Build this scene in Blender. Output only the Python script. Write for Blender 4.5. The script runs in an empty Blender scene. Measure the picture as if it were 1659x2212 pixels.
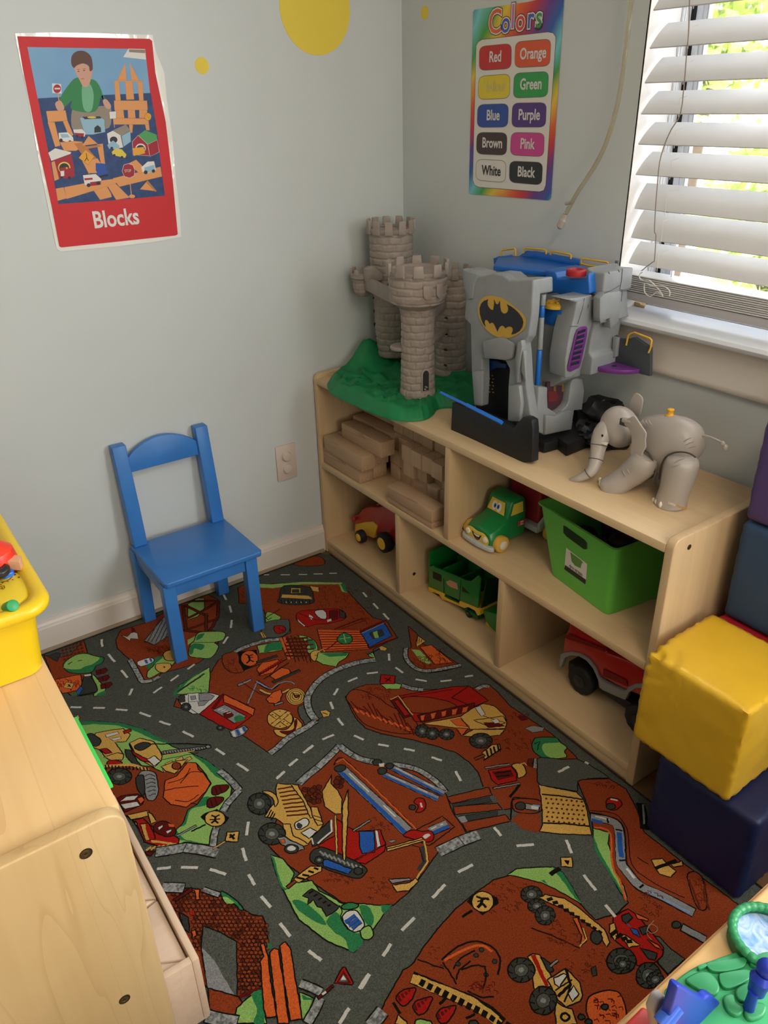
import bpy, bmesh, math, random
import numpy as np
from mathutils import Vector, Matrix, noise
random.seed(7)
S = bpy.context.scene
COL = S.collection
PI = math.pi
# ---------------------------------------------------------------- camera
FPX = 1683.8
CAM = Vector((1.4967, 2.0116, 1.3491))
yaw, pitch, roll = 0.1774, -0.4845, -0.0230
_a = yaw - 3*PI/4
FW = Vector((math.cos(pitch)*math.cos(_a), math.cos(pitch)*math.sin(_a), math.sin(pitch)))
_r = FW.cross(Vector((0, 0, 1))).normalized()
_u = _r.cross(FW)
RT = _r*math.cos(roll) + _u*math.sin(roll)
UP = -_r*math.sin(roll) + _u*math.cos(roll)
cd = bpy.data.cameras.new('camera')
cam = bpy.data.objects.new('camera', cd)
COL.objects.link(cam)
cd.sensor_fit = 'VERTICAL'; cd.sensor_height = 36; cd.lens = FPX/2212*36
cd.clip_start = 0.02
m = Matrix.Identity(4)
for i in range(3):
    m[i][0] = RT[i]; m[i][1] = UP[i]; m[i][2] = -FW[i]; m[i][3] = CAM[i]
cam.matrix_world = m
S.camera = cam
S.view_settings.view_transform = 'Standard'
S.view_settings.look = 'None'
S.view_settings.gamma = 1
S.view_settings.use_curve_mapping = False
S.view_settings.exposure = 0.0
# ---------------------------------------------------------------- daylight and lamps
w = bpy.data.worlds.new('sky'); S.world = w; w.use_nodes = True
nt = w.node_tree; bg = nt.nodes['Background']
bg.inputs[0].default_value = (0.93, 0.96, 1.0, 1); bg.inputs[1].default_value = 6.0
def area(name, loc, size, energy, col, look, portal=False):
    l = bpy.data.lights.new(name, 'AREA'); l.shape = 'RECTANGLE'
    l.size, l.size_y = size; l.energy = energy; l.color = col
    if portal: l.cycles.is_portal = True
    o = bpy.data.objects.new(name, l); COL.objects.link(o)
    o.location = loc
    o.rotation_euler = Vector(look).to_track_quat('-Z', 'Y').to_euler()
    return o
WY0, WY1, WZ0, WZ1 = 0.826, 1.76, 0.907, 2.05
area('window_light_portal', (-0.21, (WY0+WY1)/2, (WZ0+WZ1)/2), (WZ1-WZ0, WY1-WY0), 1, (1, 1, 1), (1, 0, 0), True)
# second window further along the same wall (outside the frame)
area('window_daylight', (-0.05, 2.75, 1.5), (1.1, 1.1), 40, (0.94, 0.97, 1.0), (1, -0.45, -0.1))
area('rear_window_daylight', (1.6, 4.57, 1.5), (1.4, 1.3), 43, (1.0, 0.92, 0.82), (-.1, -1, -0.15))
# ceiling lamp of the room behind the camera
area('ceiling_lamp', (1.25, 2.5, 2.46), (0.6, 0.5), 16, (1.0, 0.80, 0.60), (0, 0, -1))

# ---------------------------------------------------------------- helpers
def ray(u, v):
    return (FW*FPX + RT*(u-829.5) - UP*(v-1106)).normalized()
def at(ax, val, u, v):
    d = ray(u, v); t = (val-CAM[ax])/d[ax]
    return CAM + d*t
def lin(c):
    if isinstance(c, str):
        c = [int(c[i:i+2], 16)/255 for i in (0, 2, 4)]
    return tuple((x/12.92 if x <= .04045 else ((x+.055)/1.055)**2.4) for x in c) + (1,)
MATS = {}
def M(name, col=None, rough=.5, spec=.4, nz=None, bump=None, coat=0, alpha=None, trans=0, col2=None, stretch=(1, 1, 1), detail=4, metal=0):
    if name in MATS: return MATS[name]
    m = bpy.data.materials.new(name); m.use_nodes = True
    t = m.node_tree; b = t.nodes['Principled BSDF']
    c = lin(col)
    b.inputs['Base Color'].default_value = c
    b.inputs['Roughness'].default_value = rough
    b.inputs['Specular IOR Level'].default_value = spec
    b.inputs['Coat Weight'].default_value = coat
    b.inputs['Transmission Weight'].default_value = trans
    b.inputs['Metallic'].default_value = metal
    if nz or bump:
        tc = t.nodes.new('ShaderNodeTexCoord'); mp = t.nodes.new('ShaderNodeMapping')
        mp.inputs['Scale'].default_value = stretch
        t.links.new(tc.outputs['Object'], mp.inputs[0])
    if nz:
        n = t.nodes.new('ShaderNodeTexNoise'); n.inputs['Scale'].default_value = nz[0]; n.inputs['Detail'].default_value = detail
        if len(nz) > 2: n.inputs['Distortion'].default_value = nz[2]
        t.links.new(mp.outputs[0], n.inputs['Vector'])
        r = t.nodes.new('ShaderNodeValToRGB')
        r.color_ramp.elements[0].position = .32; r.color_ramp.elements[1].position = .68
        if col2: r.color_ramp.elements[0].color = lin(col2); r.color_ramp.elements[1].color = c
        else:
            k = nz[1]
            r.color_ramp.elements[0].color = tuple(x*(1-k) for x in c[:3])+(1,)
            r.color_ramp.elements[1].color = tuple(min(1, x*(1+k)) for x in c[:3])+(1,)
        t.links.new(n.outputs['Fac'], r.inputs[0]); t.links.new(r.outputs[0], b.inputs['Base Color'])
    if bump:
        n2 = t.nodes.new('ShaderNodeTexNoise'); n2.inputs['Scale'].default_value = bump[0]; n2.inputs['Detail'].default_value = 5
        t.links.new(tc.outputs['Object'], n2.inputs['Vector'])
        bp = t.nodes.new('ShaderNodeBump'); bp.inputs['Strength'].default_value = bump[1]; bp.inputs['Distance'].default_value = bump[2] if len(bump) > 2 else .002
        t.links.new(n2.outputs['Fac'], bp.inputs['Height']); t.links.new(bp.outputs[0], b.inputs['Normal'])
    if alpha is not None: b.inputs['Alpha'].default_value = alpha
    MATS[name] = m
    return m
def wood(name, c1, c2, c3, axis=1, rough=.4, scale=7, coat=.0, rings=0.35):
    if name in MATS: return MATS[name]
    m = bpy.data.materials.new(name); m.use_nodes = True
    t = m.node_tree; b = t.nodes['Principled BSDF']; b.inputs['Roughness'].default_value = rough
    b.inputs['Specular IOR Level'].default_value = .4; b.inputs['Coat Weight'].default_value = coat; b.inputs['Coat Roughness'].default_value = .25
    tc = t.nodes.new('ShaderNodeTexCoord'); mp = t.nodes.new('ShaderNodeMapping')
    s = [1, 1, 1]; s[axis] = .12; mp.inputs['Scale'].default_value = s
    t.links.new(tc.outputs['Object'], mp.inputs[0])
    n = t.nodes.new('ShaderNodeTexNoise'); n.inputs['Scale'].default_value = scale; n.inputs['Detail'].default_value = 3; n.inputs['Distortion'].default_value = .6
    t.links.new(mp.outputs[0], n.inputs['Vector'])
    r = t.nodes.new('ShaderNodeValToRGB'); e = r.color_ramp.elements
    e[0].position = .3; e[0].color = lin(c2); e[1].position = .7; e[1].color = lin(c1)
    t.links.new(n.outputs['Fac'], r.inputs[0])
    # fine streaks
    n3 = t.nodes.new('ShaderNodeTexNoise'); n3.inputs['Scale'].default_value = scale*14; n3.inputs['Detail'].default_value = 3
    mp3 = t.nodes.new('ShaderNodeMapping'); s3 = [1, 1, 1]; s3[axis] = .04; mp3.inputs['Scale'].default_value = s3
    t.links.new(tc.outputs['Object'], mp3.inputs[0]); t.links.new(mp3.outputs[0], n3.inputs['Vector'])
    # cathedral rings: contour lines of the slow noise
    mm = t.nodes.new('ShaderNodeMath'); mm.operation = 'MULTIPLY'; mm.inputs[1].default_value = 13
    fr = t.nodes.new('ShaderNodeMath'); fr.operation = 'FRACT'
    gt = t.nodes.new('ShaderNodeValToRGB'); g = gt.color_ramp.elements
    g[0].position = 0; g[0].color = (1, 1, 1, 1); g[1].position = .10; g[1].color = (0, 0, 0, 1)
    t.links.new(n.outputs['Fac'], mm.inputs[0]); t.links.new(mm.outputs[0], fr.inputs[0]); t.links.new(fr.outputs[0], gt.inputs[0])
    m1 = t.nodes.new('ShaderNodeMath'); m1.operation = 'MULTIPLY'; m1.inputs[1].default_value = rings
    t.links.new(gt.outputs[0], m1.inputs[0])
    m2 = t.nodes.new('ShaderNodeMath'); m2.operation = 'MULTIPLY_ADD'; m2.inputs[1].default_value = .45; m2.inputs[2].default_value = -.14
    t.links.new(n3.outputs['Fac'], m2.inputs[0])
    ad = t.nodes.new('ShaderNodeMath'); ad.operation = 'ADD'; ad.use_clamp = True
    t.links.new(m1.outputs[0], ad.inputs[0]); t.links.new(m2.outputs[0], ad.inputs[1])
    mx = t.nodes.new('ShaderNodeMix'); mx.data_type = 'RGBA'
    t.links.new(ad.outputs[0], mx.inputs[0]); t.links.new(r.outputs[0], mx.inputs[6]); mx.inputs[7].default_value = lin(c3)
    t.links.new(mx.outputs[2], b.inputs['Base Color'])
    MATS[name] = m
    return m

WL = {}   # world origin of every object
def tag(o, label=None, cat=None, group=None, kind=None):
    if label: o['label'] = label
    if cat: o['category'] = cat
    if group: o['group'] = group
    if kind: o['kind'] = kind
    return o
def thing(name, label, cat, loc=(0, 0, 0), group=None, rz=0):
    o = bpy.data.objects.new(name, None); COL.objects.link(o)
    o.empty_display_size = .05
    o.location = loc; o.rotation_euler = (0, 0, rz)
    WL[o.name] = Vector(loc)
    return tag(o, label, cat, group)
def copy_tree(o, parent=None):
    c = o.copy(); COL.objects.link(c); c.parent = parent
    WL[c.name] = WL[o.name].copy()
    for ch in [x for x in bpy.data.objects if x.parent == o]:
        copy_tree(ch, c)
    return c

class B:
    """collects shapes and links them as ONE mesh object"""
    def __init__(s): s.v = []; s.f = []; s.m = []
    def add(s, vs, fs, mi=0):
        k = len(s.v); s.v += [Vector(x) for x in vs]
        for f in fs: s.f.append([k+i for i in f]); s.m.append(mi)
        return s
    def box(s, x0, y0, z0, x1, y1, z1, mi=0, rot=None, c=None):
        vs = [Vector((x, y, z)) for x in (x0, x1) for y in (y0, y1) for z in (z0, z1)]
        if rot is not None:
            c = Vector(c) if c is not None else Vector(((x0+x1)/2, (y0+y1)/2, (z0+z1)/2))
            vs = [rot @ (v-c)+c for v in vs]
        return s.add(vs, [(0, 1, 3, 2), (4, 6, 7, 5), (0, 4, 5, 1), (2, 3, 7, 6), (0, 2, 6, 4), (1, 5, 7, 3)], mi)
    def prism(s, pts, d, mi=0):
        d = Vector(d); n = len(pts); pts = [Vector(p) for p in pts]
        return s.add(pts+[p+d for p in pts], [list(range(n))[::-1], [n+i for i in range(n)]]+[(i, (i+1) % n, n+(i+1) % n, n+i) for i in range(n)], mi)
    def loft(s, rings, mi=0, cap=True, closed=True):
        n = len(rings[0]); vs = [p for r in rings for p in r]; fs = []
        for j in range(len(rings)-1):
            for i in range(n if closed else n-1):
                i2 = (i+1) % n
                fs.append((j*n+i, j*n+i2, (j+1)*n+i2, (j+1)*n+i))
        if cap: fs += [list(range(n))[::-1], [(len(rings)-1)*n+i for i in range(n)]]
        return s.add(vs, fs, mi)
    def tube(s, pts, r, n=10, mi=0, cap=True, flat=1):
        pts = [Vector(p) for p in pts]; rs = r if isinstance(r, (list, tuple)) else [r]*len(pts)
        rings = []; side = None
        for i, p in enumerate(pts):
            d = (pts[min(i+1, len(pts)-1)]-pts[max(i-1, 0)]).normalized()
            if side is None:
                side = d.cross(Vector((0, 0, 1)))
                if side.length < .1: side = d.cross(Vector((1, 0, 0)))
            side = (side - d*side.dot(d)).normalized(); up = side.cross(d)
            rings.append([p+side*rs[i]*math.cos(a)*flat+up*rs[i]*math.sin(a) for a in [2*PI*k/n for k in range(n)]])
        return s.loft(rings, mi, cap)
    def lathe(s, prof, c, n=32, ax=2, mi=0, cap=True, a0=0):
        c = Vector(c); rings = []
        for r, h in prof:
            ring = []
            for k in range(n):
                a = 2*PI*k/n+a0; x, y = r*math.cos(a), r*math.sin(a)
                ring.append(c+Vector([(h, x, y), (x, h, y), (x, y, h)][ax]))
            rings.append(ring)
        return s.loft(rings, mi, cap)
    def ell(s, c, r, n=24, k=14, mi=0, rot=None):
        c = Vector(c); rings = []
        for j in range(k+1):
            t = PI*j/k; t = min(max(t, .03), PI-.03)
            ring = []
            for i in range(n):
                a = 2*PI*i/n
                p = Vector((r[0]*math.sin(t)*math.cos(a), r[1]*math.sin(t)*math.sin(a), -r[2]*math.cos(t)))
                ring.append(c+(rot @ p if rot is not None else p))
            rings.append(ring)
        return s.loft(rings, mi)
    def build(s, name, mats, parent=None, bevel=0, seg=2, ang=35, local=False, smooth=True, sub=0, disp=None):
        me = bpy.data.meshes.new(name)
        if not isinstance(mats, (list, tuple)): mats = [mats]
        o = bpy.data.objects.new(name, me); COL.objects.link(o)
        org = Vector((0, 0, 0))
        if parent is not None:
            org = WL[parent.name]; o.parent = parent
        if parent is None and not local:
            xs = [v.x for v in s.v]; ys = [v.y for v in s.v]; zs = [v.z for v in s.v]
            org = Vector(((min(xs)+max(xs))/2, (min(ys)+max(ys))/2, min(zs))); o.location = org
        WL[o.name] = org.copy()
        if local: org = Vector((0, 0, 0))
        bm = bmesh.new()
        bv = [bm.verts.new(v-org) for v in s.v]
        for f, mi in zip(s.f, s.m):
            try:
                fc = bm.faces.new([bv[i] for i in f]); fc.material_index = mi
            except ValueError: pass
        if bevel:
            bmesh.ops.recalc_face_normals(bm, faces=bm.faces[:])
            es = [e for e in bm.edges if len(e.link_faces) == 2 and e.calc_face_angle(0) > math.radians(ang)]
            bmesh.ops.bevel(bm, geom=es, offset=bevel, segments=seg, affect='EDGES', profile=.5, clamp_overlap=True)
        if sub:
            bmesh.ops.triangulate(bm, faces=[f for f in bm.faces if len(f.verts) > 4])
            bmesh.ops.subdivide_edges(bm, edges=bm.edges[:], cuts=sub, use_grid_fill=True)
        bmesh.ops.recalc_face_normals(bm, faces=bm.faces[:])
        if disp:
            bm.normal_update()
            for v in bm.verts:
                q = v.co*disp[0]
                v.co += v.normal*disp[1]*noise.noise(q)
        bm.to_mesh(me); bm.free()
        for mt in mats: me.materials.append(mt)
        if smooth:
            for p in me.polygons: p.use_smooth = True
            me.set_sharp_from_angle(angle=math.radians(ang))
        return o
def text_faces(body, size, origin, xd, yd, sx=1.0, bold=0.0, shear=0):
    """letters as flat 3-D polygons: returns (verts, faces)"""
    cu = bpy.data.curves.new('lettering', 'FONT'); cu.body = body; cu.size = size; cu.align_x = 'CENTER'; cu.align_y = 'CENTER'
    cu.offset = bold; cu.shear = shear; cu.resolution_u = 3
    to = bpy.data.objects.new('lettering', cu); COL.objects.link(to)
    dg = bpy.context.evaluated_depsgraph_get(); me = to.evaluated_get(dg).to_mesh()
    xd = Vector(xd); yd = Vector(yd); o = Vector(origin)
    vs = [o+xd*(v.co.x*sx)+yd*v.co.y for v in me.vertices]; fs = [list(p.vertices) for p in me.polygons]
    bpy.data.objects.remove(to); bpy.data.curves.remove(cu)
    return vs, fs
def smooth_pts(p, closed=True, k=4):
    out = []; n = len(p)
    rng = range(n) if closed else range(n-1)
    for i in rng:
        p0, p1, p2, p3 = (p[(i-1) % n], p[i], p[(i+1) % n], p[(i+2) % n]) if closed else (p[max(i-1, 0)], p[i], p[i+1], p[min(i+2, n-1)])
        for j in range(k):
            t = j/k
            out.append(tuple(.5*((2*b)+(-a+c)*t+(2*a-5*b+4*c-d)*t*t+(-a+3*b-3*c+d)*t**3) for a, b, c, d in zip(p0, p1, p2, p3)))
    if not closed: out.append(tuple(p[-1]))
    return out
class Flat:
    """printed or tufted design lying in one plane, stacked in hair-thin layers, ONE mesh"""
    def __init__(s, ax, val, dz=1.5e-5, jit=0.0, lw=.0024):
        s.b = B(); s.ax = ax; s.val = val; s.z = 0; s.dz = dz; s.mats = []; s.jit = jit; s.lw = lw; s.t = (0, 0, 1); s.bb = np.zeros((6000, 5)); s.n = 0
    def ctx(s, ox, oy, sc): s.t = (ox, oy, sc)
    def pt(s, x, y):
        p = at(s.ax, s.val, s.t[0]+x/s.t[2], s.t[1]+y/s.t[2])
        a, b = [i for i in (0, 1, 2) if i != s.ax]
        return (p[a], p[b])
    def w3(s, q):
        v = [0, 0, 0]; a, b = [i for i in (0, 1, 2) if i != s.ax]
        v[a], v[b] = q[0], q[1]; v[s.ax] = s.val+s.z
        return v
    def mi(s, m):
        if m not in s.mats: s.mats.append(m)
        return s.mats.index(m)
    def rough(s, p, closed=True):
        if not s.jit: return p
        out = []; n = len(p)
        for i in range(n if closed else n-1):
            a = Vector(p[i]); b = Vector(p[(i+1) % n]); k = max(1, int((b-a).length/.006))
            for j in range(k):
                q = a.lerp(b, j/k)
                out.append((q.x+random.uniform(-1, 1)*s.jit, q.y+random.uniform(-1, 1)*s.jit))
        if not closed: out.append(tuple(p[-1]))
        return out
    def parse(s, c):
        if isinstance(c, str): c = [float(x) for x in c.split()]
        if isinstance(c[0], (int, float)): c = list(zip(c[0::2], c[1::2]))
        return [s.pt(*q) for q in c]
    def layer(s, q, w=0):
        # hair-thin layers: one step above whatever this shape overlaps
        xs = [p[0] for p in q]; ys = [p[1] for p in q]; a, b, c, d = min(xs)-w, min(ys)-w, max(xs)+w, max(ys)+w
        e = s.bb[:s.n]; k = e[(e[:, 0] < c) & (e[:, 2] > a) & (e[:, 1] < d) & (e[:, 3] > b)]
        l = (k[:, 4].max() if len(k) else 0)+1
        s.bb[s.n] = (a, b, c, d, l); s.n += 1; s.z = l*s.dz
    def face(s, q, m):
        s.layer(q)
        s.b.add([s.w3(x) for x in q], [list(range(len(q)))], s.mi(m))
    def poly(s, m, c, o=None, sm=0, lw=None):
        q = s.parse(c)
        if sm: q = smooth_pts(q)
        q = s.rough(q); s.face(q, m)
        if o: s.strip(o, q, lw or s.lw, True)
    def strip(s, m, q, w, closed=False):
        s.layer(q, w/2); n = len(q); k = n if closed else n-1; L = []; R = []
        for i in range(n):
            a = Vector(q[(i-1) % n] if closed or i > 0 else q[0]); b = Vector(q[(i+1) % n] if closed or i < n-1 else q[-1])
            d = (b-a)
            if d.length < 1e-7: d = Vector((1, 0))
            d.normalize(); nn = Vector((-d.y, d.x))*w/2; p = Vector(q[i])
            L.append(s.w3(p+nn)); R.append(s.w3(p-nn))
        s.b.add(L+R, [(i, (i+1) % n, n+(i+1) % n, n+i) for i in range(k)], s.mi(m))
    def line(s, m, c, w=None, sm=0, closed=False):
        q = s.parse(c)
        if sm: q = smooth_pts(q, closed)
        s.strip(m, s.rough(q, closed), w or s.lw, closed)
    def disc(s, m, x, y, rx, ry=None, o=None, rot=0, lw=None, n=20):
        ry = ry or rx; c, sn = math.cos(rot), math.sin(rot)
        s.poly(m, [(x+rx*math.cos(a)*c-ry*math.sin(a)*sn, y+rx*math.cos(a)*sn+ry*math.sin(a)*c) for a in [2*PI*k/n for k in range(n)]], o, lw=lw)
    def build(s, name, parent=None):
        return s.b.build(name, s.mats, parent, smooth=False)
# ================================================================ the room
RX, RY, RZ = 4.8, 4.6, 2.5
wallm = M('wall_paint', 'C8CDCA', .42, .35, nz=(2.5, .02), bump=(60, .12, .001))
trimm = M('trim_paint', 'D6CDC2', .4, .4, bump=(30, .1, .001))
ceilm = M('ceiling_paint', 'E6E4DF', .8)
floorm = wood('floor_boards', '7A5A3A', '6A4A2E', '46301E', axis=1, rough=.4, scale=9)
def struct(name, b, mt, **k):
    o = b.build(name, mt, **k); o['kind'] = 'structure'; return o
struct('floor', B().box(-.2, -.2, -.06, RX, RY, -.002), floorm)
struct('ceiling', B().box(-.2, -.2, RZ, RX, RY, RZ+.05), ceilm)
struct('wall_left', B().box(0, -.15, 0, RX, 0, RZ), wallm)
b = B()
b.box(-.20, -.15, 0, 0, WY0, RZ); b.box(-.20, WY1, 0, 0, 2.2, RZ); b.box(-.20, 3.3, 0, 0, RY, RZ)
b.box(-.20, WY0, 0, 0, WY1, WZ0-.02); b.box(-.20, WY0, WZ1, 0, WY1, RZ)
b.box(-.20, 2.2, 0, 0, 3.3, .9); b.box(-.20, 2.2, 2.1, 0, 3.3, RZ)
struct('wall_right', b, wallm)
struct('wall_rear', B().box(0, RY, 0, RX, RY+.1, RZ), wallm)
struct('wall_near', B().box(RX, -.15, 0, RX+.1, RY+.1, RZ), wallm)
# baseboard with a moulded top, profile swept along the left wall
def bb(p, x0, x1):
    return B().prism([(x0, a, h) for a, h in p], (x1-x0, 0, 0))
prof = [(0, 0), (.015, 0), (.015, .074), (.013, .078), (.012, .083), (.0075, .089), (.006, .0966), (0, .0966)]
struct('baseboard_left', bb(prof, .0, RX), trimm, bevel=.0008, ang=20)
struct('trim_1', bb([(0, 0), (.022, 0), (.022, .004), (.019, .009), (.015, .011), (0, .011)], .36, RX), M('shoe_strip', '8C7A62', .6))
# ------------------------------------------------ window
white = M('window_white', 'E9E9EA', .35, .5)
jamb = M('jamb_paint', 'EDEAE6', .45)
dark = M('rubber_gasket', '1E2022', .7)
grime = M('track_metal', '56585E', .5, nz=(200, .3))
b = B()
b.box(-.20, WY0-.003, WZ0, .0, WY0+.001, WZ1)            # jamb lining left
b.box(-.20, WY1-.001, WZ0, .0, WY1+.003, WZ1); b.box(-.20, WY0, WZ1-.001, 0, WY1, WZ1+.003)
win = struct('window_1', b, jamb)
def frame(b, x0, x1, y0, y1, z0, z1, t, mi=0):
    b.box(x0, y0, z0, x1, y0+t, z1, mi); b.box(x0, y1-t, z0, x1, y1, z1, mi)
    b.box(x0, y0+t, z0, x1, y1-t, z0+t, mi); b.box(x0, y0+t, z1-t, x1, y1-t, z1, mi)
b = B(); frame(b, -.126, -.100, WY0+.0012, WY1-.0012, WZ0+.0005, WZ1-.0012, .005); frame(b, -.110, -.104, WY0+.006, WY1-.006, WZ0+.0055, WZ1-.006, .003); b.build('window_frame', white, win, bevel=.0012)
b = B(); frame(b, -.150, -.127, WY0+.001, WY1-.001, WZ0+.001, WZ1-.001, .018); b.build('gasket', dark, win)
b = B(); frame(b, -.147, -.124, WY0+.019, WY1-.019, WZ0+.019, WZ1-.019, .013); frame(b, -.145, -.128, WY0+.032, WY1-.032, WZ0+.032, WZ1-.032, .013)
b.build('window_sash', M('sash_white', 'C9CCD2', .35, .5), win, bevel=.0015)
B().box(-.142, WY0+.040, WZ0+.04, -.138, WY1-.04, WZ1-.04).build('glass', M('window_glass', 'FFFFFF', .02, .5, trans=1), win)
B().box(-.122, WY0+.05, WZ0+.006, -.106, WY1-.001, WZ0+.013).build('sill_track', grime, win)
# sill board with rounded nose, and the apron below it
b = B().prism([(-.13, 0, .887), (.030, 0, .887), (.034, 0, .890), (.037, 0, .897), (.034, 0, .9045), (.028, 0, .907), (-.13, 0, .907)], (0, 1, 0))
for v in b.v: v.y = WY0-.03 if v.y < .5 else WY1+.03
struct('trim_2', b, M('sill_paint', 'E4E8EE', .3, .5))
b = B().prism([(0, 0, .792), (.010, 0, .792), (.013, 0, .797), (.013, 0, .806), (.010, 0, .812), (.012, 0, .872), (.018, 0, .880), (.024, 0, .886), (0, 0, .886)], (0, 1, 0))
for v in b.v: v.y = WY0-.01 if v.y < .5 else WY1+.01
struct('trim_3', b, trimm)
# ------------------------------------------------ horizontal blind
slatm = M('blind_slat_white', 'D9D8D6', .35, .45, nz=(6, .03))
bl = thing('window_blind', 'white horizontal slat blind half open in the window', 'blind', (-.025, 1.29, .95))
zf = [1.499, 1.434, 1.373, 1.316, 1.259, 1.200, 1.130, 1.069, 1.014]
zb_ = [1.545, 1.478, 1.418, 1.357, 1.299, 1.242, 1.179, 1.123, 1.057]
zf = [1.499+.0605*k for k in range(8, 0, -1)]+zf; zb_ = [1.545+.0605*k for k in range(8, 0, -1)]+zb_
for k, (a, c) in enumerate(zip(zf, zb_)):
    y0 = WY0+.008+random.uniform(0, .006); y1 = WY1-.01
    xf, xb = .001 if k < 14 else -.014, -.047
    b = B(); n = 6; top = []; bot = []
    for i in range(n+1):
        t = i/n; bow = math.sin(t*PI)*.0035
        x = xf+(xb-xf)*t; z = a+(c-a)*t
        top.append((x+bow*.7, z+bow*.7)); bot.append((x+bow*.7-.0018, z+bow*.7-.0018))
    prf = top+bot[::-1]
    b.prism([(x, y0, z) for x, z in prf], (0, y1-y0, 0))
    b.build('slat', slatm, bl, ang=40)
for k in range(9):
    z = .955+k*.0042; j = random.uniform(-.001, .001)
    B().box(-.066+j, WY0+.008, z, -.006+j, WY1-.01, z+.0026).build('slat', slatm, bl, bevel=.0006)
B().box(-.068, WY0+.008, .934, -.008, WY1-.01, .953).build('bottom_rail', M('blind_rail', 'BDB9BA', .4), bl, bevel=.002)
B().box(-.075, WY0+.006, 1.99, .0, WY1-.006, 2.045).build('head_rail', slatm, bl, bevel=.002)
cordm = M('blind_cord', '8B8076', .8)
for xx in (-.049,):
    B().tube([(xx, .93, .95), (xx, .925, 1.4), (xx, .923, 2.0)], .0007, 5).build('ladder_cord', cordm, bl)
for k in range(5, 17):
    B().tube([(-.048, .926, zb_[k]-.004), (-.02, .91, zb_[k]-.014), (.0, .926, zf[k]-.006)], .0006, 5).build('ladder_cord', M('cord_white', 'D8D4CC', .8), bl)
lc = [(1490, -40), (1488, 60), (1483, 120), (1478, 180), (1470, 245), (1450, 280), (1436, 312), (1425, 350), (1420, 400), (1416, 450), (1414, 500), (1417, 508), (1414, 560), (1410, 566), (1398, 575), (1386, 585)]
b = B().tube(smooth_pts([tuple(at(0, .010, u, v)) for u, v in lc], False, 3), .0011, 6)
b.build('pull_cord', cordm, bl)
lc = [(1388, 588), (1382, 592), (1382, 602), (1392, 607), (1400, 605), (1410, 612), (1425, 628), (1432, 640), (1420, 630), (1405, 640), (1393, 632), (1393, 612), (1410, 618), (1432, 618), (1446, 628), (1446, 640)]
b = B().tube(smooth_pts([tuple(at(0, .012, u, v)) for u, v in lc], False, 3), .0013, 6)
b.build('pull_cord', M('cord_white'), bl)
# clear plastic tube hanging beside the window
pl = [(1372, -60, .03), (1364, 0, .03), (1355, 80, .03), (1345, 160, .03), (1337, 210, .03), (1325, 260, .03), (1309, 310, .03), (1290, 350, .032), (1268, 385, .034), (1250, 412, .036), (1234, 440, .036), (1222, 462, .036)]
P = smooth_pts([tuple(at(0, x, u, v)) for u, v, x in pl], False, 3)
P = [(P[0][0], P[0][1], 2.38)]+P
tb = thing('hanging_tube', 'clear yellowed plastic tube hanging beside the window', 'tube', P[-1])
B().tube(P, .0050, 10).build('hose', M('yellowed_plastic', 'E2D8BC', .08, .7, trans=.9), tb)
a = Vector(P[-1]); e = at(0, .036, 1208, 494)
B().tube([a, a.lerp(e, .35), a.lerp(e, .4), a.lerp(e, .85), e], [.0055, .0065, .008, .0085, .004], 12).build('nozzle', M('nozzle_plastic', 'CDBFB0', .2, .6, trans=.3), tb)
q = at(0, .036, 1222, 440); B().tube([q, q+Vector((0, .016, .004))], .004, 8).build('side_port', M('nozzle_plastic'), tb)
# sill clutter
for nm, lb, pts, h, mt in (
    ('wood_scrap', 'small light wooden strip lying on the sill under the cord', [(1407, 640), (1440, 648), (1438, 655), (1405, 647)], .006, 'D9B98A'),
    ('wood_scrap', 'larger tan wooden strip behind the cord on the sill', [(1420, 634), (1450, 641), (1448, 648), (1418, 640)], .009, 'CFAE80'),
    ('sill_clip', 'reddish brown clip in the sill corner', [(1396, 643), (1406, 641), (1408, 646), (1398, 649)], .007, 'A87050'),
    ('cord_bracket', 'black bracket under the blind cord loop', [(1399, 634), (1418, 634), (1416, 640), (1400, 641)], .008, '221E1C')):
    q = [at(2, .9075, u, v) for u, v in pts]; sx_ = max(0, -.098-min(p.x for p in q)); q = [p+Vector((sx_, 0, 0)) for p in q]
    tag(B().prism(q, (0, 0, h)).build(nm, M(nm+mt, mt, .6), bevel=.0005), lb, 'clutter')
q = at(2, .9075, 1425, 657); q2 = at(2, .9075, 1452, 650)
tag(B().tube([q+Vector((0, 0, .002)), q2+Vector((0, 0, .002)), q2+Vector((0, 0, .008))], .0018, 8).build('blind_peg', white), 'white plastic peg lying across the sill', 'peg')
tag(B().lathe([(.012, 0), (.012, .002), (.006, .003)], at(2, .9076, 1406, 651)+Vector((0, 0, 0)), 16).build('white_disc', white), 'flat white plastic cap on the sill by the peg', 'cap')
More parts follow.
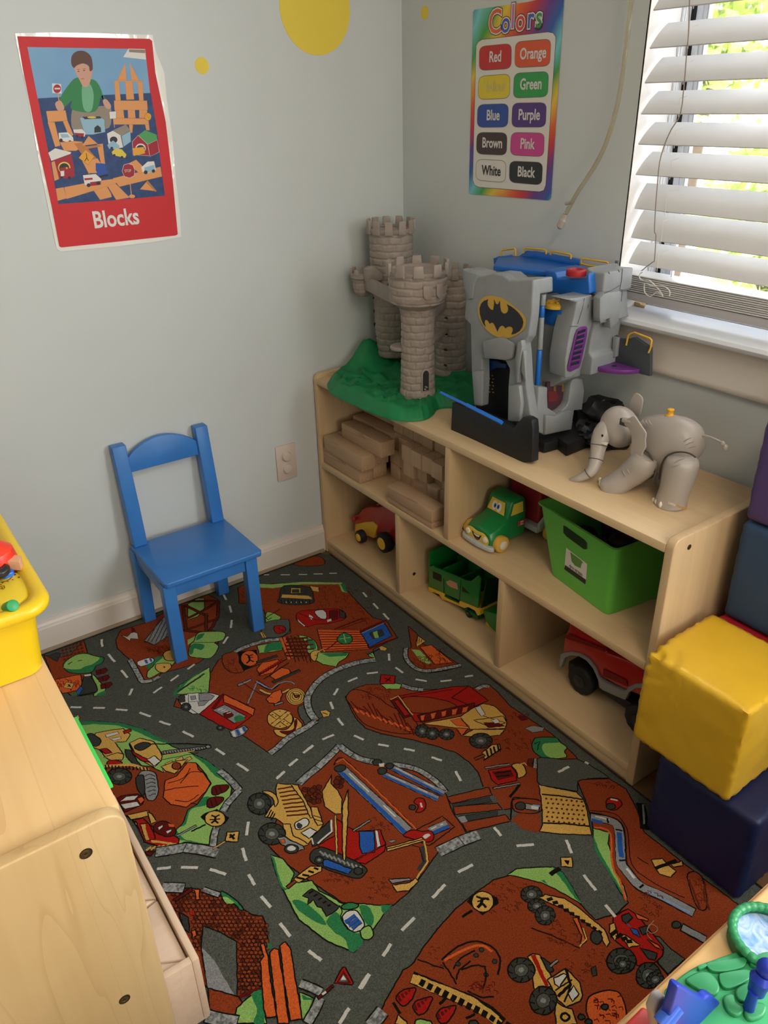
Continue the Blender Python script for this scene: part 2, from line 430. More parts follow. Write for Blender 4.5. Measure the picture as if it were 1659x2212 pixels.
# trees outside the window
leafm = [M('leaf_bright', 'C2D468', .6), M('leaf_mid', 'A6BE5C', .6), M('leaf_pale', 'E2EA9C', .6)]
for k, (cx, cy, cz, r, lb) in enumerate(((-7.0, -3.9, 1.9, .95, 'leafy tree outside the window, left one behind the upper slats'), (-6.0, -2.2, .3, .8, 'leafy tree outside the window, lower one behind the low slats'), (-10.5, -3.9, 1.6, 1.5, 'leafy tree outside the window, farthest one'))):
    t = thing('tree', lb, 'tree', (cx, cy, -3), 'trees outside the window')
    B().tube([(cx, cy, -3), (cx+.1, cy, -1), (cx, cy+.1, cz)], [.16, .13, .06], 8).build('trunk', M('bark', '5A4A3A', .9), t)
    b = B()
    for i in range(1500):
        v = Vector((random.gauss(0, 1), random.gauss(0, 1), random.gauss(0, 1))).normalized()*r*random.uniform(.35, 1)
        c = Vector((cx, cy, cz))+v; a = Vector((random.gauss(0, 1), random.gauss(0, 1), random.gauss(0, 1))).normalized()*random.uniform(.07, .14)
        d = a.orthogonal().normalized()*a.length*.5; e = a.cross(d).normalized()*.006
        b.add([c-a, c-d+e, c+a, c+d+e], [(0, 1, 2, 3)], random.randrange(3))
    b.build('foliage', leafm, t, smooth=False)
# ------------------------------------------------ outlet with two safety caps
pm = M('outlet_plastic', 'CDBDB0', .35, .5)
o = thing('wall_outlet', 'cream wall outlet plate with two round safety caps', 'outlet', (.467, 0, .297))
B().box(.432, .0, .297, .502, .006, .415).build('cover_plate', pm, o, bevel=.003)
for z in (.379, .337):
    B().lathe([(.0155, .0), (.0155, .010), (.0135, .013), (.0, .013)], (.468, .003, z), 24, ax=1).build('safety_cap', pm, o, bevel=.0004)
    B().lathe([(.0175, 0), (.0175, .0045)], (.470, .003, z-.002), 24, ax=1).build('socket', pm, o)
# ------------------------------------------------ yellow wall dots
ym = M('dot_yellow', 'E6CC48', .6)
for x, z, r, lb in ((.273, 1.563, .104, 'large yellow dot sticker high on the left wall, cut by the frame'), (.600, 1.4345, .0178, 'small yellow dot sticker right of the blocks poster')):
    tag(B().lathe([(r, 0), (r, .0006)], (x, .0002, z), 64, ax=1).build('wall_dot', ym), lb, 'sticker', 'yellow wall dots')
tag(B().lathe([(.0155, 0), (.0155, .0006)], (.0002, .102, 1.554), 32, ax=0).build('wall_dot', ym), 'yellow dot sticker at the top of the right wall near the corner', 'sticker', 'yellow wall dots')
# ================================================================ storage shelf along the right wall
mY = wood('maple_y', 'D8BD94', 'CDB086', 'B08E62', axis=1, rough=.38, scale=5, rings=.12)
mZ = wood('maple_z', 'D3B78E', 'C9AB80', 'A98960', axis=2, rough=.38, scale=5, rings=.15)
mE = M('edge_banding', 'DCC294', .4, .4)
boltm = M('bolt_metal', '6E5A3C', .3, .5, metal=.9)
hole = M('bolt_hole', '2A1E12', .7)
SX0, SX1, SY0, SY1, SH, T = .015, .3535, .0067, 1.3028, .61, .019
ZM, ZB = .3316, .0484
def rounded(x0, x1, z0, z1, r, front=1):
    """side panel outline in x,z: the top front and top back corners rounded"""
    p = [(x0, z0), (x1, z0)]
    for k in range(7):
        a = PI/2*k/6; p.append((x1-r+r*math.cos(a), z1-r+r*math.sin(a)))
    for k in range(7):
        a = PI/2+PI/2*k/6; p.append((x0+r+r*math.cos(a), z1-r+r*math.sin(a)))
    return p
def panel(name, parent, x0, x1, y0, y1, z1, r=.02, mt=None):
    return B().prism([(x, y0, z) for x, z in rounded(x0, x1, 0, z1, r)], (0, y1-y0, 0)).build(name, mt or mZ, parent, bevel=.0025, seg=3, ang=50)
def bolt(parent, x, y, z, s=1, up=None):
    b = B().lathe([(.0055, 0), (.0055, .0012)], (x, y-(.0006 if s > 0 else .0006), z), 20, ax=1)
    o = b.build('bolt_recess', hole, parent)
    B().lathe([(.0042, 0), (.0038, .0016), (.0016, .002), (.0012, .0008)], (x+.0006, y-.0004, z), 16, ax=1).build('bolt', boltm, o)
sh = thing('storage_shelf', 'low maple shelf unit with five open cubbies under the window', 'shelf', (.184, .655, 0))
panel('side_panel', sh, SX0, SX1, SY0, SY0+T, SH+.0125)
panel('side_panel', sh, SX0, SX1, SY1-T, SY1, SH+.0125)
def board(name, parent, x0, y0, z0, x1, y1, z1, mt=None, bv=.0015): return B().box(x0, y0, z0, x1, y1, z1).build(name, mt or mY, parent, bevel=bv)
board('top_board', sh, SX0, SY0+T, SH-T, SX1, SY1-T, SH)
board('middle_shelf', sh, SX0, SY0+T, ZM-T, SX1, SY1-T, ZM)
board('bottom_shelf', sh, SX0, SY0+T, ZB-T, SX1, SY1-T, ZB)
board('kick_board', sh, SX1-.022, SY0+T, 0, SX1-.003, SY1-T, ZB-T)
board('back_panel', sh, SX0, SY0+T, .005, SX0+.006, SY1-T, SH-T-.001, bv=0)
board('divider', sh, SX0, .6491-T/2, ZM, SX1, .6491+T/2, SH-T, mZ)
board('divider', sh, SX0, .4322-T/2, ZB, SX1, .4322+T/2, ZM-T, mZ)
board('divider', sh, SX0, .8613-T/2, ZB, SX1, .8613+T/2, ZM-T, mZ)
bolt(sh, .305, SY1+.0002, SH-.015)
bolt(sh, .30, .6491+T/2, .352); bolt(sh, .30, .4322+T/2, .10)

# ================================================================ the nearer cabinet at the left edge
CX0, CX1, CYE = 1.383, 1.74, 1.295
fY = wood('near_maple_y', 'E2C08C', 'D9B37B', 'B98B52', axis=1, rough=.32, scale=4, rings=.3)
fZ = wood('near_maple_z', 'D0B282', 'C5A470', 'A5804C', axis=2, rough=.38, scale=4.5, rings=.28)
cab = thing('storage_cabinet', 'near maple cabinet with rounded side panel at the left edge', 'cabinet', (1.56, .75, 0))
panel('side_panel', cab, CX0, CX1, CYE-T, CYE, SH+.008, .025, fZ)
panel('side_panel', cab, CX0, CX1, .05, .05+T, SH+.008, .025, fZ)
B().prism([(x, CYE-T-.0002, z) for x, z in rounded(CX0-.0002, CX1, .575, SH+.0083, .025)], (0, .0002, 0)) 
board('top_board', cab, CX0, .05+T, SH-T, CX1, CYE-T, SH, fY)
board('middle_shelf', cab, CX0, .05+T, ZM-T, CX1, CYE-T, ZM, fY)
board('bottom_shelf', cab, CX0, .05+T, ZB-T, CX1, CYE-T, ZB, fY)
board('kick_board', cab, CX0+.003, .05+T, 0, CX0+.022, CYE-T, ZB-T, fY)
board('back_panel', cab, CX1-.006, .05+T, .005, CX1, CYE-T, SH-T-.001, fY, bv=0)
for x, z in ((1.4335, .5785), (1.438, .296)):
    b = B().lathe([(.0075, 0), (.0075, .0012)], (x, CYE-.0006, z), 24, ax=1)
    o = b.build('bolt_recess', hole, cab)
    B().lathe([(.0055, 0), (.0058, .0013), (.004, .0018), (.0022, .0014), (.0018, .0006)], (x+.0008, CYE-.0006, z), 20, ax=1).build('bolt', M('bolt_brass', 'A88A58', .28, .5, metal=.9), o)
# green tray whose lip sticks out of the cabinet
gt = M('green_tray', '46D85C', .4)
t = thing('storage_tray', 'bright green tray edge peeking out of the near cabinet', 'tray', (1.5, 1.08, ZM))
TYE = 1.19
TYS = 1.04
b = B(); b.box(1.3745, TYS, ZM+.002, 1.68, TYE, ZM+.006)
b.box(1.3745, TYS, ZM+.006, 1.380, TYE, ZM+.23); b.box(1.677, TYS, ZM+.006, 1.68, TYE, ZM+.23); b.box(1.380, TYS, ZM+.006, 1.677, TYS+.003, ZM+.23); b.box(1.380, TYE-.003, ZM+.006, 1.677, TYE, ZM+.23)
b.build('tray_body', gt, t, bevel=.001)
b = B(); 
b.loft([[(x_, y_, z_) for x_, y_ in pp] for pp, z_ in (([(1.3715, TYS-.005), (1.685, TYS-.005), (1.685, TYE+.005), (1.3715, TYE+.005)], ZM+.228), ([(1.3715, TYS-.005), (1.685, TYS-.005), (1.685, TYE+.005), (1.3715, TYE+.005)], ZM+.233), ([(1.381, TYS+.004), (1.676, TYS+.004), (1.676, TYE-.004), (1.381, TYE-.004)], ZM+.233), ([(1.381, TYS+.004), (1.676, TYS+.004), (1.676, TYE-.004), (1.381, TYE-.004)], ZM+.228), ([(1.3715, TYS-.005), (1.685, TYS-.005), (1.685, TYE+.005), (1.3715, TYE+.005)], ZM+.228))], cap=False)
b.build('rim', gt, t, bevel=.001)
# wooden crate with triangular blocks
cw = wood('crate_wood', 'E3C8AE', 'DABFA3', 'B89273', axis=1, rough=.5, scale=7, rings=.15)
kr = thing('wooden_crate', 'pale wooden crate of triangle blocks sticking out of the near cabinet', 'crate', (1.5, 1.03, ZB))
cx0, cx1, cy0, cy1, cz0, cz1 = 1.319, 1.71, .84, 1.236, ZB, .2
B().box(cx0, cy0, cz0+.004, cx0+.012, cy1, cz1).build('crate_side', cw, kr, bevel=.003)
B().box(cx1-.012, cy0, cz0+.004, cx1, cy1, cz1).build('crate_side', cw, kr, bevel=.003)
B().box(cx0+.012, cy1-.012, cz0+.004, cx1-.012, cy1, cz1).build('crate_end', cw, kr, bevel=.001)
B().box(cx0+.012, cy0, cz0+.004, cx1-.012, cy0+.012, cz1).build('crate_end', cw, kr, bevel=.001)
B().box(cx0+.002, cy0+.002, cz0, cx1-.002, cy1-.002, cz0+.008).build('crate_bottom', cw, kr)
tw = wood('triangle_wood', 'E8CFB8', 'E0C4AA', 'CBA587', axis=0, rough=.5, scale=8, rings=.1)
yy = cy1-.0135; L = .128; k = 0
names = ['nearest one by the crate corner', 'second from the corner', 'middle one', 'fourth from the corner', 'next to the far end', 'at the far end']
x0 = cx0+.0145; x1 = x0+.15
while k < 6 and yy-L > cy0:
    top = .190; bot = ZB+.009
    if k % 2 == 0: p = [(x0, yy, bot), (x1, yy, bot), (x1, yy-.0835, bot)]
    else:
        p = [(x0, yy-.003, bot), (x1, yy-.0895, bot), (x0, yy-L, bot)]
    o = B().prism(p, (0, 0, top-bot)).build('triangle_block', tw, bevel=.003, seg=3)
    tag(o, 'pale triangular block in the crate, '+names[k], 'block', 'triangle blocks in the crate')
    if k % 2 == 1: yy -= L+.001
    k += 1

# ================================================================ chair
cm = M('blue_paint', '3576BE', .34, .5, nz=(14, .06), bump=(35, .08, .001))
ch = thing('child_chair', 'small blue painted wooden child chair against the left wall', 'chair', (.86, .17, 0))
def post(name, x0, x1, pts):
    # pts: (yfront, yback, z)
    rings = [[(x0, yf, z), (x1, yf, z), (x1, yb, z), (x0, yb, z)] for yf, yb, z in pts]
    return B().loft(rings).build(name, cm, ch, bevel=.0022, seg=3)
for xa, xb in ((.7305, .7645), (.967, 1.001)):
    post('front_leg', xa, xb, [(.291, .259, .002), (.291, .259, .2475)])
    post('rear_leg', xa, xb, [(.055, .024, .002), (.066, .033, .16), (.068, .033, .2475)])
for xa, xb in ((.722, .7585), (.9555, .9935)):
    post('back_post', xa, xb, [(.069, .032, .2625), (.058, .024, .38), (.036, .006, .552)])
o = B().prism(smooth_pts([(.717, .046, .248), (.715, .29, .248), (.722, .3015, .248), (.99, .3015, .248), (.998, .294, .248), (.998, .046, .248)], True, 1), (0, 0, .0145)).build('seat', cm, ch, bevel=.003, seg=3)
B().box(.7655, .2685, .208, .966, .2845, .2475).build('apron', cm, ch, bevel=.001)
B().box(.736, .066, .212, .752, .2585, .2475).build('apron', cm, ch, bevel=.001)
B().box(.980, .066, .212, .996, .2585, .2475).build('apron', cm, ch, bevel=.001)
B().box(.7655, .040, .208, .966, .056, .2475).build('apron', cm, ch, bevel=.001)
rp = []
for k in range(17):
    t = k/16; x = .758+.198*t; z = .512+.040*math.sin(PI*t)**.8
    rp.append((x, z))
def yat(z): return .052-(z-.38)*.118
front = [(x, yat(z)-.004, z) for x, z in rp]+[(.956, yat(.472)-.004, .472), (.758, yat(.472)-.004, .472)]
B().prism(front, (0, -.015, 0)).build('back_rail', cm, ch, bevel=.002, seg=3)

# ================================================================ wooden unit blocks on the shelf
bw = [wood('block_wood_a', 'BFA081', 'AE8F6E', '7C5E42', axis=1, rough=.6, scale=9, rings=.5),
      wood('block_wood_b', 'BFA383', 'B09272', '876A4C', axis=1, rough=.6, scale=7, rings=.4)]
be = wood('block_end_wood', 'C9AD8C', 'BC9F7E', '94775A', axis=2, rough=.6, scale=12, rings=.3)
U = .0485
def blk(x0, y0, z0, x1, y1, z1, lb, mt=None, g='wooden blocks on the shelf', rz=0):
    o = B().box(x0, y0, z0, x1, y1, z1, rot=Matrix.Rotation(rz, 3, 'Z')).build('wooden_block', mt or random.choice(bw), bevel=.002)
    return tag(o, lb, 'block', g)
z = ZM+.0005
blk(.296, .027, z, .346, .234, z+U, 'long wooden block at the bottom of the left stack, front row')
blk(.302, .045, z+U+.0005, .352, .256, z+2*U, 'long wooden block in the middle of the left stack, overhanging the shelf edge')
blk(.262, .090, z+2*U+.0006, .312, .300, z+3*U, 'long wooden block on top of the left stack')
blk(.244, .027, z, .294, .232, z+U, 'long wooden block at the bottom of the left stack, second row')
blk(.246, .04, z+U+.0005, .296, .245, z+2*U, 'long wooden block in the left stack, second row second layer')
blk(.200, .06, z+2*U+.0006, .250, .262, z+3*U, 'long wooden block behind the top of the left stack')
blk(.300, .382, z, .350, .586, z+.018, 'thin wooden block under the lone front block by the divider')
blk(.302, .386, z+.0185, .352, .587, z+.0185+U*.78, 'lone long wooden block at the front edge by the divider')
rows = ['bottom', 'second', 'third', 'fourth', 'top']
cols = ['first', 'second', 'third', 'fourth', 'fifth', 'sixth', 'seventh', 'eighth']
fronts = {(0, 4): .250, (1, 4): .225, (2, 2): .268, (2, 3): .272, (2, 5): .275, (2, 4): .27, (1, 2): .262, (1, 3): .25, (0, 5): .243}
for r in range(4):
    for c in range(8):
        y0 = .245+c*.0485
        if (r, c) in ((3, 5), (3, 6)): continue
        xf = fronts.get((r, c), .238+random.uniform(-.006, .006)-(.012 if r == 3 else 0))
        if r == 3 and c < 3: xf = .226
        blk(.03, y0, z+r*(U+.0004), xf, y0+U-.0016, z+r*(U+.0004)+U-.0003, '%s wooden block end from the left in the %s layer of the rear pile' % (cols[c], rows[r]), be, 'block ends in the rear pile')
for c in range(4):
    y0 = .05+c*.049
    blk(.03, y0, z+3*(U+.0004), .205, y0+.048, z+3*(U+.0004)+U-.001, '%s upright block behind the left stack, under the top board' % cols[c], be, 'block ends behind the left stack')

# ================================================================ green storage bin on the middle shelf
gb = M('lime_plastic', '62B448', .38, .4, bump=(300, .1, .0004))
gbd = M('lime_plastic_side', '52A838', .42, .4)
bn = thing('storage_bin', 'lime green plastic bin with a dry erase sticker on the middle shelf', 'bin', (.17, 1.03, ZM))
c_bot = [Vector((.259, .930, ZM+.001)), Vector((.288, 1.130, ZM+.001)), Vector((.075, 1.160, ZM+.001)), Vector((.055, .955, ZM+.001))]
c_top = [Vector((.300, .874, .500)), Vector((.318, 1.158, .500)), Vector((.055, 1.197, .500)), Vector((.035, .905, .500))]
def rr(cs, r, z, n=4):
    out = []
    for i in range(4):
        p = cs[i]; a = (cs[i-1]-p).normalized(); b_ = (cs[(i+1) % 4]-p).normalized()
        for k in range(n+1):
            t = k/n; q = (p+a*r).lerp(p, t).lerp(p.lerp(p+b_*r, t), t)
            out.append(Vector((q.x, q.y, z)))
    return out
c_top[0] = at(2, .500, 1164, 1086); c_top[1] = at(2, .500, 1330, 1190); c_top[2] = c_top[1]+Vector((-.235, .025, 0)); c_top[3] = c_top[0]+Vector((-.235, .03, 0))
c_top[2].y = min(c_top[2].y, SY1-T-.004)
def lerpc(t): return [a.lerp(b_, t) for a, b_ in zip(c_bot, c_top)]
outer = [rr(lerpc(t), .016, ZM+.001+t*(.5-ZM-.001)) for t in (0, .5, 1)]
cen = sum(c_top, Vector())/4
def inset(cs, d):
    c = sum(cs, Vector())/4
    return [p+(c-p).normalized()*d for p in cs]
inner = [rr(inset(lerpc(t), .004), .015, ZM+.001+t*(.5-ZM-.001)+(.003 if t == 0 else 0)) for t in (1, .5, 0)]
b = B().loft(outer+inner)
bn_body = b.build('bin_body', gb, bn, ang=30)
rim_o = rr(inset(c_top, -.007), .018, .4985); rim_o2 = rr(inset(c_top, -.007), .018, .5025); rim_i = rr(inset(c_top, .003), .015, .5025); rim_i2 = rr(inset(c_top, .003), .015, .4985)
B().loft([rim_o, rim_o2, rim_i, rim_i2, rim_o], cap=False).build('bin_rim', gb, bn, ang=30)
fa = (c_top[1]-c_top[0]).normalized(); fdn = ((c_bot[0]+c_bot[1])/2-(c_top[0]+c_top[1])/2).normalized(); fn = fdn.cross(fa).normalized()
if fn.x < 0: fn = -fn
def fp(u, v, k=.0008):   # on the bin's front face from a pixel
    d = ray(u, v); p0 = c_top[0]; t = (p0-CAM).dot(fn)/d.dot(fn); return CAM+d*t+fn*k
hp = [fp(*q) for q in [(1218, 1135), (1224, 1138), (1262, 1165), (1268, 1172), (1268, 1186), (1262, 1186), (1224, 1158), (1218, 1150)]]
B().prism(hp, fn*.0006).build('handle_opening', M('bin_hollow', '16320F', .9), bn)
st = [fp(*q) for q in [(1224, 1183), (1269, 1218), (1266, 1262), (1220, 1229)]]
sk = B().prism(st, fn*.0004).build('sticker', M('sticker_white', 'D9D5C9', .5), bn)
b = B().prism([fp(u, v, .0016) for u, v in [(1222, 1220), (1267, 1252), (1266, 1262), (1220, 1229)]], fn*.0002).build('sticker_band', M('sticker_black', '22221F', .5), sk)
b = B().prism([fp(u, v, .0016) for u, v in [(1233, 1192), (1257, 1210), (1261, 1216), (1258, 1216), (1255, 1227), (1243, 1221), (1236, 1212)]], fn*.0002).build('pot_picture', M('pot_green', '5F8A3C', .5), sk)
vs, fs = text_faces('dry erase', .0155, fp(1245, 1231, .0019), fa, -fdn, .78)
B().add(vs, fs).build('lettering', M('ink', '2A2A2A', .6), sk)
vs, fs = text_faces('easy to clean surface', .0035, fp(1243, 1240, .0019), fa, -fdn, 1.1) if False else (None, None)
# dark things in the bin
dk = [M('dark_toy_a', '2A2B2E', .4), M('dark_toy_b', '3A2E2C', .5), M('dark_toy_c', '1E2A26', .5)]
for k, (fu, fv, r) in enumerate(((.22, .80, .032), (.55, .55, .03), (.25, .50, .028), (.35, .22, .03), (.72, .25, .028), (.75, .78, .028))):
    cc = lerpc(.45); q = cc[0].lerp(cc[3], fu).lerp(cc[1].lerp(cc[2], fu), fv)
    zc = ZM+.085+.006*(k % 3)
    t = B().lathe([(r, 0), (r, .018), (r*.8, .025), (r*.55, .027), (r*.55, .019), (.004, .019)], (q.x, q.y, zc), 20, 2).build('round_toy', dk[k % 3], bevel=.001)
    tag(t, ['dark round toy nearest the front right corner in the green bin', 'dark grey round toy in the middle of the green bin', 'brown round toy against the front of the green bin', 'brownish round toy at the left inside the green bin', 'dark green round toy at the back left of the green bin', 'black round toy at the back right of the green bin'][k], 'toy', 'dark toys in the green bin')
    B().box(q.x-r*.6, q.y-r*.6, ZM+.006, q.x+r*.6, q.y+r*.6, zc).build('toy_base', dk[(k+1) % 3], t)

# ================================================================ toy vehicles
def wheel(parent, name, c, r, wd, ax, tire, hub, hr=.55, tread=0, s=1):
    n = 36; c = Vector(c); b = B(); rings = []
    for t, rr_ in ((-.5, .82), (-.42, .96), (-.2, 1), (.2, 1), (.42, .96), (.5, .82), (.5, hr)):
        ring = []
        for k in range(n):
            a = 2*PI*k/n; q = r*rr_*(1-(tread if (k % 3 == 0 and rr_ > .9) else 0))
            x, y = q*math.cos(a), q*math.sin(a); h = t*wd*s
            ring.append(c+Vector([(h, x, y), (x, h, y)][ax]))
        rings.append(ring)
    b.loft(rings); w = b.build(name, tire, parent, ang=50)
    off = Vector((wd*.5*s, 0, 0)) if ax == 0 else Vector((0, wd*.5*s, 0))
    B().lathe([(r*hr, -.002*s), (r*hr*.95, .002*s), (r*hr*.5, .003*s), (r*.12, .0045*s)], c+off, 24, ax).build('hub', hub, w)
    return w
blackr = M('black_rubber', '17191B', .6); ymat = M('yellow_plastic', 'E2B437', .4)
redp = M('red_plastic', 'B01F28', .35, .5, coat=.2); grn = M('green_plastic', '12803F', .35, .5, coat=.2)
# red and yellow tractor, lower left cubby
tr = thing('toy_tractor', 'red and yellow toy tractor in the lower left cubby', 'toy tractor', (.25, .18, ZB))
def tracex(x, ctx, pts): return [at(0, x, ctx[0]+u/ctx[2], ctx[1]+v/ctx[2]) for u, v in pts]
c8 = (660, 840, 4.1475)
body = [(418, 1165), (425, 1140), (470, 1130), (500, 1085), (560, 1058), (640, 1062), (720, 1040), (760, 1060), (800, 1110), (860, 1120), (900, 1180), (900, 1290), (840, 1390), (800, 1390), (740, 1310), (650, 1280), (620, 1330), (600, 1260), (560, 1200), (500, 1215), (440, 1215)]
B().prism(smooth_pts([tuple(p) for p in tracex(.262, c8, body)], True, 2), (-.07, 0, 0)).build('body', redp, tr, bevel=.006, seg=3, ang=60)
yb = [(440, 1215), (520, 1195), (600, 1190), (640, 1230), (625, 1290), (610, 1340), (560, 1320), (440, 1300)]
B().prism(tracex(.266, c8, yb), (-.078, 0, 0)).build('chassis', ymat, tr, bevel=.003)
p = at(0, .23, 660+660/4.1475, 840+1050/4.1475); B().lathe([(.009, -.02), (.009, .004), (.006, .009)], p, 16, 2).build('exhaust_knob', ymat, tr)
p = at(0, .27, 660+435/4.1475, 840+1165/4.1475); B().ell(p, (.008, .008, .009), 12, 8).build('headlight', redp, tr)
p = at(0, .29, 660+498/4.1475, 840+1322/4.1475); wheel(tr, 'front_wheel', p, .0225, .022, 0, blackr, ymat, .6)
p = at(0, .285, 660+712/4.1475, 840+1375/4.1475); wheel(tr, 'rear_wheel', p, .033, .028, 0, blackr, ymat, .62)
p = at(0, .20, 660+540/4.1475, 840+1300/4.1475); wheel(tr, 'front_wheel', (.185, .115, .071), .0225, .022, 0, blackr, ymat, .6, s=-1)
wheel(tr, 'rear_wheel', (.185, .215, .0815), .033, .028, 0, blackr, ymat, .6, s=-1)
# green pickup with a smiling face
pk = thing('toy_truck', 'green toy truck with a smiling face on its grille, middle shelf', 'toy truck', (.24, .74, ZM))
gx0, gx1, gy0, gy1 = .20, .305, .675, .770
Z0 = ZM+.010
rings = []
for x, y0, y1, zz in ((.312, .690, .760, .37), (.309, .679, .770, .385), (.292, .674, .775, .392), (.262, .676, .774, .402), (.246, .679, .772, .414)):
    rings.append([Vector((x, y0, Z0)), Vector((x, y1, Z0)), Vector((x, y1+.002, (Z0+zz)/2)), Vector((x, y1-.006, zz-.006)), Vector((x, (y0+y1)/2, zz+.005)), Vector((x, y0+.006, zz-.006)), Vector((x, y0-.002, (Z0+zz)/2))])
B().loft(rings).build('bonnet', grn, pk, bevel=.006, seg=3, ang=25)
prf = [(.250, Z0), (.250, .408), (.239, .446), (.231, .454), (.198, .456), (.186, .447), (.182, .41), (.182, Z0)]
B().prism([(x, .684, zz) for x, zz in prf], (0, .082, 0)).build('cab', grn, pk, bevel=.009, seg=4)
wy = M('window_yellow', 'E4C44A', .35)
B().prism([(.2515, .694, .413), (.2515, .755, .413), (.2415, .748, .4435), (.2415, .701, .4435)], (.0015, 0, .0002)).build('windscreen', wy, pk)
b = B(); fl = Flat(0, .2555); 
B().prism([(.196, .7655, .413), (.238, .7655, .413), (.230, .7645, .443), (.199, .7645, .443)], (0, .0022, 0)).build('side_window', wy, pk)
# eyes on the windscreen, mouth on the grille
wt = M('eye_white', 'EDEBE6', .4); ebl = M('eye_blue', '2F6FB5', .4); ink = M('black_print', '15161A', .5); mr = M('mouth_red', '9B2A2A', .5)
def slant(y, zz): return Vector((.2530-(zz-.413)*.32, y, zz))
b = B()
for dy, mi, r, rz_, k in ((-.0085, 0, .0085, .012, 1), (.0085, 0, .0085, .012, 1), (-.006, 1, .0042, .006, 2), (.0058, 1, .0042, .006, 2), (-.0055, 2, .002, .003, 3), (.0052, 2, .002, .003, 3)):
    cc = (.7245+dy, .4275); ring = [slant(cc[0]+r*math.cos(2*PI*i/16), cc[1]+rz_*math.sin(2*PI*i/16))+Vector((.0004*k, 0, 0)) for i in range(16)]
    b.add(ring, [list(range(16))], mi)
b.build('eyes', [wt, ebl, ink], pk, smooth=False)
gp = smooth_pts([(.3125, .684, .372), (.3125, .700, .381), (.3125, .725, .3775), (.3125, .750, .380), (.3125, .768, .368), (.3125, .765, .352), (.3125, .745, .3475), (.3125, .722, .353), (.3125, .700, .3495), (.3125, .686, .356)], True, 3)
g = B().prism(gp, (.003, 0, 0)).build('grille', wy, pk, bevel=.0008)
for y in (.693, .758): B().lathe([(.0085, 0), (.0075, .003), (.003, .005)], (.3155, y, .366), 16, 0).build('headlight', M('lamp_cream', 'E6DDC8', .3), g)
b = B(); x = .3160
def mouth(b, pts, mi, k): b.add([(x+k*.0003, y, zz) for y, zz in pts], [list(range(len(pts)))], mi)
mouth(b, [(.707, .374), (.713, .3705), (.726, .368), (.740, .3705), (.745, .374), (.741, .3655), (.736, .357), (.727, .3525), (.718, .356), (.711, .3645)], 0, 0)
mouth(b, [(.7145, .3695), (.726, .3672), (.738, .3695), (.7355, .3645), (.727, .3625), (.717, .3645)], 1, 1)
mouth(b, [(.718, .3600), (.727, .3588), (.735, .3605), (.731, .3555), (.726, .354), (.721, .3565)], 2, 1)
b.build('smile', [ink, wt, mr], g, smooth=False)
gw = M('bumper_grey', 'B9BDBB', .4)
bp_ = smooth_pts([(.318, .674, 0), (.323, .70, 0), (.325, .725, 0), (.323, .75, 0), (.318, .778, 0), (.305, .781, 0), (.300, .725, 0), (.305, .671, 0)], True, 3)
B().prism([(p[0], p[1], ZM+.0075) for p in bp_], (0, 0, .0125)).build('bumper', gw, pk, bevel=.003, seg=3)
for y, s in ((.7815, 1), (.669, -1)): wheel(pk, 'front_wheel', (.283, y, ZM+.0225), .0222, .018, 1, M('tire_yellow', 'D9A945', .45), M('hub_cream', 'D9D3C4', .4), .55, s=s)
B().prism([(.186, .7675, .374), (.214, .7675, .374), (.214, .7675, .390), (.186, .7675, .390)], (0, .0014, 0)).build('badge', M('badge_red', 'B4413E', .4), pk, bevel=.002)
vs, fs = text_faces('little', .0065, (.200, .7692, .3855), (-1, 0, 0), (0, 0, 1), .9, .0002); vs2, fs2 = text_faces('tikes', .0065, (.200, .7692, .379), (-1, 0, 0), (0, 0, 1), .9, .0002)
B().add(vs, fs).add(vs2, fs2).build('lettering', wt, pk)
# trailer behind the green truck: grey bed with a tall red container
tl = thing('toy_trailer', 'grey toy trailer with a tall dark red container behind the green truck', 'toy trailer', (.11, .77, ZM))
B().box(.04, .70, ZM+.022, .175, .80, ZM+.04).build('bed', gw, tl, bevel=.004)
B().box(.175, .735, ZM+.018, .19, .755, ZM+.03).build('hitch', gw, tl, bevel=.002)
B().box(.055, .682, ZM+.04, .165, .794, .585).build('container', M('dark_red_plastic', '8E2430', .35, .5), tl, bevel=.010, seg=3)
B().prism([(.05, .795, ZM+.03), (.17, .795, ZM+.03), (.17, .795, ZM+.05), (.11, .795, ZM+.095), (.05, .795, ZM+.05)], (0, .008, 0)).build('side_rail', gw, tl, bevel=.002)
for xx in (.075, .14): wheel(tl, 'wheel', (xx, .815, ZM+.0225), .0222, .018, 1, MATS['tire_yellow'], MATS['hub_cream'], .5)
wheel(tl, 'wheel', (.14, .69, ZM+.0225), .0222, .018, 1, MATS['tire_yellow'], MATS['hub_cream'], .5, s=-1)
# green bus, open top
c2 = (840, 1100, 4.608)
bs = thing('toy_bus', 'green open-top toy bus with a yellow skirt in the lower middle cubby', 'toy bus', (.22, .60, ZB))
grb = M('bus_green', '117A2E', .32, .5, coat=.2)
def T2(x, pts): return tracex(x, c2, pts)
side = [(393, 775), (395, 620), (405, 570), (440, 560), (460, 580), (700, 680), (760, 710), (810, 718), (850, 690), (885, 660), (915, 690), (885, 985)]
w1 = [(440, 620), (522, 655), (520, 722), (440, 685)]; w2 = [(730, 765), (800, 840), (730, 818)]
B().prism(T2(.272, side), (-.006, 0, 0)).build('side_wall', grb, bs, bevel=.0015)
so = B().prism([p+Vector((-.105, 0, -.003)) for p in T2(.272, side)], (-.006, 0, 0)).build('side_wall', grb, bs, bevel=.0015)
P0 = T2(.272, [(393, 775), (885, 985)]); Y0, Y1 = P0[0].y, P0[1].y
B().box(.16, Y0, .068, .272, Y0+.006, .185).build('end_wall', grb, bs, bevel=.002)
